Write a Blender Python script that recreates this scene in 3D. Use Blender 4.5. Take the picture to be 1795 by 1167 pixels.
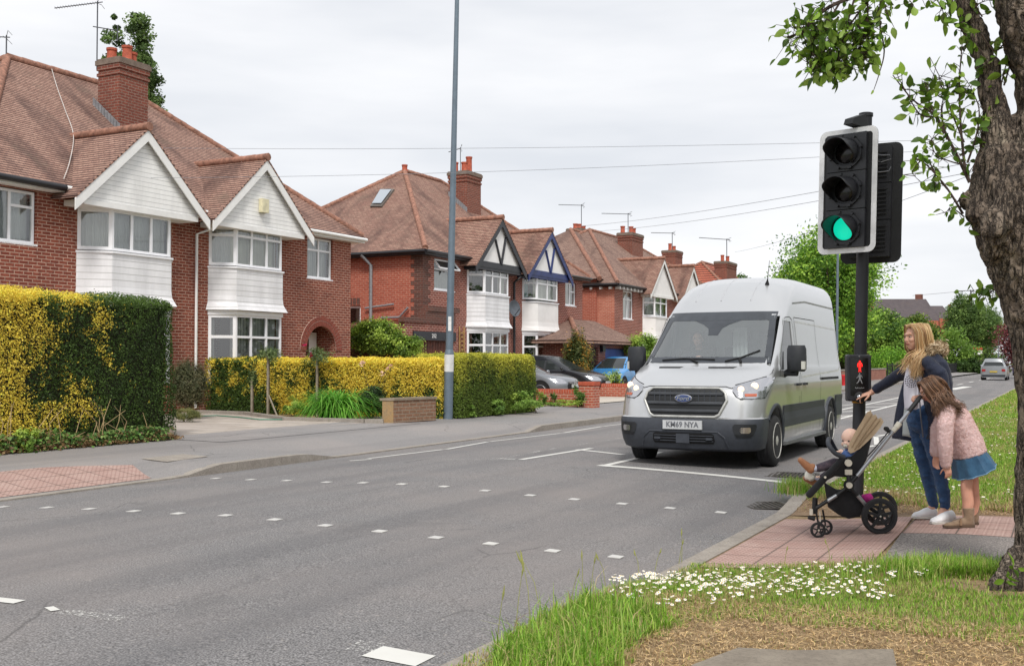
import bpy, bmesh, math, random
import numpy as np
from mathutils import Vector, Matrix, noise
for o in list(bpy.data.objects): bpy.data.objects.remove(o)
SC = bpy.context.scene
COL = SC.collection
R = math.radians
rnd = random.Random(7)
V = Vector
# ---------------------------------------------------------------- camera
CAM_H = 1.45
YAW = math.atan(973 / 1900.0)              # looks left of the road's direction (+Y)
PITCH = math.atan(51.5 / 1900.0)
cam = bpy.data.cameras.new('camera'); cam.sensor_width = 36; cam.lens = 1900 / 1795 * 36
cam.clip_start = 0.1; cam.clip_end = 2000
co = bpy.data.objects.new('camera', cam); COL.objects.link(co)
co.location = (0, 0, CAM_H); co.rotation_euler = (math.pi / 2 + PITCH, 0, YAW)
SC.camera = co
# ---------------------------------------------------------------- world: overcast
W = bpy.data.worlds.new("World"); SC.world = W; W.use_nodes = True
nt = W.node_tree; nt.nodes.clear()
N = nt.nodes.new; Lk = nt.links.new
wo = N('ShaderNodeOutputWorld'); bg = N('ShaderNodeBackground'); bg.inputs['Strength'].default_value = 0.1
sky = N('ShaderNodeTexSky'); sky.sky_type = 'NISHITA'; sky.sun_disc = False
SUN_EL, SUN_AZ = 52, 150                     # azimuth from +Y towards +X
sky.sun_elevation = R(SUN_EL); sky.sun_rotation = R(SUN_AZ)
tc = N('ShaderNodeTexCoord'); mp = N('ShaderNodeMapping'); mp.inputs['Scale'].default_value = (1.2, 1.2, 6.0)
nz = N('ShaderNodeTexNoise'); nz.inputs['Scale'].default_value = 1.7; nz.inputs['Detail'].default_value = 5; nz.inputs['Roughness'].default_value = .5
cr = N('ShaderNodeValToRGB')
cr.color_ramp.elements[0].position = .34; cr.color_ramp.elements[0].color = (5.6, 5.8, 6.15, 1)
cr.color_ramp.elements[1].position = .68; cr.color_ramp.elements[1].color = (7.6, 7.6, 7.7, 1)
mx = N('ShaderNodeMix'); mx.data_type = 'RGBA'; mx.inputs[0].default_value = .96
Lk(tc.outputs['Generated'], mp.inputs[0]); Lk(mp.outputs[0], nz.inputs['Vector']); Lk(nz.outputs[0], cr.inputs[0])
Lk(sky.outputs[0], mx.inputs[6]); Lk(cr.outputs[0], mx.inputs[7]); Lk(mx.outputs[2], bg.inputs['Color']); Lk(bg.outputs[0], wo.inputs[0])
# soft sun through cloud
sl = bpy.data.lights.new('sun', 'SUN'); sl.energy = 1.9; sl.angle = R(14); sl.color = (1, .96, .9)
so = bpy.data.objects.new('sun', sl); COL.objects.link(so)
_d = Vector((math.sin(R(SUN_AZ)) * math.cos(R(SUN_EL)), math.cos(R(SUN_AZ)) * math.cos(R(SUN_EL)), math.sin(R(SUN_EL))))
so.rotation_euler = _d.to_track_quat('Z', 'Y').to_euler()
SC.view_settings.view_transform = 'Standard'; SC.view_settings.look = 'None'
SC.view_settings.exposure = 0.5; SC.view_settings.gamma = 1.0
SC.cycles.max_bounces = 6; SC.cycles.transparent_max_bounces = 16
# ---------------------------------------------------------------- materials
def lin(c):
    r = []
    for v in c[:3]:
        v /= 255.0
        r.append(v / 12.92 if v <= .04045 else ((v + .055) / 1.055) ** 2.4)
    return (r[0], r[1], r[2], 1)
MATS = {}
class NT:
    def __init__(s, name):
        s.m = bpy.data.materials.new(name); s.m.use_nodes = True; s.t = s.m.node_tree
        s.b = s.t.nodes['Principled BSDF']; s.out = s.t.nodes['Material Output']; MATS[name] = s.m
    def n(s, t, **k):
        x = s.t.nodes.new(t)
        for a, b in k.items():
            if hasattr(x, a): setattr(x, a, b)
            else: x.inputs[a.replace('_', ' ')].default_value = b
        return x
    def l(s, a, b): s.t.links.new(a, b)
    def coord(s, kind='Object', scale=(1, 1, 1)):
        c = s.n('ShaderNodeTexCoord'); m = s.n('ShaderNodeMapping'); m.inputs['Scale'].default_value = scale
        s.l(c.outputs[kind], m.inputs[0]); return m.outputs[0]
    def noise(s, sc, det=4, ro=.55, vec=None, dist=0):
        x = s.n('ShaderNodeTexNoise'); x.inputs['Scale'].default_value = sc; x.inputs['Detail'].default_value = det
        x.inputs['Roughness'].default_value = ro; x.inputs['Distortion'].default_value = dist
        if vec is not None: s.l(vec, x.inputs['Vector'])
        return x.outputs[0]
    def ramp(s, fac, stops):
        x = s.n('ShaderNodeValToRGB'); e = x.color_ramp.elements
        while len(e) < len(stops): e.new(.5)
        for i, (p, c) in enumerate(stops): e[i].position = p; e[i].color = c if len(c) == 4 else (*c, 1)
        s.l(fac, x.inputs[0]); return x.outputs[0]
    def mix(s, fac, a, b, mode='MIX'):
        x = s.n('ShaderNodeMix'); x.data_type = 'RGBA'; x.blend_type = mode
        for i, v in ((0, fac), (6, a), (7, b)):
            if isinstance(v, bpy.types.NodeSocket): s.l(v, x.inputs[i])
            else: x.inputs[i].default_value = v
        return x.outputs[2]
    def math(s, op, a, b=0.0):
        x = s.n('ShaderNodeMath'); x.operation = op
        for i, v in ((0, a), (1, b)):
            if isinstance(v, bpy.types.NodeSocket): s.l(v, x.inputs[i])
            else: x.inputs[i].default_value = v
        return x.outputs[0]
    def bump(s, h, st=.3, dist=.01, nrm=None):
        x = s.n('ShaderNodeBump'); x.inputs['Strength'].default_value = st; x.inputs['Distance'].default_value = dist
        s.l(h, x.inputs['Height'])
        if nrm is not None: s.l(nrm, x.inputs['Normal'])
        s.l(x.outputs[0], s.b.inputs['Normal']); return x.outputs[0]
    def base(s, c):
        if isinstance(c, bpy.types.NodeSocket): s.l(c, s.b.inputs['Base Color'])
        else: s.b.inputs['Base Color'].default_value = c
    def set(s, **k):
        for a, v in k.items(): s.b.inputs[a.replace('_', ' ')].default_value = v
        return s
def plain(name, rgb, rough=.6, metal=0.0, vary=.12, sc=6, bump=0, bsc=60, coat=0, spec=.5):
    """one colour with gentle dirt / wear variation"""
    if name in MATS: return MATS[name]
    t = NT(name); c = lin(rgb); v = t.coord()
    d = tuple(x * (1 - vary * 2) for x in c[:3]) + (1,); b = tuple(min(1, x * (1 + vary)) for x in c[:3]) + (1,)
    t.base(t.ramp(t.noise(sc, 5, .6, v), [(.3, d), (.7, b)]))
    t.set(Roughness=rough, Metallic=metal); t.b.inputs['Specular IOR Level'].default_value = spec
    if coat: t.b.inputs['Coat Weight'].default_value = coat; t.b.inputs['Coat Roughness'].default_value = .05
    if bump: t.bump(t.noise(bsc, 3, .6, v), bump, .004)
    return t.m
def glow(name, rgb, st):
    t = NT(name); t.base(lin(rgb)); t.b.inputs['Emission Color'].default_value = lin(rgb); t.b.inputs['Emission Strength'].default_value = st
    return t.m
# ---------------------------------------------------------------- mesh builder
class MB:
    def __init__(s): s.v = []; s.f = []; s.m = []
    def add(s, vs, fs, mi=0):
        o = len(s.v); s.v += [tuple(map(float, p)) for p in vs]
        for f in fs: s.f.append(tuple(i + o for i in f)); s.m.append(mi)
        return s
    def poly(s, pts, mi=0): return s.add(pts, [tuple(range(len(pts)))], mi)
    def box(s, x0, x1, y0, y1, z0, z1, mi=0):
        return s.add([(x, y, z) for z in (z0, z1) for y in (y0, y1) for x in (x0, x1)],
                     [(0, 2, 3, 1), (4, 5, 7, 6), (0, 1, 5, 4), (2, 6, 7, 3), (0, 4, 6, 2), (1, 3, 7, 5)], mi)
    def frame(s, O, a, b, c, mi=0):      # box from a corner with three edge vectors
        O, a, b, c = map(Vector, (O, a, b, c))
        return s.add([O + i * a + j * b + k * c for k in (0, 1) for j in (0, 1) for i in (0, 1)],
                     [(0, 2, 3, 1), (4, 5, 7, 6), (0, 1, 5, 4), (2, 6, 7, 3), (0, 4, 6, 2), (1, 3, 7, 5)], mi)
    def beam(s, p, q, w, h, up=(0, 0, 1), mi=0):
        p, q = Vector(p), Vector(q); d = (q - p).normalized(); sd = d.cross(Vector(up)).normalized(); u = sd.cross(d)
        return s.frame(p - sd * w / 2 - u * h / 2, q - p, sd * w, u * h, mi)
    def ext(s, pts, vec, mi=0):          # a polygon extruded along vec
        n = len(pts); vec = Vector(vec); a = [Vector(p) for p in pts]
        return s.add(a + [p + vec for p in a], [tuple(range(n))[::-1], tuple(range(n, 2 * n))] + [(i, (i + 1) % n, n + (i + 1) % n, n + i) for i in range(n)], mi)
    def loft(s, rings, caps=True, closed=True, mi=0):
        n = len(rings[0]); vs = [p for r in rings for p in r]; fs = []
        for k in range(len(rings) - 1):
            for i in range(n if closed else n - 1):
                j = (i + 1) % n; fs.append((k * n + i, k * n + j, (k + 1) * n + j, (k + 1) * n + i))
        if caps: fs += [tuple(range(n))[::-1], tuple(range((len(rings) - 1) * n, len(rings) * n))]
        return s.add(vs, fs, mi)
    def tube(s, pts, r, n=10, caps=True, mi=0, flat=1.0, up=None):
        pts = [Vector(p) for p in pts]; rr = r if isinstance(r, (list, tuple)) else [r] * len(pts); rings = []
        t0 = (pts[1] - pts[0]).normalized(); a = Vector(up) if up else (Vector((0, 0, 1)) if abs(t0.z) < .9 else Vector((1, 0, 0)))
        nx = (a - t0 * a.dot(t0)).normalized()
        for i, p in enumerate(pts):
            t = (pts[min(i + 1, len(pts) - 1)] - pts[max(i - 1, 0)]).normalized()
            nx = (nx - t * nx.dot(t)).normalized(); ny = t.cross(nx)
            rings.append([p + nx * (math.cos(k * 2 * math.pi / n) * rr[i]) + ny * (math.sin(k * 2 * math.pi / n) * rr[i] * flat) for k in range(n)])
        return s.loft(rings, caps, True, mi)
    def lathe(s, prof, c=(0, 0, 0), ax=(0, 0, 1), n=16, mi=0, caps=True):
        ax = Vector(ax).normalized(); a = Vector((1, 0, 0)) if abs(ax.x) < .9 else Vector((0, 1, 0))
        u = (a - ax * a.dot(ax)).normalized(); w = ax.cross(u); c = Vector(c)
        return s.loft([[c + ax * z + u * (math.cos(k * 2 * math.pi / n) * max(r, 1e-4)) + w * (math.sin(k * 2 * math.pi / n) * max(r, 1e-4)) for k in range(n)] for r, z in prof], caps, True, mi)
    def ball(s, c, r, n=12, m=8, mi=0):
        r = r if isinstance(r, (list, tuple)) else (r, r, r)
        rings = [[(c[0] + r[0] * math.sin(t) * math.cos(k * 2 * math.pi / n), c[1] + r[1] * math.sin(t) * math.sin(k * 2 * math.pi / n), c[2] - r[2] * math.cos(t)) for k in range(n)]
                 for t in [max(.03, math.pi * i / m) if i < m else math.pi - .03 for i in range(m + 1)]]
        return s.loft(rings, True, True, mi)
    def build(s, name, mats, parent=None, smooth=None, world=True):
        me = bpy.data.meshes.new(name); off = Vector(parent.location) if (parent is not None and world) else Vector((0, 0, 0))
        p = parent.parent if parent is not None else None
        while world and p is not None: off += Vector(p.location); p = p.parent
        V = np.array(s.v, dtype=float).reshape(-1, 3) - np.array(off)
        me.from_pydata(V.tolist(), [], s.f)
        for m in (mats if isinstance(mats, (list, tuple)) else [mats]): me.materials.append(m)
        me.polygons.foreach_set('material_index', s.m)
        uvs = me.uv_layers.new(name='UVMap'); dat = np.zeros((len(me.loops), 2))
        Z = Vector((0, 0, 1)); k = 0
        for pl in me.polygons:
            nn = pl.normal
            if abs(nn.z) > .96: u, w = Vector((1, 0, 0)), Vector((0, 1, 0))
            else: u = Z.cross(nn).normalized(); w = nn.cross(u)
            for li in pl.loop_indices:
                q = Vector(s.v[me.loops[li].vertex_index]); dat[li] = (q.dot(u), q.dot(w))
        uvs.data.foreach_set('uv', dat.ravel())
        o = bpy.data.objects.new(name, me); COL.objects.link(o)
        if parent is not None: o.parent = parent
        if smooth is not None:
            me.polygons.foreach_set('use_smooth', [True] * len(me.polygons))
            me.set_sharp_from_angle(angle=R(smooth))
        me.update(); return o
def tag(o, label=None, cat=None, group=None, kind=None):
    if label: o['label'] = label
    if cat: o['category'] = cat
    if group: o['group'] = group
    if kind: o['kind'] = kind
    return o
def thing(name, label, cat, loc=(0, 0, 0), rz=0, group=None):
    o = bpy.data.objects.new(name, None); COL.objects.link(o); o.empty_display_size = .2
    o.location = loc; o.rotation_euler = (0, 0, rz); return tag(o, label, cat, group)
def dup(o, parent=None):
    c = o.copy(); COL.objects.link(c)
    if parent is not None: c.parent = parent
    for ch in list(o.children): dup(ch, c)
    return c
# survey: bearing of a point read off the photograph, met with a known plane of the place
_c, _s = math.cos(YAW), math.sin(YAW)
def ray(px, py):
    x = px - 897.5; y = 583.5 - py
    f = 1900 * math.cos(PITCH) - y * math.sin(PITCH); u = 1900 * math.sin(PITCH) + y * math.cos(PITCH)
    return Vector((x * _c - f * _s, x * _s + f * _c, u))
def onX(px, py, X): r = ray(px, py); t = X / r.x; return Vector((X, r.y * t, CAM_H + r.z * t))
def onY(px, py, Y): r = ray(px, py); t = Y / r.y; return Vector((r.x * t, Y, CAM_H + r.z * t))
def onZ(px, py, Z): r = ray(px, py); t = (Z - CAM_H) / r.z; return Vector((r.x * t, r.y * t, Z))
def atD(px, py, d): r = ray(px, py); t = d / 1900.0; return Vector((r.x * t, r.y * t, CAM_H + r.z * t))
# fast point-cloud meshes of many small faces (leaves, blades)
def leafmesh(name, P, Nrm, size, mats, mi=None, col=None, parent=None, aspect=.55, seed=1, fold=0.25):
    """P (n,3) leaf centres; one 4-vertex kite per point, folded slightly"""
    rs = np.random.RandomState(seed); n = len(P); P = np.asarray(P, float)
    if col is not None: col = np.asarray(col, float); g_ = col.mean(axis=1, keepdims=True); col = np.clip((col * .84 + g_ * .16) * np.array([1.3, 1.24, 1.1]), 0, 1)
    if parent is not None:
        off = Vector(parent.location); p = parent.parent
        while p is not None: off += Vector(p.location); p = p.parent
        P = P - np.array(off)
    A = rs.normal(size=(n, 3)); A /= np.linalg.norm(A, axis=1)[:, None]
    B = rs.normal(size=(n, 3)) if Nrm is None else np.asarray(Nrm, float) + rs.normal(size=(n, 3)) * .55
    B /= np.linalg.norm(B, axis=1)[:, None] + 1e-9
    T = np.cross(A, B); T /= np.linalg.norm(T, axis=1)[:, None] + 1e-9
    S = np.cross(B, T); L = (np.asarray(size) * np.ones(n))[:, None] * rs.uniform(.7, 1.3, (n, 1)); Wd = L * aspect
    v = np.stack([P - T * L * .5, P + S * Wd * .5 + B * Wd * fold, P + T * L * .55, P - S * Wd * .5 + B * Wd * fold], 1).reshape(-1, 3)
    me = bpy.data.meshes.new(name); me.vertices.add(4 * n); me.vertices.foreach_set('co', v.ravel())
    me.loops.add(4 * n); me.loops.foreach_set('vertex_index', np.arange(4 * n)); me.polygons.add(n)
    me.polygons.foreach_set('loop_start', np.arange(0, 4 * n, 4)); me.polygons.foreach_set('loop_total', np.full(n, 4))
    for m in (mats if isinstance(mats, (list, tuple)) else [mats]): me.materials.append(m)
    if mi is not None: me.polygons.foreach_set('material_index', np.asarray(mi, int))
    if col is not None:
        ca = me.color_attributes.new('leafcol', 'FLOAT_COLOR', 'CORNER'); c4 = np.ones((n, 4)); c4[:, :3] = col
        ca.data.foreach_set('color', np.repeat(c4, 4, axis=0).ravel())
    me.update(calc_edges=True); me.validate()
    o = bpy.data.objects.new(name, me); COL.objects.link(o)
    if parent is not None: o.parent = parent
    return o
def leafmat(name, rough=.5, trans=.35, hue=.0):
    t = NT(name); a = t.n('ShaderNodeAttribute'); a.attribute_name = 'leafcol'
    t.base(a.outputs['Color']); t.set(Roughness=rough); t.b.inputs['Specular IOR Level'].default_value = .3
    tr = t.n('ShaderNodeBsdfTranslucent'); t.l(a.outputs['Color'], tr.inputs['Color'])
    mxs = t.n('ShaderNodeMixShader'); mxs.inputs[0].default_value = trans
    t.l(t.b.outputs[0], mxs.inputs[1]); t.l(tr.outputs[0], mxs.inputs[2]); t.l(mxs.outputs[0], t.out.inputs[0]); return t.m
LEAF = leafmat('leaf_surface')
def vnoise(P, sc, seed=0):
    return np.array([noise.noise(Vector(p) * sc + Vector((seed * 7.3, seed * 3.1, seed))) for p in P])
def lc(*rgb): return np.array(lin(rgb)[:3])
# ================================================================ ground
def zroad(x): return .1 * (1 - ((x + 6.19) / 3.71) ** 2) if -9.9 < x < -2.48 else 0.0
def smooth(a, b, x): t = min(1, max(0, (x - a) / (b - a))); return t * t * (3 - 2 * t)
def kerbh(y):   # far kerb: dropped at the crossing and at the drive
    a = smooth(10.2, 11.0, y) * (1 - smooth(12.6, 13.6, y)); b = smooth(20.0, 20.8, y); return .015 + .1 * max(a, b)
def zfar(x, y):
    k = kerbh(y); return k + (.16 - k) * smooth(-9.95, -11.3, x) + .05 * smooth(-11.3, -13.2, x)
def knear(y):
    return .02 + .09 * (1 - smooth(6.0, 6.9, y) * (1 - smooth(10.3, 11.2, y)))
def znear(x, y):
    k = knear(y); return k + (.11 - k) * smooth(-2.3, -.6, x)
def ys(lo, hi, fine=.25, mid=60):
    a = list(np.arange(lo, min(hi, 26), fine)) + list(np.arange(26, min(hi, mid), 2)) + list(np.arange(mid, hi, 12)) + [hi]; return sorted(set(a))
def sheet(name, xs, Y, zf, m, label=None):
    b = MB(); vs = [(x, y, zf(x, y)) for y in Y for x in xs]; nx = len(xs)
    b.add(vs, [(j * nx + i, j * nx + i + 1, (j + 1) * nx + i + 1, (j + 1) * nx + i) for j in range(len(Y) - 1) for i in range(nx - 1)])
    return tag(b.build(name, m, smooth=60), kind='structure')
def asphalt(name, base, spread, sc=1.0, warm=0, patches=.25, rough=.85):
    t = NT(name); v = t.coord(); n1 = t.noise(130 * sc, 2, .6, v); n2 = t.noise(.35, 4, .6, v); n3 = t.noise(38 * sc, 2, .7, v)
    vo = t.n('ShaderNodeTexVoronoi', Scale=95.0 * sc); t.l(v, vo.inputs['Vector'])
    lo = tuple(x * (1 - spread) for x in lin(base)[:3]); hi = tuple(x * (1 + spread * 1.3) for x in lin(base)[:3])
    c = t.ramp(n1, [(.33, lo), (.5, lin(base)[:3]), (.7, hi)])
    c = t.mix(t.ramp(n3, [(.62, (0, 0, 0)), (.72, (.55, .55, .55))]), c, lin((172, 165, 158)))     # pale chippings
    c = t.mix(t.ramp(n3, [(.22, (.8, .8, .8)), (.34, (0, 0, 0))]), c, lin((45, 46, 50)))
    w = lin((base[0] + 22 + warm, base[1] + 16 + warm * .5, base[2] + 12))
    c = t.mix(t.ramp(n2, [(.42, (0, 0, 0)), (.68, (.6, .6, .6))]), c, w)
    m2 = t.coord(scale=(1.1, .06, 1)); n4 = t.noise(1.1, 3, .5, m2)
    c = t.mix(t.ramp(n4, [(.48, (0, 0, 0)), (.62, (.38, .38, .38))]), c, lin((base[0] - 26, base[1] - 25, base[2] - 23)))
    st_ = t.noise(.9, 6, .7, t.coord(scale=(1, .5, 1)), .8); c = t.mix(t.ramp(st_, [(.60, (0, 0, 0)), (.66, (.32, .32, .32))]), c, lin((base[0] - 34, base[1] - 33, base[2] - 32)))
    cr_ = t.n('ShaderNodeTexVoronoi', Scale=.55); cr_.feature = 'DISTANCE_TO_EDGE'; wv_ = t.n('ShaderNodeMix'); wv_.data_type = 'VECTOR'; wv_.inputs[0].default_value = .16; nq_ = t.n('ShaderNodeTexNoise', Scale=2.2); t.l(v, nq_.inputs['Vector']); t.l(v, wv_.inputs[4]); t.l(nq_.outputs['Color'], wv_.inputs[5]); t.l(wv_.outputs[1], cr_.inputs['Vector'])
    ck_ = t.math('MULTIPLY', t.ramp(cr_.outputs[0], [(.0, (1, 1, 1)), (.006, (0, 0, 0))]), t.ramp(t.noise(.5, 3, .5, v), [(.55, (0, 0, 0)), (.62, (.6, .6, .6))])); c = t.mix(ck_, c, lin((58, 56, 55)))
    t.base(c); t.set(Roughness=rough); t.bump(t.math('ADD', n1, vo.outputs[0]), .35, .004); return t.m
M_ROAD = asphalt('road_asphalt', (115, 113, 113), .7, .72)
M_PATH = asphalt('path_asphalt', (134, 131, 130), .4, 1.0)
M_CHIP = asphalt('near_path_asphalt', (122, 116, 112), .95, .6)
M_CONC = asphalt('drive_concrete', (186, 178, 166), .12, 1.2, rough=.9)
def soil_m():
    t = NT('verge_soil'); v = t.coord(); a = t.noise(9, 5, .7, v)
    t.base(t.ramp(a, [(.3, lin((96, 78, 56))), (.5, lin((140, 118, 86))), (.7, lin((176, 152, 116)))])); t.set(Roughness=.95); t.bump(t.noise(60, 4, .7, v), .8, .02); return t.m
def turf_m():
    t = NT('turf'); v = t.coord(); a = t.noise(1.1, 5, .65, v); b = t.noise(90, 3, .7, v)
    c = t.ramp(a, [(.35, lin((78, 100, 38))), (.55, lin((112, 130, 52))), (.72, lin((150, 150, 84)))])
    t.base(t.mix(t.ramp(b, [(.3, (0, 0, 0)), (.6, (.5, .5, .5))]), c, lin((60, 82, 26)))); t.set(Roughness=.95); t.bump(b, .9, .03); return t.m
M_SOIL = soil_m(); M_TURF = turf_m()
# one big sheet under everything
g = MB(); g.poly([(-900, -60, -.12), (900, -60, -.12), (900, 1600, -.12), (-900, 1600, -.12)]); tag(g.build('ground', M_TURF), kind='structure')
rx = [-9.9 + 7.42 * i / 24 for i in range(25)]
sheet('road', rx, ys(-8, 400), lambda x, y: zroad(x), M_ROAD)
sheet('far_pavement', [-10.0, -10.02, -10.5, -11, -11.5, -12, -12.6, -13.3, -14.2], ys(-8, 400), zfar, M_PATH)
# near verge: x from kerb to well right of the camera; paved part between y 7.9 and 10.2
sheet('near_verge', [-2.33 + .3 * i for i in range(12)] + [2, 4, 8, 20], ys(-8, 400), lambda x, y: znear(x, y) - .004, M_SOIL)
def kerb(name, x0, x1, hf, y0, y1, step=.914):
    b = MB(); y = y0
    while y < y1:
        e = min(y + step, y1) - .006
        # bevel on the road side
        b.loft([[(x0, t, -.1), (x1, t, -.1), (x1 - (.0), t, hf(t)), (x0, t, hf(t))] for t in (y, y + (e - y) / 3, y + (e - y) * 2 / 3, e)]); y += step
    return b
def stone_m(name, rgb, rgb2, dirt=(90, 84, 74)):
    t = NT(name); v = t.coord(); a = t.noise(5, 5, .7, v); b = t.noise(55, 4, .7, v)
    c = t.ramp(a, [(.3, lin(rgb)), (.7, lin(rgb2))]); t.base(t.mix(t.ramp(b, [(.3, (.5, .5, .5)), (.55, (0, 0, 0))]), c, lin(dirt))); t.set(Roughness=.9); t.bump(b, .6, .006); return t.m
M_KERB = stone_m('kerb_concrete', (140, 132, 124), (168, 160, 150))
tag(kerb('far_kerb', -10.04, -9.9, lambda y: kerbh(y) + .003, -7, 110).build('far_kerb', M_KERB), kind='structure')
tag(kerb('near_kerb', -2.48, -2.33, lambda y: knear(y) + .003, -7, 110).build('near_kerb', M_KERB), kind='structure')
# gutter dirt strip along the near kerb, pale sand
# drive between the two hedges, gardens
def drape(name, pts, m, dz=.004, zf=zfar, n=1):
    """ground patch: polygon subdivided and laid dz above the surface zf"""
    st = .16; xs = [p[0] for p in pts]; ys_ = [p[1] for p in pts]; nx, ny = int((max(xs) - min(xs)) / st) + 2, int((max(ys_) - min(ys_)) / st) + 2; bm = bmesh.new()
    gv = [[bm.verts.new((min(xs) + i * st, min(ys_) + j * st, 0)) for i in range(nx + 1)] for j in range(ny + 1)]
    for j in range(ny):
        for i in range(nx): bm.faces.new((gv[j][i], gv[j][i + 1], gv[j + 1][i + 1], gv[j + 1][i]))
    cx, cy = sum(xs) / len(xs), sum(ys_) / len(ys_)
    for k in range(len(pts)):                                    # convex outline: clip the grid by each edge
        p, q = V(pts[k]).to_3d(), V(pts[(k + 1) % len(pts)]).to_3d(); d = q - p; nn = V((d.y, -d.x, 0))
        if nn.dot(V((cx, cy, 0)) - p) > 0: nn = -nn
        bmesh.ops.bisect_plane(bm, geom=bm.verts[:] + bm.edges[:] + bm.faces[:], plane_co=p, plane_no=nn, clear_outer=True)
    b = MB(); bm.verts.index_update(); b.add([(v.co.x, v.co.y, zf(v.co.x, v.co.y) + dz) for v in bm.verts], [tuple(v.index for v in f.verts) for f in bm.faces]); bm.free()
    return tag(b.build(name, m, smooth=60), kind='structure')
def slab_m():
    t = NT('drive_slabs'); v = t.coord('UV'); br = t.n('ShaderNodeTexBrick'); t.l(v, br.inputs['Vector'])
    for k, x in (('Scale', 1.0), ('Mortar Size', .012), ('Brick Width', .9), ('Row Height', .6), ('Bias', 0.)): br.inputs[k].default_value = x
    br.inputs['Color1'].default_value = lin((186, 176, 166)); br.inputs['Color2'].default_value = lin((168, 158, 150)); br.inputs['Mortar'].default_value = lin((106, 98, 88))
    a = t.noise(2.2, 5, .65, v); t.base(t.mix(t.ramp(a, [(.35, (.6, .6, .6)), (.6, (0, 0, 0))]), br.outputs[0], lin((150, 138, 124)))); t.set(Roughness=.92)
    t.bump(t.noise(50, 3, .6, v), .3, .004); return t.m
M_SLAB = slab_m()
g = MB(); g.poly([(-14.2, -8, .19), (-14.2, 110, .19), (-34, 110, .25), (-34, -8, .25)]); tag(g.build('front_gardens', M_SOIL), kind='structure')
g = MB(); g.poly([(-13.4, 13.3, .214), (-12.75, 19.0, .214), (-15.6, 19.5, .219), (-19.4, 20.2, .222), (-19.4, 13.4, .222)]); tag(g.build('slab_driveway', M_SLAB), kind='structure')
drape('driveway_apron', [(-13.4, 13.0), (-12.0, 13.3), (-12.0, 19.3), (-13.4, 18.9)], M_PATH, .006)
# concrete drive beyond, between the two brick walls
g = MB(); g.poly([(-12.6, 29.0, .222), (-12.6, 36.0, .222), (-19.3, 36.2, .226), (-19.3, 29.0, .226)]); tag(g.build('concrete_driveway', M_CONC), kind='structure')
# tactile paving (blister slabs)
def tactile_m():
    t = NT('tactile_slabs'); v = t.coord('Object'); sp = t.n('ShaderNodeSeparateXYZ'); t.l(v, sp.inputs[0])
    def cell(o, p):
        f = t.math('FRACT', t.math('DIVIDE', o, p)); return t.math('SUBTRACT', f, .5)
    x = cell(sp.outputs[0], .066); y = cell(sp.outputs[1], .066)
    d = t.math('SQRT', t.math('ADD', t.math('MULTIPLY', x, x), t.math('MULTIPLY', y, y))); dome = t.ramp(d, [(.2, (1, 1, 1)), (.3, (0, 0, 0))])
    jx = t.math('ABSOLUTE', cell(sp.outputs[0], .396)); jy = t.math('ABSOLUTE', cell(sp.outputs[1], .396)); j = t.ramp(t.math('MAXIMUM', jx, jy), [(.478, (0, 0, 0)), (.49, (1, 1, 1))])
    a = t.noise(3, 5, .7, v); c = t.ramp(a, [(.3, lin((172, 138, 128))), (.7, lin((192, 166, 156)))])
    ring = t.ramp(d, [(.25, (0, 0, 0)), (.32, (.7, .7, .7)), (.40, (.7, .7, .7)), (.5, (.1, .1, .1))])
    c = t.mix(ring, c, lin((132, 100, 92))); c = t.mix(j, c, lin((92, 80, 72)))
    t.base(t.mix(t.ramp(t.noise(70, 3, .7, v), [(.3, (.45, .45, .45)), (.5, (0, 0, 0))]), c, lin((120, 104, 96)))); t.set(Roughness=.9); t.bump(dome, .9, .005); return t.m
M_TACT = tactile_m()
drape('tactile_paving', [(-2.3, 7.35), (-1.15, 7.6), (-1.2, 9.2), (-1.2, 10.2), (-2.3, 9.95)], M_TACT, .008, znear)
drape('tactile_paving', [(-1.194, 9.14), (.9, 9.14), (.9, 10.6), (-1.194, 10.2)], M_TACT, .008, znear)
drape('near_path', [(-1.146, 7.6), (2, 7.95), (2, 9.134), (-1.194, 9.134)], M_CHIP, .007, znear)
drape('far_tactile_paving', [(-10.06, 6.2), (-10.06, 9.9), (-10.8, 10.3), (-11.2, 9.2), (-11.2, 6.2)], M_TACT, .008, zfar)
# -------- painted markings: worn thermoplastic
def paint_m(name, wear, rgb=(214, 213, 208)):
    t = NT(name); v = t.coord(); n = t.noise(48, 8, .8, v); n2 = t.noise(3.0, 3, .6, v)
    f = t.ramp(t.math('ADD', n, t.math('MULTIPLY', n2, .35)), [(wear, (0, 0, 0)), (wear + .05, (1, 1, 1))])
    t.base(t.ramp(n2, [(.3, lin((206, 204, 198))), (.7, lin(rgb))])); t.set(Roughness=.6)
    tr = t.n('ShaderNodeBsdfTransparent'); m = t.n('ShaderNodeMixShader'); t.l(f, m.inputs[0]); t.l(tr.outputs[0], m.inputs[1]); t.l(t.b.outputs[0], m.inputs[2]); t.l(m.outputs[0], t.out.inputs[0])
    return t.m
M_PAINT = paint_m('road_paint', .42); M_WORN = paint_m('worn_road_paint', .72); M_FAINT = paint_m('faint_road_paint', .72); M_STUD = paint_m('stud_paint', .36, (190, 188, 186))
def strip(name, pts, w, m=M_PAINT):
    b = MB()
    for (a, c) in zip(pts[:-1], pts[1:]):
        a, c = Vector((*a, 0)), Vector((*c, 0)); L = (c - a).length; k = max(1, int(L / .5)); d = (c - a).normalized(); sd = Vector((-d.y, d.x, 0)) * w / 2
        for i in range(k):
            p = a + (c - a) * i / k; q = a + (c - a) * (i + 1) / k
            b.poly([(t.x, t.y, zroad(t.x) + .005) for t in (p - sd, q - sd, q + sd, p + sd)])
    return tag(b.build(name, m), kind='structure')
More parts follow.
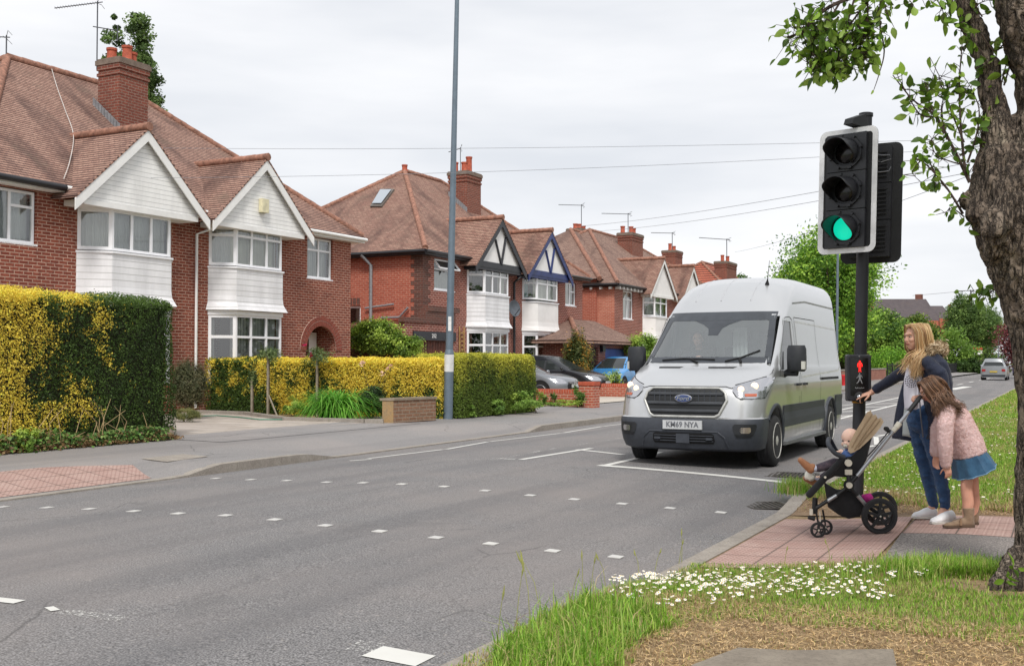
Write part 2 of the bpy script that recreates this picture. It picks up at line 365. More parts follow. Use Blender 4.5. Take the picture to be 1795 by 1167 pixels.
def XY(px, py, z=.06): p = onZ(px, py, z); return (p.x, p.y)
strip('stop_line', [(-5.5, 13.25), (-2.75, 12.93)], .17)
strip('zigzag_marking', [(-5.42, 13.32), (-5.42, 14.75), (-5.48, 15.6)], .1)
strip('zigzag_marking', [(-6.78, 13.51), (-6.68, 15.79)], .1)
strip('zigzag_marking', [(-6.78, 15.45), (-5.8, 14.9)], .1)
strip('faint_line_marking', [XY(890, 806), XY(950, 793), XY(1110, 768)], .1, M_FAINT)
strip('zigzag_marking', [(-9.2, 12.85), (-9.0, 13.1)], .1)
strip('zigzag_marking', [(-9.16, 13.25), (-8.98, 15.1)], .09)
strip('zigzag_marking', [(-8.95, 15.15), (-9.2, 17.0)], .09)
strip('zigzag_marking', [(-9.2, 17.1), (-8.95, 19.6)], .09)
strip('zigzag_marking', [(-8.95, 19.7), (-9.15, 22.2)], .09)
strip('zigzag_marking', [(-9.15, 22.3), (-8.95, 25)], .09)
# far zig-zags and hatching up the road
for k in range(9):
    y0 = 17.5 + k * 2.1
    strip('zigzag_marking', [(-2.95 if k % 2 else -3.25, y0), (-3.25 if k % 2 else -2.95, y0 + 1.9)], .09)
    strip('zigzag_marking', [(-6.1 if k % 2 else -6.35, y0), (-6.35 if k % 2 else -6.1, y0 + 1.9)], .09)
for k in range(9):
    y0 = 24 + k * 3.2; strip('hatching_marking', [(-5.6, y0), (-4.9, y0 + 1.5)], .16)
strip('centre_line_marking', [(-4.9, 23), (-4.9, 52)], .11); strip('centre_line_marking', [(-5.75, 23), (-5.75, 52)], .11)
# right-hand turn arrow-like painted bar and centre dashes further on
strip('centre_line_marking', [(-5.2, 58), (-5.0, 66)], .5)
for k in range(8): strip('centre_line_marking', [(-5.9, 70 + k * 9), (-5.9, 74 + k * 9)], .13)
# near-side broken marks at the bottom of the frame
strip('dash_marking', [(-5.55, 4.19), (-5.29, 4.22)], .09)
strip('dash_marking', [(-5.5, 3.9), (-5.18, 3.92)], .1, M_WORN)
strip('worn_marking', [(-5.05, 4.22), (-4.95, 4.18)], .05); strip('worn_marking', [(-5.02, 4.17), (-4.5, 4.24)], .11, M_WORN)
strip('dash_marking', [(-3.06, 4.47), (-2.76, 4.48)], .2); strip('dash_marking', [(-3.2, 4.5), (-3.06, 4.53)], .18, M_WORN)
strip('faint_line_marking', [(-7.9, 13.25), (-6.9, 13.6)], .3, M_FAINT)
# crossing studs (square white road studs)
STUD_A = [(5, 888), (83, 890), (157, 893), (235, 897), (313, 901), (396, 904), (482, 911), (571, 921), (666, 931), (765, 942), (861, 953), (969, 966), (1080, 977)]
STUD_B = [(379, 838), (440, 841), (503, 843), (573, 846), (637, 847), (705, 849), (779, 853), (851, 860), (930, 868), (1007, 875), (1091, 883), (1175, 891), (1264, 899)]
ORD = 'first second third fourth fifth sixth seventh eighth ninth tenth eleventh twelfth thirteenth'.split()
for nm, row, lab in (('near', STUD_A, '%s white square crossing stud from the left in the row nearer the camera'), ('far', STUD_B, '%s white square crossing stud from the left in the row nearer the van')):
    for k_, (px, py) in enumerate(row):
        x, y = XY(px, py, .05); x, y = XY(px, py, zroad(x)); b = MB(); h = .048
        b.ext([(x - h, y - h * 1.1, zroad(x - h) + .002), (x + h, y - h * .9, zroad(x + h) + .002), (x + h * .95, y + h, zroad(x + h) + .002), (x - h, y + h, zroad(x - h) + .002)], (0, 0, .006))
        tag(b.build('crossing_stud', M_STUD), lab % ORD[k_], 'road stud', 'crossing studs in the row nearer the camera' if nm == 'near' else 'crossing studs in the row nearer the van')
# gully grates / covers
M_IRON = plain('cast_iron', (78, 72, 66), .7, .3, .3, 30, .4)
def grate(cx, cy, lx, ly, nb, ang, label, name='drain_grate', cross=False):
    t = thing(name, label, 'drain', (cx, cy, zroad(cx) if cx < -2.48 else znear(cx, cy)))
    z = zroad(cx) + .006; b = MB(); ca, sa = math.cos(ang), math.sin(ang)
    def q(u, v, zz): return (cx + u * ca - v * sa, cy + u * sa + v * ca, zz)
    def bar(u0, u1, v0, v1, z1=.006): b.ext([q(u0, v0, zroad(cx) + .001), q(u1, v0, zroad(cx) + .001), q(u1, v1, zroad(cx) + .001), q(u0, v1, zroad(cx) + .001)], (0, 0, z1))
    for e in (-1, 1): bar(-lx, lx, e * ly - .02, e * ly + .02); bar(e * lx - .02, e * lx + .02, -ly + .021, ly - .021)
    for i in range(nb):
        u = -lx + (i + 1) * 2 * lx / (nb + 1); bar(u - lx / nb * .5, u + lx / nb * .5, -ly + .021, ly - .021)
    b.build('frame', M_IRON, t); d = MB(); d.poly([q(-lx, -ly, z - .003), q(lx, -ly, z - .003), q(lx, ly, z - .003), q(-lx, ly, z - .003)]); d.build('pit', plain('drain_dark', (24, 22, 20), .9), t)
grate(-2.72, 10.9, .2, .25, 6, .55, 'slotted iron drain grate in the gutter by the pushchair')
grate(-3.2, 13.75, .4, .3, 15, .1, 'rectangular iron cover in the road beside the van front wheel', 'manhole_cover')
b = MB(); p = XY(310, 802, .15); b.ext([(p[0] + dx, p[1] + dy, zfar(p[0] + dx, p[1] + dy) + .006) for dx, dy in ((-.22, -.42), (.2, -.38), (.2, .38), (-.22, .34))], (0, 0, .006)); tag(b.build('access_cover', M_KERB), 'pale concrete access cover set in the far pavement', 'cover')
# worn stone slab in the near verge
b = MB(); b.ext([(-1.47, 4.3, .1), (-1.47, 4.6, .1), (-1.37, 4.97, .1), (-1.15, 5.03, .1), (-.73, 5.27, .1), (-.66, 4.9, .1), (-.6, 4.3, .1)], (0, 0, .035)); tag(b.build('stone_slab', stone_m('slab_stone', (120, 110, 98), (146, 136, 122))), 'rough grey stone slab lying in dry grass at the bottom edge', 'slab')
# ================================================================ houses
def brick_m(name, c1, c2, mortar, dark=(90, 50, 42), w=.225, h=.075, ms=.011, soot=.3):
    t = NT(name); v = t.coord('UV'); br = t.n('ShaderNodeTexBrick'); t.l(v, br.inputs['Vector'])
    for k, x in (('Scale', 1.0), ('Mortar Size', ms), ('Mortar Smooth', .3), ('Brick Width', w), ('Row Height', h), ('Bias', -.1)): br.inputs[k].default_value = x
    br.inputs['Color1'].default_value = lin(c1); br.inputs['Color2'].default_value = lin(c2); br.inputs['Mortar'].default_value = lin(mortar)
    a = t.noise(.9, 5, .7, v); b = t.noise(14, 4, .7, v)
    c = t.mix(t.ramp(b, [(.35, (soot, soot, soot)), (.55, (0, 0, 0))]), br.outputs[0], lin(dark))
    c = t.mix(t.ramp(a, [(.5, (0, 0, 0)), (.75, (soot, soot, soot))]), c, lin(dark))
    t.base(c); t.set(Roughness=.9); t.bump(t.math('SUBTRACT', 1.0, br.outputs[1]), .6, .008); return t.m
def tile_m(name, c1, c2, lichen=(128, 108, 92), dark=(74, 50, 44), w=.17, h=.1, amt=.5):
    t = NT(name); v = t.coord('UV'); br = t.n('ShaderNodeTexBrick'); t.l(v, br.inputs['Vector'])
    for k, x in (('Scale', 1.0), ('Mortar Size', .004), ('Mortar Smooth', .1), ('Brick Width', w), ('Row Height', h), ('Bias', 0.)): br.inputs[k].default_value = x
    br.inputs['Color1'].default_value = lin(c1); br.inputs['Color2'].default_value = lin(c2); br.inputs['Mortar'].default_value = lin(dark)
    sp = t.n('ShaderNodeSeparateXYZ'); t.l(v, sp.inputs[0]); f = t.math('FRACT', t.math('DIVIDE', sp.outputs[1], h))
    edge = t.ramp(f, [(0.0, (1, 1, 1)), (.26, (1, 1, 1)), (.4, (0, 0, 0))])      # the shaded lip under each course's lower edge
    m2 = t.n('ShaderNodeMapping'); m2.inputs['Scale'].default_value = (.55, .2, 1); m2.inputs['Rotation'].default_value = (0, 0, .5); t.l(v, m2.inputs[0])
    big = t.noise(1.5, 6, .65, m2.outputs[0], .6); fine = t.noise(22, 3, .7, v)
    c = t.mix(t.ramp(fine, [(.35, (.5, .5, .5)), (.6, (0, 0, 0))]), br.outputs[0], lin(dark))
    c = t.mix(t.ramp(big, [(.50, (0, 0, 0)), (.66, (amt, amt, amt))]), c, lin(dark))
    c = t.mix(t.ramp(t.noise(.7, 6, .7, v), [(.58, (0, 0, 0)), (.72, (amt, amt, amt))]), c, lin(lichen))
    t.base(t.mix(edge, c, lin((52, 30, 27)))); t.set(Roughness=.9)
    t.bump(t.math('SUBTRACT', 1.0, f), .9, .03); return t.m
BR1 = brick_m('red_brick', (124, 58, 42), (152, 80, 60), (190, 156, 138), (84, 42, 36), soot=.5)
BR2 = brick_m('red_brick_darker', (126, 60, 48), (152, 78, 62), (198, 164, 150), (78, 48, 42), soot=.45)
BR2S = brick_m('orange_brick', (168, 82, 62), (184, 102, 80), (190, 142, 122), (126, 62, 50), soot=.5)
BRDK = brick_m('sooty_brick', (92, 60, 52), (116, 66, 54), (120, 100, 90), (58, 44, 42))
BRCH = brick_m('chimney_brick', (122, 62, 48), (146, 78, 60), (150, 124, 110), (84, 54, 46), soot=.5)
BRWL = brick_m('garden_wall_brick', (178, 84, 60), (190, 98, 74), (198, 170, 150), (130, 70, 56))
BROLD = brick_m('old_wall_brick', (132, 96, 74), (150, 112, 88), (150, 134, 116), (96, 78, 60), soot=.5)
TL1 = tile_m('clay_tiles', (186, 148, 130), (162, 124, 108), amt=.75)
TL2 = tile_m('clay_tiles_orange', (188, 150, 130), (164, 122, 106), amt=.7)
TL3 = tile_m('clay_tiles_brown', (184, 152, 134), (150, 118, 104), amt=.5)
RIDGE = plain('ridge_tile_clay', (156, 112, 94), .85, 0, .3, 8, .4, 40)
POT = plain('chimney_pot_clay', (178, 88, 64), .8, 0, .2, 12)
UPVC = plain('white_upvc', (240, 240, 243), .35, 0, .03, 3)
WHITE = plain('white_painted_wood', (240, 239, 237), .5, 0, .05, 2.2)
def clad_m(name, rgb, pitch=.15):
    t = NT(name); v = t.coord('UV'); sp = t.n('ShaderNodeSeparateXYZ'); t.l(v, sp.inputs[0]); f = t.math('FRACT', t.math('DIVIDE', sp.outputs[1], pitch))
    g_ = t.ramp(f, [(0, (1, 1, 1)), (.07, (1, 1, 1)), (.12, (0, 0, 0))]); n = t.noise(2.6, 5, .65, t.coord(scale=(1, 1, .25)))
    t.base(t.mix(g_, t.ramp(n, [(.3, lin(tuple(c - 26 for c in rgb))), (.7, lin(rgb))]), lin((186, 186, 184)))); t.set(Roughness=.5); t.bump(f, .5, .012); return t.m
CLAD = clad_m('white_cladding', (240, 239, 241)); CLADW = clad_m('cream_white_cladding', (250, 249, 247), .11)
REND = plain('white_render', (240, 238, 236), .85, 0, .05, 1.4, .2, 40)
BLKP = plain('black_painted_wood', (46, 46, 52), .45, 0, .15, 4); BLUP = plain('blue_painted_wood', (42, 56, 112), .45, 0, .15, 4)
GUTB = plain('black_gutter', (38, 38, 42), .4); LEAD = plain('lead_flashing', (150, 152, 156), .6, .3, .15, 14)
CURT = plain('net_curtain', (214, 214, 208), .9, 0, .05, 2); CURTC = plain('cream_curtain', (222, 220, 204), .9, 0, .05, 2); CURTB = plain('teal_curtain', (120, 168, 168), .9, 0, .08, 4)
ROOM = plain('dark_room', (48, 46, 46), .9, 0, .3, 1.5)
def glass_m(name='window_glass', tint=(.86, .9, .9), base=.12):
    t = NT(name); tr = t.n('ShaderNodeBsdfTransparent'); tr.inputs[0].default_value = (*tint, 1); gl = t.n('ShaderNodeBsdfGlossy'); gl.inputs['Roughness'].default_value = .02
    gl.inputs['Color'].default_value = (1, 1, 1, 1)
    fr = t.n('ShaderNodeFresnel'); fr.inputs[0].default_value = 1.5; f = t.math('ADD', fr.outputs[0], base); v = t.coord()
    b = t.n('ShaderNodeBump'); b.inputs['Strength'].default_value = .05; b.inputs['Distance'].default_value = .02; t.l(t.noise(1.6, 2, .5, v), b.inputs['Height']); t.l(b.outputs[0], gl.inputs['Normal'])
    m = t.n('ShaderNodeMixShader'); t.l(f, m.inputs[0]); t.l(tr.outputs[0], m.inputs[1]); t.l(gl.outputs[0], m.inputs[2]); t.l(m.outputs[0], t.out.inputs[0]); return t.m
GLASS = glass_m(); 
V = Vector
def win(par, O, u, n, Wd, H, vb=(), tb=(), curtain='net', fm=UPVC, tw=.055, depth=.07, sill=True, name='window', cuts=None, back=.22, lab=None):
    """window in the plane through O (bottom left, outer face of the frame), u along, n outward"""
    O, u, n = V(O), V(u).normalized(), V(n).normalized(); z = V((0, 0, 1)); f = MB()
    def bar(x0, x1, z0, z1, d0=0.0, d1=None): d1 = depth if d1 is None else d1; f.frame(O + u * x0 + z * z0 - n * d1, u * (x1 - x0), n * (d1 - d0), z * (z1 - z0))
    bar(0, Wd, 0, tw); bar(0, Wd, H - tw, H); bar(0, tw, tw, H - tw); bar(Wd - tw, Wd, tw, H - tw)
    xs = [tw] + [Wd * x for x in vb] + [Wd - tw]
    for x in vb: bar(Wd * x - tw * .55, Wd * x + tw * .55, tw, H - tw, .006)
    for k, tz in enumerate(tb):
        for a in range(len(xs) - 1):
            if cuts and a not in cuts: continue
            bar(xs[a] + (tw * .55 if a else 0), xs[a + 1] - (tw * .55 if a < len(xs) - 2 else 0), H * tz - tw * .5, H * tz + tw * .5, .003)
    fo = f.build(name, fm, par)
    if lab: fo['label'] = lab
    g = MB(); g.poly([O - n * .035, O - n * .035 + u * Wd, O - n * .035 + u * Wd + z * H, O - n * .035 + z * H]); g2 = g
    pb = g.build('pane', GLASS, None); _child(pb, fo)
    if sill:
        s = MB(); s.frame(O - u * .05 - z * .045 - n * .05, u * (Wd + .1), n * .11, z * .042); _child(s.build('sill', fm, None), fo)
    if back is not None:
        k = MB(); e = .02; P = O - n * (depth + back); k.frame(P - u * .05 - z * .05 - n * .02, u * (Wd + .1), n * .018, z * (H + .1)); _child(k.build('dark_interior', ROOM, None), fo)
    c = MB()
    def cloth(x0, x1, z0=0.0, z1=H, amp=.02, per=.11, d=.13):
        m = max(4, int((x1 - x0) / per * 4)); top = []; 
        for i in range(m + 1):
            x = x0 + (x1 - x0) * i / m; q = O + u * x - n * (depth + d + amp * math.sin(i * math.pi / 2 + x * 7)); top.append(q)
        for i in range(m): c.poly([top[i] + z * z0, top[i + 1] + z * z0, top[i + 1] + z * z1, top[i] + z * z1])
    mt = CURT
    if curtain == 'net': cloth(.0, Wd)
    elif curtain == 'cream': cloth(0, Wd, amp=.03, per=.16); mt = CURTC
    elif curtain == 'sides': cloth(0, Wd * .22, per=.08); cloth(Wd * .8, Wd, per=.08)
    elif curtain == 'left': cloth(0, Wd * .42, per=.08); mt = CURTB
    elif curtain == 'right': cloth(Wd * .72, Wd, per=.08); mt = CURTC
    elif curtain == 'half': cloth(0, Wd, H * .0, H * .62, per=.1)
    elif curtain == 'top': cloth(0, Wd, H * .72, H, amp=.002); mt = CURTC
    elif curtain == 'blinds':
        m = int(Wd / .115)
        for i in range(m):
            q = O + u * (i * .115 + .03) - n * (depth + .1); c.poly([q, q + u * .06 + n * .035, q + u * .06 + n * .035 + z * H, q + z * H])
    if c.v: _child(c.build('curtain', mt, None), fo)
    return fo
def _child(o, par):
    """parent o (built in world coordinates) under a part whose thing sits at a location"""
    off = V((0, 0, 0)); p = par
    while p is not None: off += V(p.location); p = p.parent
    for v in o.data.vertices: v.co -= off
    o.parent = par
def wallgrid(b, O, u, n, Wd, z0, z1, holes, reveal=.1, mi=0):
    """brick wall with rectangular openings (x0,x1,z0,z1) and their reveals"""
    O, u, n = V(O), V(u).normalized(), V(n).normalized(); z = V((0, 0, 1))
    xs = sorted({0, Wd, *[h[0] for h in holes], *[h[1] for h in holes]}); zs = sorted({z0, z1, *[h[2] for h in holes], *[h[3] for h in holes]})
    for a, c in zip(xs[:-1], xs[1:]):
        for d, e in zip(zs[:-1], zs[1:]):
            if any(h[0] - 1e-6 < (a + c) / 2 < h[1] and h[2] < (d + e) / 2 < h[3] for h in holes): continue
            b.poly([O + u * a + z * d, O + u * c + z * d, O + u * c + z * e, O + u * a + z * e], mi)
    for h in holes:
        p = [O + u * h[0] + z * h[2], O + u * h[1] + z * h[2], O + u * h[1] + z * h[3], O + u * h[0] + z * h[3]]
        for i in range(4): q, r = p[i], p[(i + 1) % 4]; b.poly([q, r, r - n * reveal, q - n * reveal], mi)
def ridge(b, p, q, r=.1, seg=.42, mi=0):
    p, q = V(p), V(q); L = (q - p).length; k = max(1, int(L / seg)); pts = []; rr = []
    for i in range(k):
        pts += [p + (q - p) * (i / k + .001), p + (q - p) * ((i + .93) / k)]; rr += [r * 1.06, r * .96]
    b.tube(pts, rr, 8, mi=mi)
def pot(b, x, y, z, r=.13, h=.42): b.lathe([(r * 1.15, 0), (r * 1.1, .06), (r, .08), (r * .95, h - .08), (r * 1.12, h - .06), (r * 1.12, h), (r * .85, h), (r * .8, h - .2)], (x, y, z), n=12)
def chimney(par, x0, x1, y0, y1, zb, zt, pots, m=BRCH, capm=None):
    b = MB(); b.box(x0, x1, y0, y1, zb, zt - .42); b.box(x0 - .03, x1 + .03, y0 - .03, y1 + .03, zt - .42, zt - .34)
    b.box(x0, x1, y0, y1, zt - .34, zt - .26); b.box(x0 - .035, x1 + .035, y0 - .035, y1 + .035, zt - .26, zt - .13)
    ch = b.build('chimney', m, par); c = MB(); c.frame((x0 - .06, y0 - .06, zt - .129), (x1 - x0 + .12, 0, 0), (0, y1 - y0 + .12, 0), (0, 0, .129)); c.frame((x0 - .03, y0 - .03, zt + .001), (x1 - x0 + .06, 0, 0), (0, y1 - y0 + .06, 0), (0, 0, .04)); _child(c.build('flaunching', stone_m('sooty_cap', (104, 88, 78), (140, 124, 112)) if 'sooty_cap' not in MATS else MATS['sooty_cap'], None), ch)
    for (px, py, h) in pots: q = MB(); pot(q, px, py, zt + .04, .13, h); _child(q.build('chimney_pot', POT, None, smooth=40), ch)
    return ch
def hiproof(par, ex, ez, k, y0, y1, xr, ry0, ry1, xb, m, name='roof', side_k=None, edge=GUTB, hips=(1, 1)):
    """hipped roof: front eaves at x=ex, ridge at x=xr from ry0 to ry1, back eaves xb"""
    zr = ez + k * (ex - xr); b = MB(); A, B, C, D = V((ex, y0, ez)), V((ex, y1, ez)), V((xb, y1, ez)), V((xb, y0, ez)); P, Q = V((xr, ry0, zr)), V((xr, ry1, zr))
    for f in ([A, B, Q, P], [B, C, Q], [C, D, P, Q], [D, A, P]): b.poly(f)
    b.poly([A - V((0, 0, .01)), D - V((0, 0, .01)), C - V((0, 0, .01)), B - V((0, 0, .01))])
    ro = b.build(name, m, par); r = MB(); ridge(r, P, Q, .11)
    for e, f in ((A, P), (D, P), (B, Q), (C, Q)): ridge(r, e + (f - e).normalized() * .1, f, .1)
    _child(r.build('ridge_tiles', RIDGE, None, smooth=50), ro); g = MB()
    pts = [A, B, C, D, A]
    for i in range(4):
        p, q = pts[i], pts[i + 1]; d = (q - p).normalized(); nrm = V((d.y, -d.x, 0)); g.tube([p + nrm * .03 - V((0, 0, .07)), q + nrm * .03 - V((0, 0, .07))], .055, 8)
    _child(g.build('gutter', edge, None, smooth=50), ro); s = MB(); s.box(xb + .02, ex - .02, y0 + .02, y1 - .02, ez - .17, ez - .03); _child(s.build('fascia', WHITE if edge is not GUTB else GUTB, None), ro)
    return ro, zr
def gable(par, xf, yL, yR, zf, za, xback, m, board, fill, struts=None, xfill=.14, zb=None, hb=.2):
    """small front gable: roof running back into the main roof, bargeboards, filled triangle"""
    ya = (yL + yR) / 2; b = MB(); A, L, Rr = V((xf, ya, za)), V((xf, yL, zf)), V((xf, yR, zf)); bk = V((xback - xf, 0, 0)); th = V((0, 0, -.05))
    for s_ in ((L, A), (A, Rr)):
        p, q = s_; b.add([p, q, q + bk, p + bk, p + th, q + th, q + bk + th, p + bk + th], [(0, 1, 2, 3), (7, 6, 5, 4), (0, 4, 5, 1), (3, 2, 6, 7), (0, 3, 7, 4), (1, 5, 6, 2)])
    ro = b.build('gable_roof', m, par); r = MB(); ridge(r, A + V((.03, 0, .03)), A + bk + V((0, 0, .03)), .1); _child(r.build('ridge_tiles', RIDGE, None, smooth=50), ro)
    w = MB()
    for p in (L, Rr):
        d = (A - p).normalized(); dn = V((0, -d.z, d.y)) if d.y * 1 > 0 else V((0, d.z, -d.y)); dn = -abs(1) * V((0, 0, 1)) * hb / max(.3, abs((p.y - ya)) / (A - p).length)
        e = p - (A - p).normalized() * .02
        w.ext([e + V((-.012, 0, -.055)), A + V((-.012, 0, -.055)), A + V((-.012, 0, -.055)) + dn, e + V((-.012, 0, -.055)) + dn], (-.03, 0, 0))
    _child(w.build('bargeboard', board, None), ro)
    zbb = zf - .02 if zb is None else zb; ins = .12 * (yR - yL) / 2 / max(.5, (za - zf)); t = MB()
    t.ext([(xf - xfill, yL + ins, zbb), (xf - xfill, yR - ins, zbb), (xf - xfill, ya, za - .12)], (-.05, 0, 0)); g_ = t.build('gable_panel', fill, par)
    s = MB(); s.box(xf - xfill - .6, xf - xfill + .03, yL + .3, yR - .3, zbb - .13, zbb - .01); _child(s.build('soffit', board, None), g_)
    if struts:
        k = MB(); X = xf - xfill + .025
        for (a, c, d, e) in struts: k.beam((X, ya + a, zf + c), (X, ya + d, zf + e), .045, .11, (1, 0, 0))
        k.beam((X, yL + .28, zf + .06), (X, yR - .28, zf + .06), .05, .22, (0, 0, 1)); _child(k.build('timbering', board, None), g_)
    return ro
def bay(par, XW, proj, yl, yf0, yf1, yr, win_up, clad, flare, win_dn, ground, cur_up, cur_dn, cm, fm=UPVC, nf=3, tb_up=.7, tb_dn=.7, topz=5.25, lf=(), tbl=True):
    XB = XW + proj; P = [V((XW, yl, 0)), V((XB, yf0, 0)), V((XB, yf1, 0)), V((XW, yr, 0))]; z = V((0, 0, 1)); segs = list(zip(P[:-1], P[1:])); 
    bo = None
    for (z0, z1, cur, tb) in ((*win_up, cur_up, tb_up), (*win_dn, cur_dn, tb_dn)):
        for i, (a, c) in enumerate(segs):
            u = (c - a).normalized(); n = V((u.y, -u.x, 0)); L = (c - a).length
            vb = [j / nf for j in range(1, nf)] if i == 1 else ()
            win(par, a + z * z0, u, n, L, z1 - z0, vb, (tb,), cur[i] if isinstance(cur, tuple) else cur, fm=fm, tw=.075 if i != 1 else .06, sill=False, back=.42 if i == 1 else None, name='bay_window')
    b = MB()
    def ring(o, zz):     # offset outline
        return [V((XW, yl - o * .6, zz)), V((XB + o, yf0 - o * .5, zz)), V((XB + o, yf1 + o * .5, zz)), V((XW, yr + o * .6, zz))]
    zt, zbm = clad; st = [(0.03, zt), (0.03, zbm + .38), (.05, zbm + .2), (flare, zbm), (0.0, zbm - .001)]
    b.loft([ring(o, zz) for o, zz in st], False, False); b.poly(ring(.03, zt)); b.poly(ring(.01, zbm)[::-1]); bo = b.build('bay_cladding', cm, par)
    s = MB(); s.loft([ring(.07, zt), ring(.07, zt + .045)], True, True); _child(s.build('sill', fm, None), bo)
    s = MB(); s.loft([ring(.0, win_up[1]), ring(.0, topz)], True, True); _child(s.build('upper_head', fm, None), bo); s = MB(); s.loft([ring(.04, win_dn[1] + .0), ring(.04, max(win_dn[1] + .02, zbm - .01))], True, True); _child(s.build('lower_head', fm, None), bo)
    s = MB(); s.loft([ring(.02, ground), ring(.02, win_dn[0] - .06)], True, True); s.build('bay_base', BR1, par)
def pipe(par, pts, m, r=.035, nm='downpipe'): 
    b = MB(); b.tube(pts, r, 8); return b.build(nm, m, par, smooth=50)
XF = -19.6
# ---------------------------------------------------------------- house pair 1 (white gables)
H = thing('semi_detached_house', 'red brick semi-detached pair with two plain white gables, nearest on the left', 'house', (XF, 21.0, .2))
b = MB(); Yl, Yr = 14.6, 27.38; u = (0, 1, 0); n = (1, 0, 0)
holes = [(.0 + .1, 15.95 - Yl, 3.95, 5.1), (25.24 - Yl, 26.46 - Yl, 3.9, 5.12), (25.91 - .72 - Yl, 25.91 + .72 - Yl, .2, 2.52), (17.1 - Yl, 19.8 - Yl, 3.96, 5.1), (21.25 - Yl, 23.85 - Yl, 3.93, 5.1), (17.1 - Yl, 19.8 - Yl, .95, 2.6), (21.25 - Yl, 23.85 - Yl, .95, 2.6)]
wallgrid(b, (XF, Yl, 0), u, n, Yr - Yl, .1, 5.25, holes)
# brick spandrels that turn the porch opening into an arch
cyA, zsp, rA = 25.91, 1.8, .72
for sg in (-1, 1):
    arc = [(XF, cyA + sg * rA * math.cos(t), zsp + rA * math.sin(t)) for t in [math.pi / 2 * i / 10 for i in range(11)]]
    b.ext([(XF - .1, *p[1:]) for p in arc] + [(XF - .1, cyA + sg * rA, zsp + rA)][:1], (.0995, 0, 0))
b.poly([(XF, Yr, .1), (-28.6, Yr, .1), (-28.6, Yr, 5.25), (XF, Yr, 5.25)]); b.poly([(XF, Yl, .1), (-28.6, Yl, .1), (-28.6, Yl, 5.25), (XF, Yl, 5.25)]); b.poly([(-28.6, Yl, .1), (-28.6, Yr, .1), (-28.6, Yr, 5.25), (-28.6, Yl, 5.25)])
b.build('wall', BR1, H)
ARB = brick_m('arch_brick', (126, 60, 46), (120, 58, 46), (208, 180, 164), (96, 50, 42), w=.11, h=.11)
r_ = MB()
for r0, r1 in ((.72, .86), (.875, 1.0)):
    m = 26
    for i in range(m):
        a0, a1 = math.pi * i / m + .008, math.pi * (i + 1) / m - .008
        r_.ext([(XF + .004, cyA + rr * math.cos(aa), zsp + rr * math.sin(aa)) for rr, aa in ((r0, a0), (r1, a0), (r1, a1), (r0, a1))], (.022, 0, 0))
r_.build('porch_arch', plain('arch_bricks', (140, 74, 60), .9, 0, .2, 20), H)
r_ = MB(); r_.ext([(XF + .002, cyA + 1.003 * math.cos(t), zsp + 1.003 * math.sin(t)) for t in [math.pi * i / 24 for i in range(25)]] + [(XF + .002, cyA + .72 * math.cos(t), zsp + .72 * math.sin(t)) for t in [math.pi * i / 24 for i in range(24, -1, -1)]], (.014, 0, 0)); r_.build('arch_mortar', plain('mortar', (206, 182, 168), .9), H)
# porch recess with white door
p_ = MB(); p_.poly([(XF - .1, cyA - rA, .1), (XF - 1.3, cyA - rA, .1), (XF - 1.3, cyA - rA, 2.6), (XF - .1, cyA - rA, 2.6)]); p_.poly([(XF - .1, cyA + rA, .1), (XF - 1.3, cyA + rA, .1), (XF - 1.3, cyA + rA, 2.6), (XF - .1, cyA + rA, 2.6)]); p_.poly([(XF - 1.3, cyA - rA - .5, .1), (XF - 1.3, cyA + rA + .5, .1), (XF - 1.3, cyA + rA + .5, 2.7), (XF - 1.3, cyA - rA - .5, 2.7)]); p_.poly([(XF - .1, cyA - rA, 2.6), (XF - 1.3, cyA - rA, 2.6), (XF - 1.3, cyA + rA, 2.6), (XF - .1, cyA + rA, 2.6)]); p_.build('porch_recess', BR1, H)
dr = MB(); dr.box(XF - .72, XF - .66, cyA - .62, cyA + .64, .2, 2.35); d0 = dr.build('front_door', WHITE, H)
dr = MB(); dr.box(XF - .655, XF - .65, cyA - .2, cyA + .26, .6, 2.15); _child(dr.build('door_pane', plain('brown_glass', (86, 66, 52), .3), None), d0)
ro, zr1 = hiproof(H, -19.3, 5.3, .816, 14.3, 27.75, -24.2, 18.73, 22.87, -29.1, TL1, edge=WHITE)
gg = MB(); gg.tube([(-19.25, 14.3, 5.24), (-19.25, 16.4, 5.22)], .07, 8); _child(gg.build('gutter', GUTB, None, smooth=50), ro)
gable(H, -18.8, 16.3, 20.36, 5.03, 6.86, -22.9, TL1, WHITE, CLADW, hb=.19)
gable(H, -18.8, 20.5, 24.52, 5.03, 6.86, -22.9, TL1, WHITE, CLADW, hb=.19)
bay(H, XF, .5, 17.02, 17.55, 19.33, 19.86, (3.97, 5.08), (3.9, 2.78), .16, (.95, 2.6), .2, 'net', 'net', CLAD, nf=3, tb_up=.8)
bay(H, XF, .5, 21.18, 21.65, 23.47, 23.95, (3.95, 5.1), (3.88, 2.8), .16, (.9, 2.68), .2, ('net', 'cream', 'net'), ('sides', 'blinds', 'net'), CLAD, nf=3, tb_up=.68, tb_dn=.68)
win(H, (XF - .06, 25.26, 3.92), u, n, 1.18, 1.18, (.5,), (.7,), 'net', name='small_window')
win(H, (XF - .06, 14.72, 3.97), u, n, 1.21, 1.11, (.5,), (.7,), 'net', name='small_window', cuts=(1,))
pipe(H, [(-19.1, 21.05, 4.95), (-19.3, 20.85, 4.8), (-19.52, 20.66, 4.68), (-19.52, 20.66, .3)], WHITE)
b = MB(); p = onX(454, 372, -18.92); b.box(-18.93, -18.8, p.y, p.y + .26, p.z, p.z + .36); b.build('alarm_box', plain('cream_alarm_box', (224, 216, 182), .5), H)
chimney(H, -22.88, -22.1, 20.5, 21.5, 6.9, 9.46, [(-22.66, 20.75, .34), (-22.34, 20.98, .42), (-22.5, 21.3, .34)])
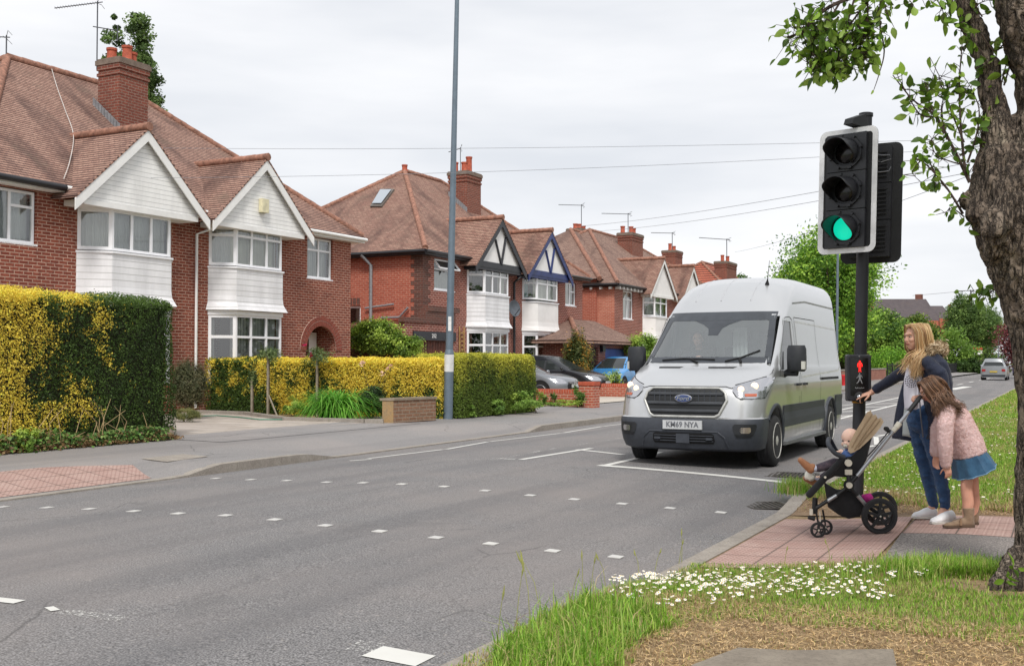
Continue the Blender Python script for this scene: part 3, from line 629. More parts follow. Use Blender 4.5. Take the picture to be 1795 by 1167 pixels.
chimney(H, -26.3, -25.5, 18.3, 19.2, 6, 9.45, [(-26, 18.55, .45), (-26, 18.95, .42)])
b = MB(); ksl = .816
for i in range(9):
    x = -22.95 + i * .11; z0 = 5.3 + ksl * (-19.3 - x); b.ext([(x, 20.40, z0 - .02), (x + .12, 20.40, z0 - .11), (x + .12, 20.40, z0 + .12), (x, 20.40, z0 + .2)], (0, -.012, 0))
b.build('flashing', LEAD, H)
# telephone cable running down the tiles
def slopeF(px, py, k=.816, ez=5.3, ex=-19.3): r = ray(px, py); t = (ez + k * ex - CAM_H) / (r.z + k * r.x); return V((r.x * t + .03, r.y * t, CAM_H + r.z * t + .05))
pcab = [slopeF(*q_) for q_ in ((88, 120), (98, 155), (112, 195), (127, 240), (121, 285), (110, 318))]
def lerpc(pts, k=6):
    out = []
    for i in range(len(pts) - 1):
        p0, p1, p2, p3 = pts[max(i - 1, 0)], pts[i], pts[i + 1], pts[min(i + 2, len(pts) - 1)]
        for j in range(k):
            t = j / k; out.append(.5 * ((2 * p1) + (p2 - p0) * t + (2 * p0 - 5 * p1 + 4 * p2 - p3) * t * t + (3 * p1 - p0 - 3 * p2 + p3) * t ** 3))
    return out + [pts[-1]]
def aerial(name, label, base, h, L, ang, nel=12, r=.014, tilt=.0, cross=None, m=None, lift=.12):
    """roof TV aerial: mast, boom and dipoles"""
    t = thing(name, label, 'aerial', base); m = m or plain('aerial_metal', (96, 98, 104), .5, .6); bx, by, bz = base
    b = MB(); b.tube([(bx, by, bz - .25), (bx, by, bz + h)], r * 1.25, 6); b.build('mast', m, t)
    d = V((math.cos(ang), math.sin(ang), math.tan(tilt))); c = V((bx, by, bz + h - .05)); sd = V((-d.y, d.x, 0)).normalized(); b = MB(); b.tube([c - d * .12 * L, c + d * L], r, 6)
    for i in range(nel): p = c + d * (L * (i + .5) / nel); b.tube([p - sd * .1, p + sd * .1], r * .45, 4)
    for s_ in (-1, 1): b.tube([c + sd * .02, c - d * .1 * L + V((0, 0, s_ * lift)) + sd * .14], r * .5, 4); b.tube([c - d * .12 * L + V((0, 0, s_ * lift)) - sd * .2, c - d * .12 * L + V((0, 0, s_ * lift)) + sd * .2], r * .5, 4)
    b.build('boom', m, t); 
    if cross: q = V((bx, by, bz + h * cross)); b = MB(); b.tube([q - V((.05, .1, 0)), q + V((.15, .55, .04))], r, 6); b.tube([q + V((.15, .55, -.25)), q + V((.15, .55, .18))], r, 6); b.build('arm', m, t)
    return t
aerial('television_aerial', 'tall rooftop aerial on the mast beside the nearest tall chimney', tuple(onX(170, 105, -22.9)), 1.58, 1.1, -2.55, 16, tilt=-.17, cross=.55)
aerial('television_aerial', 'small aerial at the far left edge above the nearest roof', tuple(onX(11, 96, -24.2)), .5, .7, -2.5, 6)
# ---------------------------------------------------------------- house pair 2 (black gable, blue gable)
H = thing('semi_detached_house', 'brick semi-detached pair with one black and one blue timbered gable', 'house', (XF, 38.5, .2))
Yl, Yr = onX(741, 500, XF).y, onX(1021, 520, XF).y
b = MB()
yA = [onX(p_, 500, XF).y for p_ in (761, 797)]; yB = [onX(p_, 520, XF).y for p_ in (991, 1010)]
b1 = (onX(818.5, 480, XF).y, onX(850, 480, XF + .5).y, onX(891, 480, XF + .5).y); b2 = (onX(915.5, 500, XF).y, onX(942, 500, XF + .5).y, onX(977, 500, XF + .5).y)
holes = [(yA[0] - Yl, yA[1] - Yl, 3.98, 5.08), (yB[0] - Yl, yB[1] - Yl, 3.95, 5.0)] + [(q[0] + .1 - Yl, q[2] + .3 - Yl, a_, c_) for q in (b1, b2) for a_, c_ in ((4.0, 5.0), (.9, 2.5))]
wallgrid(b, (XF, Yl, 0), u, n, Yr - Yl, .1, 5.25, holes)
b.poly([(XF, Yr, .1), (-28.6, Yr, .1), (-28.6, Yr, 5.25), (XF, Yr, 5.25)]); b.build('wall', BR2, H)
b = MB(); wy = [onY(p_, 600, Yl).x for p_ in (632, 560)]
wallgrid(b, (-28.6, Yl, 0), (1, 0, 0), (0, -1, 0), 28.6 + XF, .1, 5.25, [(28.6 + wy[1], 28.6 + wy[0], 1.55, 3.45)]); b.build('side_wall', BR2S, H)
win(H, (wy[1], Yl + .06, 1.6), (1, 0, 0), (0, -1, 0), wy[0] - wy[1] - .02, 1.83, (.5,), (), 'sides', name='side_window')
b = MB()
for i in range(11): b.box(wy[1] + (wy[0] - wy[1]) * i / 11, wy[1] + (wy[0] - wy[1]) * (i + .8) / 11, Yl - .012, Yl - .002, 3.48, 3.72)
b.build('brick_lintel', BRDK, H)
# darker toothed quoins at the corner
b = MB()
for i in range(32):
    z0 = .6 + i * .146; w_ = .36 if i % 2 else .5; b.box(XF - .34 - (w_ - .36), XF + .008, Yl - .008, Yl - .001, z0, z0 + .14); b.box(XF + .001, XF + .008, Yl, Yl + w_, z0, z0 + .14)
b.build('quoins', BRDK, H)
ro, zr2 = hiproof(H, -19.3, 5.3, .83, Yl - .3, Yr + .3, -24.1, 37.4, 40.3, -28.9, TL2)
b = MB(); pot(b, -24.1, 37.4, zr2 - .02, .11, .28); _child(b.build('chimney_pot', POT, None, smooth=40), ro)
c1 = (onX(835.7, 458, -18.9).y, onX(924, 473, -18.9).y); c2 = (onX(928, 475, -18.9).y, onX(1005.5, 488, -18.9).y)
for cc, bd in ((c1, BLKP), (c2, BLUP)):
    gable(H, -18.9, cc[0], cc[1], 5.0, 6.9, -23.1, TL2, bd, REND, struts=[(.05, .12, -.42, 1.05), (.05, .12, .42, 1.2)], hb=.2)
bay(H, XF, .5, b1[0], b1[1], b1[2], b1[2] + .5, (4.0, 5.0), (3.93, 2.75), .16, (.9, 2.6), .2, ('x', 'right', 'x'), ('sides', 'right', 'x'), CLAD, nf=3, tb_up=.68)
bay(H, XF, .5, b2[0], b2[1], b2[2], b2[2] + .5, (4.0, 5.0), (3.88, 2.72), .12, (.9, 2.6), .2, ('left', 'cream', 'x'), ('sides', 'cream', 'x'), REND, nf=2, tb_up=.66)
fo = win(H, (XF - .06, yA[0] + .01, 4.0), u, n, yA[1] - yA[0] - .02, 1.06, (), (.68,), 'half', name='fanlight_window')
q = MB(); W_ = yA[1] - yA[0] - .04; O_ = V((XF + .0, yA[0] + .02, 4.74)); dz = V((.22, 0, .0)); top_ = V((XF - .03, yA[0] + .02, 5.04))
q.beam(top_, top_ + V((0, W_, 0)), .05, .05); q.beam(O_ + dz, O_ + dz + V((0, W_, 0)), .05, .05); q.beam(top_, O_ + dz, .05, .05); q.beam(top_ + V((0, W_, 0)), O_ + dz + V((0, W_, 0)), .05, .05); _child(q.build('open_sash', UPVC, None), fo)
q = MB(); q.poly([top_, top_ + V((0, W_, 0)), O_ + dz + V((0, W_, 0)), O_ + dz]); _child(q.build('sash_pane', GLASS, None), fo)
win(H, (XF - .06, yB[0] + .01, 3.97), u, n, yB[1] - yB[0] - .02, 1.0, (.5,), (.62,), 'cream', name='small_window', cuts=(1,))
yp = onX(901.5, 540, XF + .1).y; pipe(H, [(-19.2, yp + .35, 4.95), (-19.4, yp + .2, 4.78), (-19.5, yp, 4.62), (-19.5, yp, .3)], GUTB, .05)
gp = onY(650, 470, Yl - .12); pipe(H, [V((gp.x - .25, Yl - .35, 5.2)), V((gp.x, Yl - .12, 4.85)), V((gp.x, Yl - .12, .4))], LEAD, .06)
pipe(H, [onY(640, 540, Yl - .1), onY(690, 533, Yl - .1)], LEAD, .035, 'waste_pipe'); pipe(H, [onY(668, 557, Yl - .1), onY(700, 556, Yl - .1), onY(715, 539, Yl - .1)], LEAD, .04, 'waste_pipe')
t = thing('satellite_dish', 'grey satellite dish between the two bays of the timbered house', 'dish', tuple(onX(899, 541, XF + .3)))
b = MB(); b.lathe([(.02, 0), (.2, .025), (.3, .07), (.33, .1), (.32, .105), (.2, .04), (.01, .012)], t.location, (.9, -.25, .1), 20); b.build('dish', plain('dish_grey', (92, 98, 106), .5), t, smooth=40); b = MB(); b.tube([t.location, t.location + V((-.32, 0, -.12))], .02, 6); b.tube([t.location + V((.05, 0, -.3)), t.location + V((.35, -.1, -.02))], .015, 6); b.build('bracket', GUTB, t)
cy0 = onX(795, 320, -22.1).y
def chim_at(H_, pxl, pxr, pyt, pxc, X1, dX, zb, pots, k, ez=5.3, ex=-19.3):
    """chimney from the pixel columns of its left edge, corner and right edge and its top"""
    y0 = onX(pxc, pyt, X1).y; y1 = onX(pxr, pyt, X1).y; zt = onX(pxc, pyt, X1).z
    return chimney(H_, X1 - dX, X1, y0, y1, zb, zt, [(X1 - dX * a_, y0 + (y1 - y0) * c_, h_) for a_, c_, h_ in pots])
chim_at(H, 797, 843, 300, 819, -22.2, .9, 6.5, [(.8, .2, .42), (.45, .4, .44), (.5, .8, .75)], .83)
b = MB()
yq = onX(819, 300, -22.2).y - .015
for i in range(9):
    x = -23.1 + i * .1; z0 = 5.3 + .83 * (-19.3 - x); b.ext([(x, yq, z0 - .02), (x + .11, yq, z0 - .1), (x + .11, yq, z0 + .12), (x, yq, z0 + .2)], (0, -.012, 0))
b.build('flashing', LEAD, H)
aerial('television_aerial', 'small aerial beside the chimney of the timbered gable house', tuple(onX(807, 300, -22.6)), 1.0, .5, -2.6, 6, tilt=-.3)
# rooflight on the side slope
def slope_pt(px, py):  # side slope through (y=Yl-.3,z=5.3) rising to (37.4, zr2)
    k = (zr2 - 5.3) / (37.4 - (Yl - .3)); r = ray(px, py); t = (5.3 - k * (Yl - .3) - CAM_H) / (r.z - k * r.y); return V((r.x * t, r.y * t, CAM_H + r.z * t))
q = [slope_pt(*a) + V((0, -.05, .06)) for a in ((650, 364), (670, 364), (692, 334), (668, 334))]
b = MB(); b.add(q + [x_ - V((0, -.1, .12)) for x_ in q], [(0, 1, 2, 3), (0, 4, 5, 1), (1, 5, 6, 2), (2, 6, 7, 3), (3, 7, 4, 0)]); rl = b.build('rooflight', plain('rooflight_frame', (104, 98, 92), .5), H)
c_ = sum(q, V()) / 4; b = MB(); b.poly([c_ + (x_ - c_) * .8 + V((0, -.03, .04)) for x_ in q]); _child(b.build('rooflight_pane', NT('rooflight_glass').set(Roughness=.05, Base_Color=(.5, .55, .6, 1), Metallic=.7).m, None), rl)
# lean-to garage with dark lintel
ga, gb = onX(708, 600, -19.3).y, onX(803, 600, -19.3).y; G = thing('garage', 'old brick garage with brown doors and a dark number board', 'garage', (-19.3, (ga + gb) / 2, .2))
d0_, d1_ = onX(729, 600, -19.3).y, onX(795, 600, -19.3).y; zt = onX(740, 566, -19.3).z; zl = onX(740, 596, -19.3).z
b = MB(); wallgrid(b, (-19.3, ga, 0), u, n, gb - ga, .1, zt, [(d0_ - ga, d1_ - ga, .1, zl)], .12); b.poly([(-19.3, ga, .1), (-24, ga, .1), (-24, ga, zt), (-19.3, ga, zt)]); b.poly([(-19.3, ga, zt), (-19.3, gb, zt), (-24, gb, zt), (-24, ga, zt)]); b.build('wall', BR2, G)
b = MB(); b.box(-19.45, -19.25, ga - .1, d0_ + .55, zt + .002, zt + .16); b.box(-19.58, -19.27, d0_ + .551, gb - .25, zt + .002, zt + .42); b.box(-19.58, -19.24, d0_ + .7, gb + .02, zt + .421, zt + .6); b.build('coping', BRDK, G)
b = MB(); b.box(-19.3, -19.25, d0_ - .2, d1_ + .1, zl - .0, zl + .3); lb = b.build('number_board', BLKP, G)
b = MB()
for i in range(14): w_ = (d1_ - d0_) / 14; b.box(-19.44, -19.40, d0_ + i * w_ + .01, d0_ + (i + 1) * w_ - .01, .2, zl)
b.build('garage_door', plain('brown_doors', (106, 58, 42), .6, 0, .25, 7), G)
def text(par, body, size, O, rot, m, name='lettering', ext=.002, align='CENTER', sx=1.0, bold=0.0):
    c = bpy.data.curves.new(name, 'FONT'); c.body = body; c.size = size; c.extrude = ext; c.align_x = align; c.align_y = 'CENTER'; c.resolution_u = 2; c.offset = bold
    o = bpy.data.objects.new(name, c); dg = None; COL.objects.link(o); bpy.context.view_layer.update()
    me = bpy.data.meshes.new_from_object(o); bpy.data.objects.remove(o); me.materials.clear(); me.materials.append(m)
    M = Matrix.Translation(O) @ rot.to_4x4() @ Matrix.Diagonal((sx, 1, 1, 1)); me.transform(M); ob = bpy.data.objects.new(name, me); COL.objects.link(ob)
    if par is not None: _child(ob, par)
    return ob
FACEX = Matrix(((0, 0, 1), (1, 0, 0), (0, 1, 0)))          # text reading along +Y, facing +X
text(lb, '202', .2, V((-19.246, (onX(761, 591, -19.25).y), zl + .15)), FACEX, REND)
# ---------------------------------------------------------------- house 3 (white gables beyond)
H = thing('semi_detached_house', 'brick semi-detached pair with white gables partly behind the van', 'house', (XF, 57, .2))
Yl = onX(1077, 520, XF).y; ym = Yl + 13.2; b = MB(); w3 = [onX(p_, 530, XF).y for p_ in (1092, 1110)]
wallgrid(b, (XF, Yl, 0), u, n, 20.6, .1, 5.25, [(w3[0] - Yl, w3[1] - Yl, 3.6, 5.05)]); b.build('wall', BR2, H)
b = MB(); b.poly([(XF, Yl, .1), (-28, Yl, .1), (-28, Yl, 5.25), (XF, Yl, 5.25)]); b.build('side_wall', brick_m('patched_brick', (188, 108, 84), (202, 126, 104), (200, 160, 140), (150, 76, 60), soot=.4), H)
ro, zr3 = hiproof(H, -19.3, 5.3, .765, Yl - .3, 70.2, -24.1, 56.7, 62.4, -28.9, TL3)
b = MB()
for i in range(26): b.box(-19.55, -19.3, Yl + i * .5, Yl + i * .5 + .1, 5.02, 5.14)
for i in range(14): b.box(-19.7 - i * .5, -19.8 - i * .5, Yl - .25, Yl, 5.02, 5.14)
_child(b.build('rafter_feet', WHITE, None), ro)
f0 = onX(1142, 509, -18.9).y; 
g2_ = onX(1217, 473, -18.9).y
for a0, a1 in ((f0, f0 + 4.2), (g2_ - 2.0, g2_ + 2.0)): gable(H, -18.9, a0, a1, 5.0, 6.95, -23.2, TL2, WHITE, REND, hb=.16)
y1 = onX(1126.5, 530, XF).y; bay(H, XF, .5, y1 + .0, y1 + .5, onX(1169, 530, XF + .5).y, onX(1169, 530, XF + .5).y + .5, (3.85, 5.0), (3.78, 2.7), .1, (.9, 2.6), .2, ('net', 'net', 'x'), 'net', REND, nf=2, tb_up=.62)
win(H, (XF - .06, w3[0] + .01, 3.62), u, n, w3[1] - w3[0] - .02, 1.4, (.5,), (.7,), 'cream', name='small_window')
chim_at(H, 1090, 1127, 408, 1108, -22.4, .9, 6.5, [(.8, .2, .42), (.45, .5, .44), (.5, .8, .4)], .83)
chimney(H, -26.2, -25.3, 58.3, 60.2, 7, 9.3, [(-25.8, 58.6, .3), (-25.8, 59.2, .35), (-25.8, 59.8, .3)])
# older wing with a hip between the two pairs
b = MB(); A = onX(1051, 488, -20.2); P = onX(1000, 402, -24.6); y0 = A.y; ez = A.z; B = V((-20.2, Yl + 1.5, ez)); b.poly([A, B, V((-24.6, 57.5, P.z)), P]); b.poly([V((-29, y0, ez)), A, P]); wr = b.build('wing_roof', TL3, H)
r_ = MB(); ridge(r_, A, P, .12); ridge(r_, P, V((-24.6, 57.5, P.z)), .1); _child(r_.build('ridge_tiles', RIDGE, None, smooth=50), wr)
b = MB(); b.box(-28, -20.5, y0 + .3, Yl - .002, .1, ez - .02); b.build('wing_wall', BR2S, H)
# single-storey garage extension with blue door
g0, g1 = onX(1017, 583, -17.2).y, onX(1108, 620, -17.6).y; G = thing('garage', 'single-storey brick garage with blue up-and-over door and tiled lean-to roof', 'garage', (-17.6, (g0 + g1) / 2, .2))
bd = [onX(p_, 620, -17.6).y for p_ in (1030, 1049, 1061, 1097)]; ze = onX(1060, 598, -17.6).z
b = MB(); wallgrid(b, (-17.6, g0 + .6, 0), u, n, g1 - g0 - .6, .1, ze, [(bd[0] - g0 - .6, bd[1] - g0 - .6, .1, ze - .25), (bd[2] - g0 - .6, bd[3] - g0 - .6, .1, ze - .3)], .15); b.box(-19.58, -17.76, g0 + .6, g0 + .62, .1, ze); b.box(-19.58, -17.76, g1 - .02, g1, .1, ze); b.build('wall', BR2, G)
b = MB(); gt_ = onX(1000, 559, -19.58); zt = gt_.z; b.poly([(-17.2, g0 - .1, ze), (-17.2, g1 + .3, ze), (-19.58, g1 + .3, zt), (-19.58, gt_.y, zt)]); b.poly([(-19.58, g0 - .1, ze), (-17.2, g0 - .1, ze), (-19.58, gt_.y, zt)]); b.box(-19.55, -17.22, g0 - .08, g1 + .28, ze - .14, ze - .005); gr = b.build('roof', TL3, G)
r_ = MB(); ridge(r_, (-17.25, g0, ze + .03), (-19.58, gt_.y, zt + .03), .11); _child(r_.build('ridge_tiles', RIDGE, None, smooth=50), gr)
b = MB()
for i in range(5): z0 = .2 + i * (ze - .52) / 5; b.box(-17.72, -17.69, bd[2], bd[3], z0, z0 + (ze - .52) / 5 - .02)
b.box(-17.74, -17.72, bd[2], bd[3], .2, ze - .3); gd = b.build('garage_door', plain('blue_door', (82, 104, 176), .45, 0, .1, 3), G); b = MB(); b.tube([(-17.66, (bd[2] + bd[3]) / 2, .95), (-17.66, (bd[2] + bd[3]) / 2, 1.1)], .02, 6); _child(b.build('handle', LEAD, None), gd)
b = MB()
for i in range(6): w_ = (bd[1] - bd[0]) / 6; b.box(-17.73, -17.7, bd[0] + i * w_ + .01, bd[0] + (i + 1) * w_ - .01, .2, ze - .27)
b.build('side_door', plain('dark_brown_gate', (74, 46, 40), .6, 0, .2, 8), G)
b = MB(); b.box(-17.6, -17.45, bd[1] + .15, bd[1] + .45, 1.9, 2.15); b.build('wall_lamp', GUTB, G)
aerial('television_aerial', 'aerial on the rear chimney left of the second tall chimney', (-25.8, 59.5, 9.4), 1.5, 1.4, -2.5, 8, r=.018)
aerial('television_aerial', 'aerial above the chimney of the farther white-gabled house', (-22.9, onX(1101, 400, -22.9).y, onX(1101, 402, -22.9).z), .95, 1.6, -2.5, 8, r=.018)
# ---------------------------------------------------------------- house 4: orange roofs further on
H = thing('brick_house', 'orange-tiled brick house seen only as roofs above the van', 'house', (XF, 82, .2)); Yl = onX(1180, 520, XF).y
Yl = 72.0; b = MB(); b.box(-28.5, XF, Yl, Yl + 13, .1, 5.25); b.build('wall', BR2, H)
ro, zr4 = hiproof(H, -19.3, 5.3, .8, Yl - .3, Yl + 13.3, -23.6, Yl + 4.4, Yl + 9, -28.5, tile_m('orange_tiles', (198, 112, 84), (182, 96, 72), amt=.2, h=.3, w=.3))
chim_at(H, 1263, 1291, 458, 1274, -21.6, .9, 6.0, [(.6, .3, .5), (.5, .7, .5)], .8); chimney(H, -26, -25, Yl + 2.6, Yl + 4.2, 6, 9.5, [(-25.5, Yl + 2.9, .5), (-25.5, Yl + 3.8, .4)])
gable(H, -18.9, Yl + 1.0, Yl + 5.0, 5.0, 6.9, -23, TL2, WHITE, REND, hb=.16)
aerial('television_aerial', 'aerial on the thin mast between the two farthest chimneys', (-25.5, Yl + 3.4, 9.6), 1.3, 1.6, -2.5, 6, r=.022)
aerial('television_aerial', 'aerial on the last chimney before the green tree', tuple(onX(1274, 445, -22.0)), 1.1, 2.2, -2.4, 10, r=.024, tilt=.03)
# ================================================================ hedges, plants, trees
def hashn(P, sc, seed=0):
    """cheap smooth 3-D value noise, vectorised"""
    P = np.asarray(P) * sc + seed * 17.17; i = np.floor(P).astype(int); f = P - i; f = f * f * (3 - 2 * f); out = 0
    def h(a): 
        n = (a[:, 0] * 374761393 + a[:, 1] * 668265263 + a[:, 2] * 2147483647 + seed * 144665) & 0xffffffff; n = ((n ^ (n >> 13)) * 1274126177) & 0xffffffff
        return ((n ^ (n >> 16)) & 0xffff) / 65535.0
    for dx in (0, 1):
        for dy in (0, 1):
            for dz in (0, 1):
                w = (f[:, 0] if dx else 1 - f[:, 0]) * (f[:, 1] if dy else 1 - f[:, 1]) * (f[:, 2] if dz else 1 - f[:, 2]); out = out + w * h(i + np.array([dx, dy, dz]))
    return out
def fnoise(P, sc, seed=0): return (hashn(P, sc, seed) * .55 + hashn(P, sc * 2.1, seed + 1) * .3 + hashn(P, sc * 4.3, seed + 2) * .15)
def box_surface(dims, n, rs, faces=None, round_=.15):
    """points + normals on a rounded box centred at 0 (x,y) sitting on z=0"""
    lx, ly, lz = dims; ar = {'+x': ly * lz, '-x': ly * lz, '+y': lx * lz, '-y': lx * lz, '+z': lx * ly}
    faces = faces or list(ar); w = np.array([ar[f] for f in faces]); cnt = (w / w.sum() * n).astype(int); P = []; Nn = []
    for f, c in zip(faces, cnt):
        a, b = rs.uniform(-.5, .5, c), rs.uniform(0, 1, c)
        if f[1] == 'x': s_ = 1 if f[0] == '+' else -1; P.append(np.stack([np.full(c, s_ * lx / 2), a * ly, b * lz], 1)); Nn.append(np.tile([s_, 0, 0], (c, 1)))
        elif f[1] == 'y': s_ = 1 if f[0] == '+' else -1; P.append(np.stack([a * lx, np.full(c, s_ * ly / 2), b * lz], 1)); Nn.append(np.tile([0, s_, 0], (c, 1)))
        else: P.append(np.stack([a * lx, (b - .5) * ly, np.full(c, lz)], 1)); Nn.append(np.tile([0, 0, 1], (c, 1)))
    P = np.concatenate(P); Nn = np.concatenate(Nn).astype(float)
    # round the edges: pull to a rounded box
    r = round_; q = np.stack([np.clip(P[:, 0], -lx / 2 + r, lx / 2 - r), np.clip(P[:, 1], -ly / 2 + r, ly / 2 - r), np.clip(P[:, 2], 0, lz - r)], 1)
    d = P - q; L = np.linalg.norm(d, axis=1)[:, None] + 1e-9; m = L[:, 0] > 1e-6; Nn[m] = (d / L)[m]; P[m] = (q + d / L * r)[m]; return P, Nn
CORE = plain('hedge_twigs', (44, 44, 26), .95, 0, .3, 8)
def hedge(name, label, c, rz, dims, n, leaf, colf, seed=3, amp=.05, depth=.09, faces=None, round_=.16, grp=None, cat='hedge'):
    t = thing(name, label, cat, c, rz, grp); rs = np.random.RandomState(seed); P, Nn = box_surface(dims, n, rs, faces, round_)
    nn = fnoise(P, 2.2, seed) - .5; n2 = hashn(P, 9, seed + 5) - .5
    D = nn * amp * 2 + n2 * amp * .9 - np.abs(rs.normal(0, depth, len(P))); D[rs.rand(len(P)) < .01] += .05; Q = P + Nn * D[:, None]
    C = colf(Q, D, rs); v = rs.uniform(.72, 1.25, (len(P), 1)); C = np.clip(C * v, 0, 1)
    me = leafmesh('leaves', Q, Nn, leaf, LEAF, col=C, aspect=.6, seed=seed); me.parent = t
    k = MB(); lx, ly, lz = dims; e = amp + depth * 1.1; k.box(-lx / 2 + e, lx / 2 - e, -ly / 2 + e, ly / 2 - e, -.02, lz - e); k.build('stems', CORE, t, world=False); return t
YEL, YEL2, DGR, MGR, LGR = lc(236, 214, 44), lc(208, 186, 36), lc(50, 74, 28), lc(84, 114, 40), lc(140, 160, 50)
def mixc(a, b, f): f = np.clip(f, 0, 1)[:, None]; return a * (1 - f) + b * f
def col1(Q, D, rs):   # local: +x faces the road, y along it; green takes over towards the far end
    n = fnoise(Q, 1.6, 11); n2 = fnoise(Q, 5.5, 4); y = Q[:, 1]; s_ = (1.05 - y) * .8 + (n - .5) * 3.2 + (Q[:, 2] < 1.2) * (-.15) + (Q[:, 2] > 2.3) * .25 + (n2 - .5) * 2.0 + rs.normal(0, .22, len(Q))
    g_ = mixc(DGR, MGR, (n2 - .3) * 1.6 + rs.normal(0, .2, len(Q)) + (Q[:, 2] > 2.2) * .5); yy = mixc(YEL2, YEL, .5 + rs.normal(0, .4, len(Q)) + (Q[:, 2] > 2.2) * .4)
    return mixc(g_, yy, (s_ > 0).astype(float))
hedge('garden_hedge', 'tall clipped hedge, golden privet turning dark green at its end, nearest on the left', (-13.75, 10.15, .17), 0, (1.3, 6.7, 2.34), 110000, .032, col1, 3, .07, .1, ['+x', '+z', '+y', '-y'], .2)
def col2(Q, D, rs):   # local x along hedge from house (-) to street (+)
    n = fnoise(Q, 1.1, 21); n2 = fnoise(Q, 4.5, 9); x = Q[:, 0]; s_ = .58 + (n - .5) * 2.2 + (n2 - .5) * 2.2 + (Q[:, 2] - .7) * .75 - np.exp(-((x + 2.2) / .8) ** 2) * .6 - np.exp(-((x - .0) / .5) ** 2) * .4 - (x < -2.2) * .25 + rs.normal(0, .25, len(Q))
    return mixc(mixc(DGR, MGR, n2 + rs.normal(0, .2, len(Q))), mixc(YEL2, YEL, .45 + rs.normal(0, .4, len(Q)) + (Q[:, 2] > 1.15) * .5), (s_ > 0).astype(float))
hedge('garden_hedge', 'golden privet hedge running from the house wall to the lamp post', (-15.9, 21.2, .2), 0, (7.0, .9, 1.36), 70000, .04, col2, 5, .06, .09, ['-y', '+z', '+x'], .14)
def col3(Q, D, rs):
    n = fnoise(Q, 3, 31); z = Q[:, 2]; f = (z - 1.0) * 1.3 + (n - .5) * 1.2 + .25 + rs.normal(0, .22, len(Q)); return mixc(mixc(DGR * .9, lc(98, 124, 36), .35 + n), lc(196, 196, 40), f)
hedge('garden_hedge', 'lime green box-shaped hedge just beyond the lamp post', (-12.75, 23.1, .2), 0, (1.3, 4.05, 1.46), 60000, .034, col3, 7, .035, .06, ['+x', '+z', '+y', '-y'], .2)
# -------- loose plants
def shrub(name, label, c, rad, n, leaf, cols, seed=1, flat=1, aspect=.5, cat='shrub', stems=5, lump=.35, grp=None, up=.0, droop=0):
    """crown of leaf clumps on a few stems; rad=(rx,ry,rz), centre height given by rz"""
    t = thing(name, label, cat, c, 0, grp); rs = np.random.RandomState(seed); k = max(8, int(n / 90)); rx, ry, rz = rad
    th = rs.uniform(0, 2 * np.pi, k); u = rs.uniform(-1, 1, k); r_ = rs.uniform(.35, 1, k) ** .5; C = np.stack([rx * r_ * np.sqrt(1 - u * u) * np.cos(th), ry * r_ * np.sqrt(1 - u * u) * np.sin(th), rz * r_ * u], 1) * (1 - lump * .5)
    idx = rs.randint(0, k, n); P = C[idx] + rs.normal(size=(n, 3)) * np.array([rx, ry, rz]) * lump * .42; P[:, 2] += rz + up; keep = P[:, 2] > .02; P = P[keep]; idx = idx[keep]
    cc = np.stack(cols); ci = rs.randint(0, len(cols), k); Cc = cc[ci][idx] * rs.uniform(.65, 1.3, (len(P), 1))
    Nn = P - np.array([0, 0, rz + up]); Nn /= np.linalg.norm(Nn, axis=1)[:, None] + 1e-6; Nn[:, 2] += .5
    me = leafmesh('foliage', P, Nn, leaf, LEAF, col=np.clip(Cc, 0, 1), aspect=aspect, seed=seed); me.parent = t
    b = MB()
    for i in range(stems):
        q = C[rs.randint(0, k)] * .8 + np.array([0, 0, rz + up]); w = q * .4 + rs.normal(0, .04, 3); b.tube([(rs.normal(0, .03), rs.normal(0, .03), -.05), tuple(w), tuple(q)], [max(.008, rx * .03), max(.006, rx * .02), .004], 5)
    b.build('stems', BARKS, t, world=False); return t
BARKS = plain('stem_bark', (98, 84, 68), .9, 0, .3, 20)
G1, G2, G3, G4, G5 = lc(60, 92, 34), lc(88, 126, 46), lc(120, 158, 58), lc(44, 66, 30), lc(158, 186, 70)
def grd(px, py, z=.21): p = onZ(px, py, z); return (p.x, p.y, z - .01)
shrub('rosemary_bush', 'grey-green rosemary bush on bare stems beside the tall hedge', (*onX(331, 722, -17.0).xy, .21), (.42, .42, .55), 16000, .06, [lc(92, 96, 66), lc(70, 78, 50), lc(110, 108, 78)], 3, aspect=.24, up=.22)
shrub('lavender_bush', 'low grey herb clump at the foot of the rosemary bush', (*onX(325, 727, -16.3).xy, .21), (.4, .3, .16), 3000, .06, [lc(120, 124, 70), lc(90, 100, 54)], 4, aspect=.12)
def standard_rose(label, c, h, crown, seed, roses=(), stake=None, name='standard_rose'):
    t = shrub(name, label, c, crown, 900, .05, [lc(92, 118, 66), lc(66, 90, 48), lc(118, 138, 84)], seed, stems=0, up=h - crown[2], lump=.6)
    b = MB(); b.tube([(0, 0, -.03), (.01, 0, h * .5), (.0, 0, h + .1)], [.02, .016, .012], 6); b.build('stem', BARKS, t, world=False)
    b = MB(); b.tube([(.0, -.04, -.03), (.0, -.04, h * 1.0)], .026, 6)
    if stake: b.tube([(.03, -.04, .5), (.3, -.05, 0)], .02, 6)
    b.build('stake', plain('weathered_stake', (150, 140, 124), .9, 0, .2, 9), t, world=False)
    for (dx, dz, r_, rgb) in roses: petals(t, (dx, -.1, dz), r_, rgb)
    return t
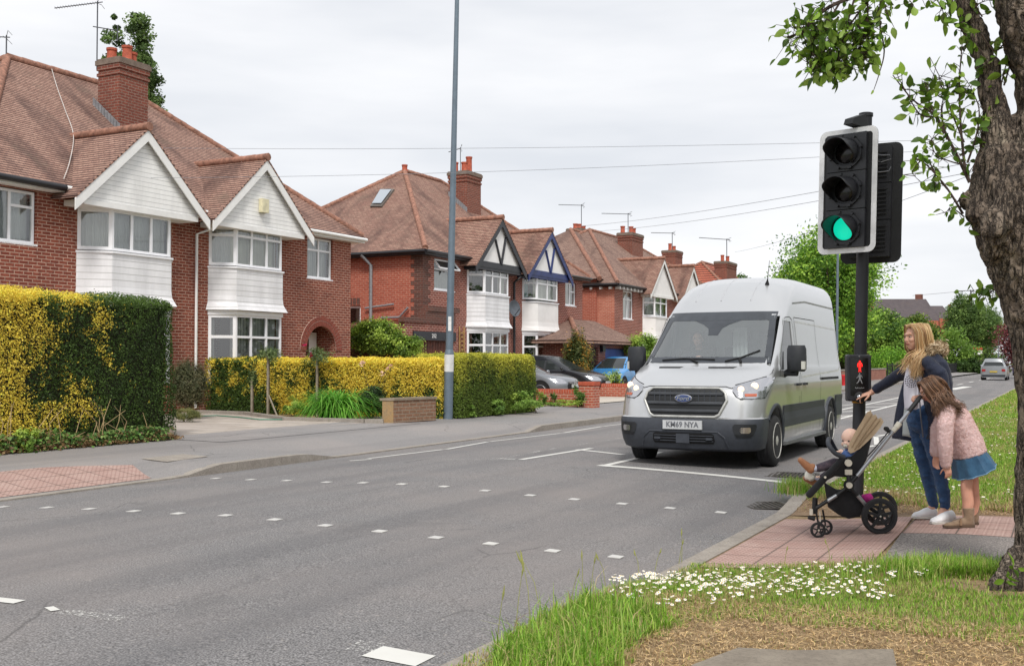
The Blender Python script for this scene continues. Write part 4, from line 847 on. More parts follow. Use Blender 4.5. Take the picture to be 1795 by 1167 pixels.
def petals(t, c, r_, rgb, name='bloom'):
    b = MB(); rs = random.Random(int(r_ * 1000) + int(abs(c[0]) * 100))
    for k in range(16):
        a = rs.uniform(0, 6.28); e = rs.uniform(-.5, 1.4); d = V((math.cos(a) * math.cos(e), math.sin(a) * math.cos(e), math.sin(e))); s_ = V((-d.y, d.x, 0)).normalized(); w = d.cross(s_); o = V(c) + d * r_ * .3
        b.poly([o, o + d * r_ * .5 + s_ * r_ * .5, o + d * r_ * .9 + w * .1 * r_, o + d * r_ * .5 - s_ * r_ * .5])
    return b.build(name, plain('petals_%d_%d_%d' % rgb, rgb, .7, 0, .1, 30), t, world=False)
PINK, PEACH, RED_ = (214, 44, 106), (240, 206, 180), (176, 30, 50)
standard_rose('standard rose tied to a stake with a leaning prop, no blooms, before the golden hedge', (*onX(471, 724, -16.4).xy, .2), 1.45, (.36, .3, .2), 5, stake=1)
standard_rose('standard rose with bright pink blooms on a stake before the golden hedge', (*onX(557, 716, -15.6).xy, .2), 1.35, (.34, .28, .3), 6, [(-.32, 1.62, .07, PINK), (-.1, 1.4, .08, PINK), (-.1, 1.37, .06, PINK)], name='standard_rose')
standard_rose('thin young rose stake left of the leaning prop', (*onX(443, 722, -16.9).xy, .2), .85, (.12, .1, .3), 8)
# daylily clump: arching blades
def blades(name, label, c, n, L, w, spread, cols, seed, cat='plant', mat=None):
    t = thing(name, label, cat, c); rs = np.random.RandomState(seed); b = []; cl = []; k = 7
    for i in range(n):
        a = rs.uniform(0, 2 * np.pi); r0 = rs.uniform(0, spread); o = np.array([r0 * np.cos(rs.uniform(0, 6.28)), r0 * .6 * np.sin(rs.uniform(0, 6.28)), 0]); out = np.array([np.cos(a), np.sin(a) * .8, 0]); sd = np.array([-out[1], out[0], 0]); l = L * rs.uniform(.6, 1.15); e = rs.uniform(.75, 1.45); pts = []; p = o.copy(); ang = e
        for j in range(k): wd = w * (1 - (j / (k - 1)) ** 2) * rs.uniform(.9, 1.1) * .5 + .0008; pts.append((p - sd * wd, p + sd * wd)); p = p + (out * np.cos(ang) + np.array([0, 0, np.sin(ang)])) * l / (k - 1); ang -= rs.uniform(.28, .5)
        b.append(pts); cl.append(cols[rs.randint(len(cols))] * rs.uniform(.7, 1.3))
    vs = np.array([q for pts in b for pr in pts for q in pr]); vs[:, 2] = np.maximum(vs[:, 2], .01); fs = []; C = []
    for i in range(n):
        o = i * k * 2
        for j in range(k - 1): fs.append((o + 2 * j, o + 2 * j + 1, o + 2 * j + 3, o + 2 * j + 2)); C.append(cl[i])
    me = bpy.data.meshes.new('blades'); me.from_pydata(vs.tolist(), [], fs); me.materials.append(LEAF); ca = me.color_attributes.new('leafcol', 'FLOAT_COLOR', 'CORNER'); c4 = np.ones((len(fs), 4)); c4[:, :3] = np.clip(C, 0, 1); ca.data.foreach_set('color', np.repeat(c4, 4, axis=0).ravel())
    me.polygons.foreach_set('use_smooth', [True] * len(fs)); o = bpy.data.objects.new('leaves', me); COL.objects.link(o); o.parent = t; return t
blades('daylily_clump', 'bright green clump of long arching leaves beside the low wall', (*grd(590, 735)[:2], .22), 900, 1.35, .03, .38, [lc(104, 168, 52), lc(80, 140, 40), lc(136, 190, 78)], 3)
shrub('leafy_perennial', 'small lime plant at the left of the arching clump', (*grd(515, 728)[:2], .22), (.3, .25, .22), 1200, .05, [G3, G5], 8, stems=2)
pt = shrub('peony_bush', 'dark green rose bush with pale peach blooms beside the low wall', (*grd(652, 733)[:2], .21), (.42, .32, .42), 3600, .07, [lc(38, 62, 30), lc(54, 84, 36), lc(74, 100, 50)], 9, aspect=.35)
for (px, py, r_) in ((635, 639, .085), (685, 643, .06), (680, 648, .06), (670, 656, .07)):
    q = onY(px, py, pt.location.y - .1); petals(pt, tuple(q - V(pt.location)), r_, PEACH); b = MB(); e = q - V(pt.location); b.tube([(e.x * .5, 0, .7), tuple(e - V((0, 0, .03)))], .006, 4); b.build('stem', BARKS, pt, world=False)
# bed edging and green hose
b = MB()
ed = [onZ(345, 724, .21), onZ(430, 727, .21), onZ(500, 737, .21), onZ(640, 741, .21), onZ(672, 741, .21)]
for a, c in zip(ed[:-1], ed[1:]): b.beam(a + V((0, 0, .03)), c + V((0, 0, .03)), .12, .1)
tag(b.build('bed_edging', M_KERB), 'low concrete edging along the flower bed', 'edging')
b = MB(); b.tube([onZ(x, y, .235) for x, y in ((312, 731), (345, 729), (380, 728), (420, 731), (455, 735), (500, 735), (540, 732))], .011, 6)
tag(b.build('garden_hose', plain('green_hose', (42, 130, 104), .4)), 'thin green hose lying along the edge of the slab drive', 'hose')
# leaf litter strip / ground ivy along hedge 1
def groundcover(name, label, pts, n, leaf, cols, h, seed, kind='stuff', cat='ground cover'):
    rs = np.random.RandomState(seed); P = []
    for _ in range(n):
        i = rs.randint(len(pts) - 1); f = rs.rand(); a, c = pts[i], pts[i + 1]; w = a[2] * (1 - f) + c[2] * f; x = a[0] * (1 - f) + c[0] * f + rs.normal(0, w * .4); y = a[1] * (1 - f) + c[1] * f + rs.normal(0, w * .3); hh = h * rs.rand() ** 1.5 * (.4 + 1.2 * hashn(np.array([[x, y, 0]]), 1.8, seed)[0]); P.append((x, y, zfar(x, y) + .01 + hh))
    P = np.array(P); C = np.stack(cols)[rs.randint(0, len(cols), len(P))] * rs.uniform(.65, 1.3, (len(P), 1)); N_ = np.tile([.4, -.2, 1.], (len(P), 1)); o = leafmesh(name, P, N_, leaf, LEAF, col=np.clip(C, 0, 1), aspect=.8, seed=seed); return tag(o, label, cat, kind=kind)
groundcover('ground_ivy', 'ivy and weeds along the foot of the tall hedge', [(-12.95, 6.5, .3), (-13.0, 10, .3), (-13.0, 13.1, .22)], 6500, .055, [lc(70, 112, 44), lc(96, 140, 60), lc(54, 84, 34), lc(120, 150, 74), lc(120, 100, 66)], .19, 3)
groundcover('leaf_litter', 'dry leaf litter and stalks under the tall hedge', [(-12.9, 6.5, .2), (-12.95, 13.3, .16)], 5000, .04, [lc(120, 92, 58), lc(92, 70, 46), lc(150, 124, 84)], .05, 5, cat='leaf litter')
b = MB(); rs_ = random.Random(5)
for i in range(26):
    y = rs_.uniform(9.5, 12.7); x = -13.03 + rs_.uniform(-.03, .12); hh = rs_.uniform(.25, .75); b.tube([(x, y, .17), (x + rs_.uniform(-.05, .1), y + rs_.uniform(-.15, .15), .17 + hh * .6), (x + rs_.uniform(-.02, .1), y + rs_.uniform(-.25, .25), .17 + hh)], [.007, .006, .003], 4)
tag(b.build('dry_stalks', plain('straw_stalk', (176, 152, 112), .9)), 'dry stalks sticking up at the foot of the tall hedge', 'stalks', kind='stuff')
shrub('weed_clump', 'pale green weed arching out of the tall hedge foot', (-12.85, 10.35, .17), (.16, .2, .22), 500, .06, [G5, G3], 13, stems=3)
def rock(name, label, c, r, seed, rgb=(128, 112, 98)):
    b = MB(); b.ball((0, 0, 0), (r[0], r[1], r[2]), 16, 12); b.v = [tuple(V(v) * (1 + .22 * noise.noise(V(v) * 3 / max(r) * .6 + V((seed, 0, 0))))) for v in b.v]; o = b.build(name, stone_m('stone_%d' % seed, rgb, tuple(x + 22 for x in rgb)), smooth=60); o.location = c; return tag(o, label, 'stone')
rock('boulder', 'rounded brown stone at the corner of the tall hedge', (*onZ(289, 763, .25).xy, .26), (.14, .16, .13), 4)
# low brown garden wall (open end) with coping
A = onZ(668, 741, .2); B = onZ(690, 741, .2); C_ = onZ(764, 736, .2); t = thing('low_brick_wall', 'short weathered brown brick wall with stone coping beside the drive', 'wall', (A.x, A.y, .19)); Dv = C_ - B; Sv = A - B; nrm = Sv.normalized() * .23
b = MB(); b.frame(B, Dv, nrm, (0, 0, .46)); b.build('wall', BROLD, t); b = MB(); b.frame(B - Dv.normalized() * .03 - nrm.normalized() * .03 + V((0, 0, .46)), Dv * 1.02, nrm * 1.3, (0, 0, .05)); b.build('coping', stone_m('coping_stone', (128, 116, 100), (160, 146, 128)), t)
b = MB(); b.frame(B - Dv.normalized() * .012 + nrm * .01, Dv.normalized() * .01, nrm * .98, (0, 0, .458)); b.build('lit_end_face', stone_m('lit_end_stone', (176, 140, 92), (150, 132, 104)), t)  # yellowish light on the wall's end face, painted as a thin coloured slab
# fence and trellis between the pairs
FYp = onX(700, 600, -19.45).y; zt = onY(660, 609, FYp).z; t = thing('garden_fence', 'weathered brown trellis fence between the first two pairs of houses', 'fence', (-22, FYp, .2)); b = MB(); x0, x1 = -25.2, -19.42
for k in (0.35, 1.0, zt - .1): b.box(x0, x1, FYp - .03, FYp, k - .05, k + .05)
for i in range(int((x1 - x0) / .16)): x = x0 + i * .16; b.box(x, x + .12, FYp + .001, FYp + .02, .25, zt - .15)
b.build('panel', plain('fence_wood', (98, 70, 52), .85, 0, .3, 6), t); b = MB()
for x in (x0, -22.3, x1 - .1): b.box(x, x + .1, FYp - .05, FYp + .05, .2, zt + .05)
b.build('post', plain('fence_post_wood', (120, 104, 74), .85, 0, .3, 6), t); b = MB()
for i in range(6): b.box(x0, x1 - .6, FYp, FYp + .02, zt + .06 + i * .12, zt + .09 + i * .12)
for i in range(24): b.box(x0 + i * .21, x0 + i * .21 + .03, FYp + .021, FYp + .03, zt + .05, zt + .72)
b.build('trellis', plain('trellis_wood', (96, 84, 70), .9, 0, .3, 6), t); CG = [lc(138, 172, 50), lc(108, 146, 42), lc(166, 196, 70), lc(80, 110, 36)]
q = onY(655, 590, FYp - .3); shrub('climbing_plant', 'bright green climber sprawling over the trellis fence', (q.x, FYp - .25, q.z - .62), (1.15, .4, .62), 9000, .085, CG, 15, up=.0, stems=4)
q = onY(700, 608, FYp - .35); shrub('climbing_plant', 'bright green climber spilling from the fence towards the brown garage', (q.x + .2, FYp - .4, q.z - .42), (.75, .4, .42), 5000, .085, CG, 16)
b = MB(); y0, y1 = onX(806, 600, XF + .05).y, onX(814, 600, XF + .05).y
for i in range(14): b.beam((XF + .03, y0, .5 + i * .15), (XF + .03, y1, .62 + i * .15), .015, .02); b.beam((XF + .045, y1, .5 + i * .15), (XF + .045, y0, .62 + i * .15), .015, .02)
for y in (y0, y1): b.box(XF + .02, XF + .05, y - .015, y + .015, .2, 2.75)
tag(b.build('trellis', plain('trellis_new_wood', (196, 158, 104), .8)), 'narrow golden trellis on the wall left of the first timbered bay', 'trellis')
shrub('climbing_plant', 'thin dark climber on the narrow golden trellis', (XF + .15, (y0 + y1) / 2, .25), (.14, .22, .85), 1200, .06, [G1, G2], 18)
# planting at the lamp post and hedge foot
def ff(px, py, z=.2): return grd(px, py, z)
shrub('weed_clump', 'green weeds with red flowers at the foot of the lime hedge', ff(815, 731), (.28, .25, .16), 900, .06, [G2, G3, G1], 21, stems=3)
tt = shrub('valerian_plant', 'plant with crimson flower heads between lamp post and lime hedge', ff(822, 729), (.2, .2, .2), 400, .05, [G2, G1], 22, stems=4)
for (dx, dz, r_) in ((-.12, .42, .06), (.08, .46, .06), (.16, .38, .05), (0, .33, .05)): petals(tt, (dx, -.05, dz), r_, RED_)
shrub('weed_clump', 'bushy weeds at the middle foot of the lime hedge', ff(868, 727), (.4, .3, .2), 1300, .06, [G2, G3], 23, stems=3)
shrub('weed_clump', 'tall pale weeds at the far foot of the lime hedge', ff(905, 724), (.6, .3, .27), 2200, .06, [G2, G5, G3], 24, stems=3)
shrub('weed_clump', 'rough weeds at the far corner of the lime hedge', ff(938, 722), (.35, .3, .3), 1500, .06, [G2, G5, G3], 25, stems=3)
shrub('weed_clump', 'weeds between the low brown wall and the lamp post', ff(772, 731), (.25, .3, .25), 900, .06, [G1, G2], 26, stems=3)
# red garden walls
def gwall(name, label, p0, p1, zt, th=.22, m=BRWL, cop=True, zb=.18):
    t = thing(name, label, 'wall', (p0[0], p0[1], zb)); p0, p1 = V((*p0, zb)), V((*p1, zb)); d = p1 - p0; nn = V((-d.y, d.x, 0)).normalized() * th; h = zt - zb; b = MB(); b.frame(p0, d, nn, (0, 0, h - (.115 if cop else 0))); b.build('wall', m, t)
    if cop:
        b = MB(); k = max(2, int(d.length / .079))
        for i in range(k): b.frame(p0 + d * i / k + V((0, 0, h - .11)) - nn * .02, d * (.88 / k), nn * 1.04, (0, 0, .11))
        b.build('coping', plain('coping_brick', (190, 92, 66), .9, 0, .2, 12), t)
        b = MB(); b.frame(p0 + V((0, 0, h - .113)), d, nn, (0, 0, .1)); b.build('coping_mortar', plain('mortar', (206, 182, 168), .9), t)
    return t
yw = 28.3; a, c = onY(940, 700, yw), onY(1015, 700, yw); zt = onY(980, 682, yw).z; gwall('brick_wall', 'low red brick wall in front of the black and silver cars', (a.x - 1.2, yw), (c.x, yw), zt)
a, c = onY(1015, 700, yw - .08), onY(1040.5, 700, yw - .08); zt = onY(1028, 669, yw).z; t = thing('brick_pier', 'red brick pier at the end of the low wall', 'pier', (a.x, yw - .08, .18)); b = MB(); b.box(a.x, c.x, yw - .08, yw + .36, .16, zt - .1); b.build('shaft', BRWL, t); b = MB(); b.box(a.x - .02, c.x + .02, yw - .1, yw + .38, zt - .1, zt); b.build('cap', plain('coping_brick', (190, 92, 66)), t)
yw2 = 36.4; a, c = onY(1049, 690, yw2), onY(1125, 690, yw2); zt = onY(1080, 672, yw2).z; gwall('brick_wall', 'low red brick wall between the blue car and the van', (a.x, yw2), (c.x, yw2), zt)
shrub('foxglove_plant', 'foxglove with pointed leaves against the pier', (*onY(1012, 706, yw - .3).xy, .2), (.24, .2, .34), 900, .08, [G1, G2], 31, aspect=.3, stems=3)
shrub('weed_clump', 'small upright weed against the low red wall', (*onY(969, 706, yw - .2).xy, .2), (.12, .12, .26), 400, .06, [G1, G2], 32, aspect=.3, stems=2)
shrub('weed_clump', 'scattered yellow-green weeds in front of the low red wall', (*onY(985, 710, yw - .4).xy, .2), (.8, .2, .1), 900, .06, [G3, G5], 33, stems=2)
shrub('garden_shrub', 'small pale green shrub before the blue car', (*onY(1072, 690, yw2 + .9).xy, .2), (.5, .4, .5), 1300, .09, [G5, lc(170, 196, 96), G3], 34)
q = onX(1012, 650, -16.6); py_ = shrub('pyracantha_bush', 'tall firethorn bush with orange berries between the blue bay and the garage', (-16.6, q.y, .2), (.62, .62, 1.25), 10000, .085, [lc(74, 92, 44), lc(100, 112, 56), lc(56, 72, 34), lc(196, 150, 46)], 35)
shrub('garden_tree', 'small bright green tree between the blue garage door and the van', (*onX(1128, 600, -16.8).xy, 1.1), (.9, .9, .75), 5000, .1, [lc(128, 168, 50), lc(160, 190, 70), lc(98, 134, 40)], 36, up=.2)
# -------- trees
def tree(name, label, base, H_, crowns, n, leaf, cols, tr=.25, seed=1, lim=10, bark=(96, 84, 70), dens=.33, sc=1.0, grp=None, droop=0.0, nclump=None, trunkname='trunk'):
    if sc != 1.0: crowns = [(a * sc, b_ * sc, 1.45 + (z - 1.45) * sc, rx * sc, ry * sc, rz * sc) for a, b_, z, rx, ry, rz in crowns]; leaf *= sc; tr *= sc
    t = thing(name, label, 'tree', base, 0, grp); rs = np.random.RandomState(seed); P = []; Cx = []; tot = sum(c[3] * c[4] * c[5] for c in crowns); cents = []
    for (cx, cy, cz, rx, ry, rz) in crowns:
        k = max(6, int((nclump or n / 70) * rx * ry * rz / tot)); th = rs.uniform(0, 2 * np.pi, k); u = rs.uniform(-1, 1, k); r_ = rs.uniform(.15, 1, k) ** .42
        r_ *= 1 + .28 * (hashn(np.stack([np.cos(th) * 2, np.sin(th) * 2, u * 2], 1) + 5, 1.3, seed) - .5) * 2
        C = np.stack([cx + rx * r_ * np.sqrt(1 - u * u) * np.cos(th), cy + ry * r_ * np.sqrt(1 - u * u) * np.sin(th), cz + rz * r_ * u], 1); cents.append(C)
        m = int(n * rx * ry * rz / tot); idx = rs.randint(0, k, m); cs = rs.uniform(.5, 1.35, k); sp = min(rx, ry, rz) * dens; q = rs.normal(size=(m, 3)); q = q / (np.linalg.norm(q, axis=1)[:, None] + 1e-9) * (rs.rand(m) ** .45)[:, None] * (sp * 1.75 * cs[idx])[:, None] * np.array([1, 1, .7]); Q = C[idx] + q
        if droop: Q[:, 2] -= np.abs(q[:, 0]) * droop * rs.rand(m)
        P.append(Q); cc = np.stack(cols)[rs.randint(0, len(cols), k)][idx]; Cx.append(cc * rs.uniform(.7, 1.3, (m, 1)))
    P = np.concatenate(P); Cx = np.concatenate(Cx); keep = P[:, 2] > .1; P, Cx = P[keep], Cx[keep]; N_ = rs.normal(size=P.shape) + np.array([0, 0, .9])
    me = leafmesh('crown', P, N_, leaf, LEAF, col=np.clip(Cx, 0, 1), aspect=.6, seed=seed); me.parent = t; C = np.concatenate(cents)
    b = MB(); top = np.array([crowns[0][0], crowns[0][1], crowns[0][2] + crowns[0][5] * .5]); b.tube([(0, 0, -.2), tuple(top * .35 + rs.normal(0, .1, 3)), tuple(top * .7), tuple(top)], [tr * 1.15, tr * .85, tr * .5, tr * .15], 10)
    for i in range(lim):
        q = C[rs.randint(len(C))]; f = rs.uniform(.25, .7); s_ = top * f; w = s_ * .45 + q * .55 + np.array([0, 0, .3]); b.tube([tuple(s_), tuple(w), tuple(q)], [tr * .42, tr * .25, tr * .06], 6)
    b.build(trunkname, plain('tree_bark_%d_%d_%d' % bark, bark, .9, 0, .3, 6), t, world=False, smooth=60); return t
# poplar behind the nearest house
def dplace(px, d, z=0): p = atD(px, 635, d); return (p.x, p.y, z)
tree('poplar_tree', 'narrow poplar rising behind the nearest tall chimney', dplace(224, 48), 17, [(-.9, .3, 11.6, .7, .7, 2.2), (0, 0, 12.0, 1.15, 1.1, 3.4), (-.72, -.3, 14.4, .42, .42, 2.5), (.3, .2, 14.3, .62, .6, 2.7), (.95, .4, 11.6, .55, .55, 2.4)], 48000, .15, [lc(84, 112, 60), lc(110, 140, 76), lc(62, 84, 48)], .2, 41, dens=.36, nclump=420)
gg_ = [lc(138, 186, 52), lc(164, 206, 66), lc(110, 160, 44), lc(78, 122, 36)]
tree('lime_tree', 'large bright green tree behind the van and the signal pole', dplace(1455, 74), 11, [(0, 0, 7.6, 3.3, 3.3, 2.9), (-1.9, 0, 6.3, 1.9, 2.2, 2.0), (1.6, 0, 6.2, 1.5, 2, 2.3), (.4, 0, 3.6, 2.6, 2.5, 1.9)], 42000, .2, gg_, .35, 42, 14, dens=.28)
gd_ = [lc(90, 132, 46), lc(116, 156, 56), lc(64, 100, 36), lc(134, 170, 62)]
tree('broadleaf_tree', 'rounded mid-green tree between the signal pole and the woman', dplace(1548, 99.3), 6, [(0, 0, 3.3, 2.4, 2.4, 1.7), (1.6, 0, 2.3, 2.0, 2.2, 1.5), (-1.6, 0, 2.6, 1.6, 2, 1.8)], 26000, .2, gd_, .25, 43, 8, dens=.3, sc=1.24)
tree('broadleaf_tree', 'olive green tree in front of the slate-roofed house', dplace(1612, 132.1), 6, [(-.2, 0, 3.9, 1.7, 2.0, 1.9), (-2.2, 0, 3.3, 1.7, 2, 1.9), (1.1, .3, 2.5, .9, 2, 1.2)], 20000, .24, [lc(116, 140, 40), lc(92, 120, 36), lc(140, 158, 52), lc(66, 94, 30)], .25, 44, 8, dens=.3, sc=1.32)
tree('broadleaf_tree', 'pale leafy sapling behind the fur hood', dplace(1668, 142.3), 3, [(0, 0, 1.9, 1.5, 1.2, 1.5)], 7000, .16, [lc(128, 164, 60), lc(96, 134, 44)], .12, 45, 5, dens=.35, sc=2.03)
tree('privet_bush', 'bright green rounded bush over the low wall behind the signal box', dplace(1560, 92.1), 2.5, [(0, 0, 1.1, 1.5, 1.2, 1.3), (-1.3, .2, .9, 1.0, 1, .9)], 14000, .12, [lc(120, 172, 36), lc(148, 194, 56), lc(92, 142, 30)], .08, 46, 4, dens=.3, sc=1.40)
tree('garden_bush', 'brownish green bush just right of the van tail', dplace(1482, 76.9), 3.5, [(0, 0, 1.9, 1.0, 1, 1.9)], 9000, .12, [lc(112, 120, 66), lc(86, 100, 50), lc(130, 130, 84)], .08, 47, 4, dens=.32, sc=1.33)
bt = tree('silver_birch', 'leaning silver birch with white forked trunk near the bus stop sign', dplace(1690, 165.6), 6, [(.2, 0, 4.5, 1.6, 1.5, 1.6), (-.2, 0, 5.6, .9, .9, 1.4), (1.5, 0, 4.1, 1.3, 1.3, 1.4)], 26000, .15, [lc(94, 126, 60), lc(116, 146, 72), lc(72, 102, 50)], .16, 48, 6, (224, 222, 216), dens=.27, droop=.2, sc=1.88)
tree('silver_birch', 'second birch filling the right side of the birch pair', dplace(1722, 215.7), 6, [(0, 0, 4.2, 1.7, 1.6, 2.0), (-.9, 0, 5.4, .8, .8, 1.4)], 20000, .15, [lc(96, 128, 60), lc(118, 148, 72), lc(74, 104, 50)], .12, 49, 5, (150, 140, 128), dens=.28, droop=.6, sc=2.25)
tree('copper_beech', 'purple-leaved tree beyond the birches at the right edge', dplace(1800, 95), 6, [(0, 0, 3.4, 2.2, 2, 2.8)], 12000, .2, [lc(116, 58, 66), lc(96, 48, 56), lc(140, 76, 80)], .2, 50, 6, dens=.3)
tree('distant_tree', 'small tree crown beside the last chimney above the van', dplace(1303, 100), 9, [(0, 0, 8.6, .9, 1, .9)], 3000, .2, [G2, G1], .1, 51, 3)
tree('distant_tree', 'dark tree mass behind the van tail and signal pole', dplace(1500, 109.5), 6, [(0, 0, 3.4, 3.2, 2, 2.6)], 16000, .25, [G1, G4, G2], .3, 52, 5, dens=.3, sc=1.19)
# far roadside wall, railings, fence, house
tb = thing('brick_house', 'old red brick house with slate roof behind the trees on the right', 'house', dplace(1615, 185)); yb = tb.location.y
A = V(dplace(1545, 112)); 
def hb(px0, px1, py_eave, py_ridge, d, dd, nm_w, nm_r, rm):
    p, q = atD(px0, py_eave, d), atD(px1, py_eave, d); rt = (q - p); rt.z = 0; dv = V((-_s, _c, 0)) * dd; zE = p.z; zR = atD(px0, py_ridge, d + dd / 2).z; b = MB(); P0, P1 = V((p.x, p.y, 0)), V((q.x, q.y, 0)); up = V((0, 0, zE))
    b.poly([P0, P1, P1 + up, P0 + up]); b.poly([P1, P1 + dv, P1 + dv + up, P1 + dv / 2 + V((0, 0, zR)), P1 + up]); b.poly([P0, P0 + dv, P0 + dv + up, P0 + dv / 2 + V((0, 0, zR)), P0 + up]); b.build(nm_w, brick_m('far_brick', (176, 92, 70), (190, 108, 84), (180, 130, 110), w=.6, h=.3, ms=.02), tb)
    b = MB(); e = rt.normalized() * .25; n_ = V((0, 0, zR - zE)); b.poly([P0 - e + up, P1 + e + up, P1 + e + dv / 2 + V((0, 0, zR)), P0 - e + dv / 2 + V((0, 0, zR))]); b.build(nm_r, rm, tb)
SL = tile_m('slate', (112, 104, 104), (98, 92, 96), (130, 100, 76), (70, 66, 70), w=.3, h=.22, amt=.4)
hb(1548, 1645, 562, 524, 180, 12, 'wall', 'roof', SL); hb(1647, 1668, 558, 536, 188, 9, 'wing_wall', 'wing_roof', SL)
b = MB(); p = atD(1611, 520, 188); b.box(p.x - .6, p.x + .6, p.y - .4, p.y + .4, 9.0, p.z + .4); b.build('chimney', BRCH, tb)
b = MB(); p = atD(1665, 536, 193); b.box(p.x - .25, p.x + .25, p.y - .4, p.y + .4, 4.0, p.z + .25); b.build('gable_parapet', BRCH, tb)
def linewall(name, label, px0, px1, X, h, m, th=.25, zb=.15, cop=True):
    y0, y1 = onX(px0, 640, X).y, onX(px1, 640, X).y; t = thing(name, label, 'wall', (X, y0, zb)); b = MB(); b.box(X - th, X, y0, y1, zb, zb + h); b.build('wall', m, t); b = MB(); b.box(X - th - .03, X + .03, y0 - .03, y1 + .03, zb + h, zb + h + .08); b.build('coping', M_KERB, t); return t
BRF = brick_m('roadside_brick', (150, 92, 74), (166, 110, 90), (170, 140, 124), w=.45, h=.15, soot=.5)
linewall('boundary_wall', 'brown brick roadside wall under the rounded bush', 1440, 1553, -12.4, .78, BRF)
y0 = onX(1640, 640, -15.5).y; 
t = thing('timber_fence', 'orange-brown timber fence behind the birches', 'fence', (-15.5, y0, .1)); b = MB(); y1 = onX(1742, 640, -15.5).y
k = 60
for i in range(k): b.box(-15.55, -15.5, y0 + (y1 - y0) * i / k, y0 + (y1 - y0) * (i + .93) / k, .1, 1.95)
b.build('panel', plain('orange_fence', (188, 130, 92), .85, 0, .2, 3), t)
t = thing('railing', 'black metal railing along the far footway by the bus stop', 'railing', (-12.4, onX(1600, 640, -12.4).y, .15)); b = MB(); y0, y1 = onX(1555, 640, -12.4).y, onX(1722, 640, -12.4).y
for z_ in (.35, 1.25): b.box(-12.43, -12.38, y0, y1, z_, z_ + .05)
k = int((y1 - y0) / .35)
for i in range(k): y = y0 + i * .35; b.box(-12.415, -12.39, y, y + .025, .15, 1.3)
b.build('rails', GUTB, t); b = MB()
for i in range(0, k, 8): y = y0 + i * .35; b.box(-12.44, -12.36, y, y + .08, .12, 1.42)
b.build('post', GUTB, t)
sheet('grass_bank', [-12.5, -14, -20, -40, -120], [56, 80, 120, 200, 400], lambda x, y: .17, M_TURF)
tree('distant_tree', 'low far trees closing the road behind the silver car', dplace(1722, 230), 3, [(0, 0, 1.8, 4.5, 2, 2.2)], 9000, .35, [G1, G2, G4], .2, 57, 3)
tree('laurel_hedge', 'dark shrubbery behind the black railing', dplace(1640, 138.9), 2, [(0, 0, .8, 3.5, 1, .9), (3.0, 2, .8, 2.5, 1, .9)], 14000, .2, [G4, G1, lc(60, 84, 34)], .08, 55, 3, sc=1.45)
# ================================================================ vehicles
def interp(x, xs, ys_): return float(np.interp(x, xs, ys_))
class Shell:
    """vehicle body as horizontal slices: rows = (z, front y, half width, bow, corner depth, rear y)"""
    def __init__(s, rows, a0=.68, rc=.12): s.r = np.array(rows, float); s.a0 = a0; s.rc = rc
    def at(s, z): return [float(np.interp(z, s.r[:, 0], s.r[:, k])) for k in range(1, 6)]
    def yf(s, x, z, row=None):
        yc, w, bow, cr, yr = row if row is not None else s.at(z); a = min(1, abs(x) / w); u = max(0, (a - s.a0) / (1 - s.a0)); return yc + bow * a * a + cr * (1 - math.sqrt(max(0, 1 - u * u)))
    def half(s, k, nf=14, ns=26):
        row = s.r[k][1:]; z = s.r[k][0]; yc, w, bow, cr, yr = row; pts = []
        for i in range(nf + 1):
            a = math.sin(i / nf * math.pi / 2); pts.append((a * w, s.yf(a * w, z, row), z))
        y0 = yc + bow + cr; y1 = yr - s.rc
        for i in range(1, ns + 1): pts.append((w, y0 + (y1 - y0) * i / ns, z))
        for i in range(1, 5): t = i / 4 * math.pi / 2; pts.append((w - s.rc * (1 - math.cos(t)), y1 + s.rc * math.sin(t), z))
        pts.append((0, yr + .02, z)); return pts
    def mesh(s, matf=None, nf=14, ns=26):
        b = MB(); rings = []
        for k in range(len(s.r)): h = s.half(k, nf, ns); rings.append(h + [(-x, y, z) for x, y, z in h[-2:0:-1]])
        b.loft(rings, True, True)
        if matf: b.m = [matf(np.mean([b.v[i] for i in f], axis=0)) for f in b.f]
        return b
    def front(s, rows, off=.004, nx=10, mirror=False, b=None):
        """patch following the nose: rows=[(z,x0,x1)]"""
        b = b or MB(); n = len(rows); vs = []
        for z, x0, x1 in rows:
            for i in range(nx + 1): x = x0 + (x1 - x0) * i / nx; vs.append((x, s.yf(x, z) - off, z))
        fs = [(j * (nx + 1) + i, j * (nx + 1) + i + 1, (j + 1) * (nx + 1) + i + 1, (j + 1) * (nx + 1) + i) for j in range(n - 1) for i in range(nx)]
        b.add(vs, fs)
        if mirror: b.add([(-x, y, z) for x, y, z in vs], [f[::-1] for f in fs])
        return b
    def side(s, rows, off=.005, sg=1, ny=6, b=None):
        b = b or MB(); n = len(rows); vs = []
        for z, y0, y1 in rows:
            w = s.at(z)[1] + off
            for i in range(ny + 1): vs.append((sg * w, y0 + (y1 - y0) * i / ny, z))
        b.add(vs, [(j * (ny + 1) + i, j * (ny + 1) + i + 1, (j + 1) * (ny + 1) + i + 1, (j + 1) * (ny + 1) + i) for j in range(n - 1) for i in range(ny)]); return b
    def rear(s, rows, off=.004, nx=8):
        b = MB(); vs = []
        for z, x0, x1 in rows:
            yr = s.at(z)[4] + .02 + off
            for i in range(nx + 1): vs.append((x0 + (x1 - x0) * i / nx, yr, z))
        b.add(vs, [(j * (nx + 1) + i, j * (nx + 1) + i + 1, (j + 1) * (nx + 1) + i + 1, (j + 1) * (nx + 1) + i) for j in range(len(rows) - 1) for i in range(nx)]); return b
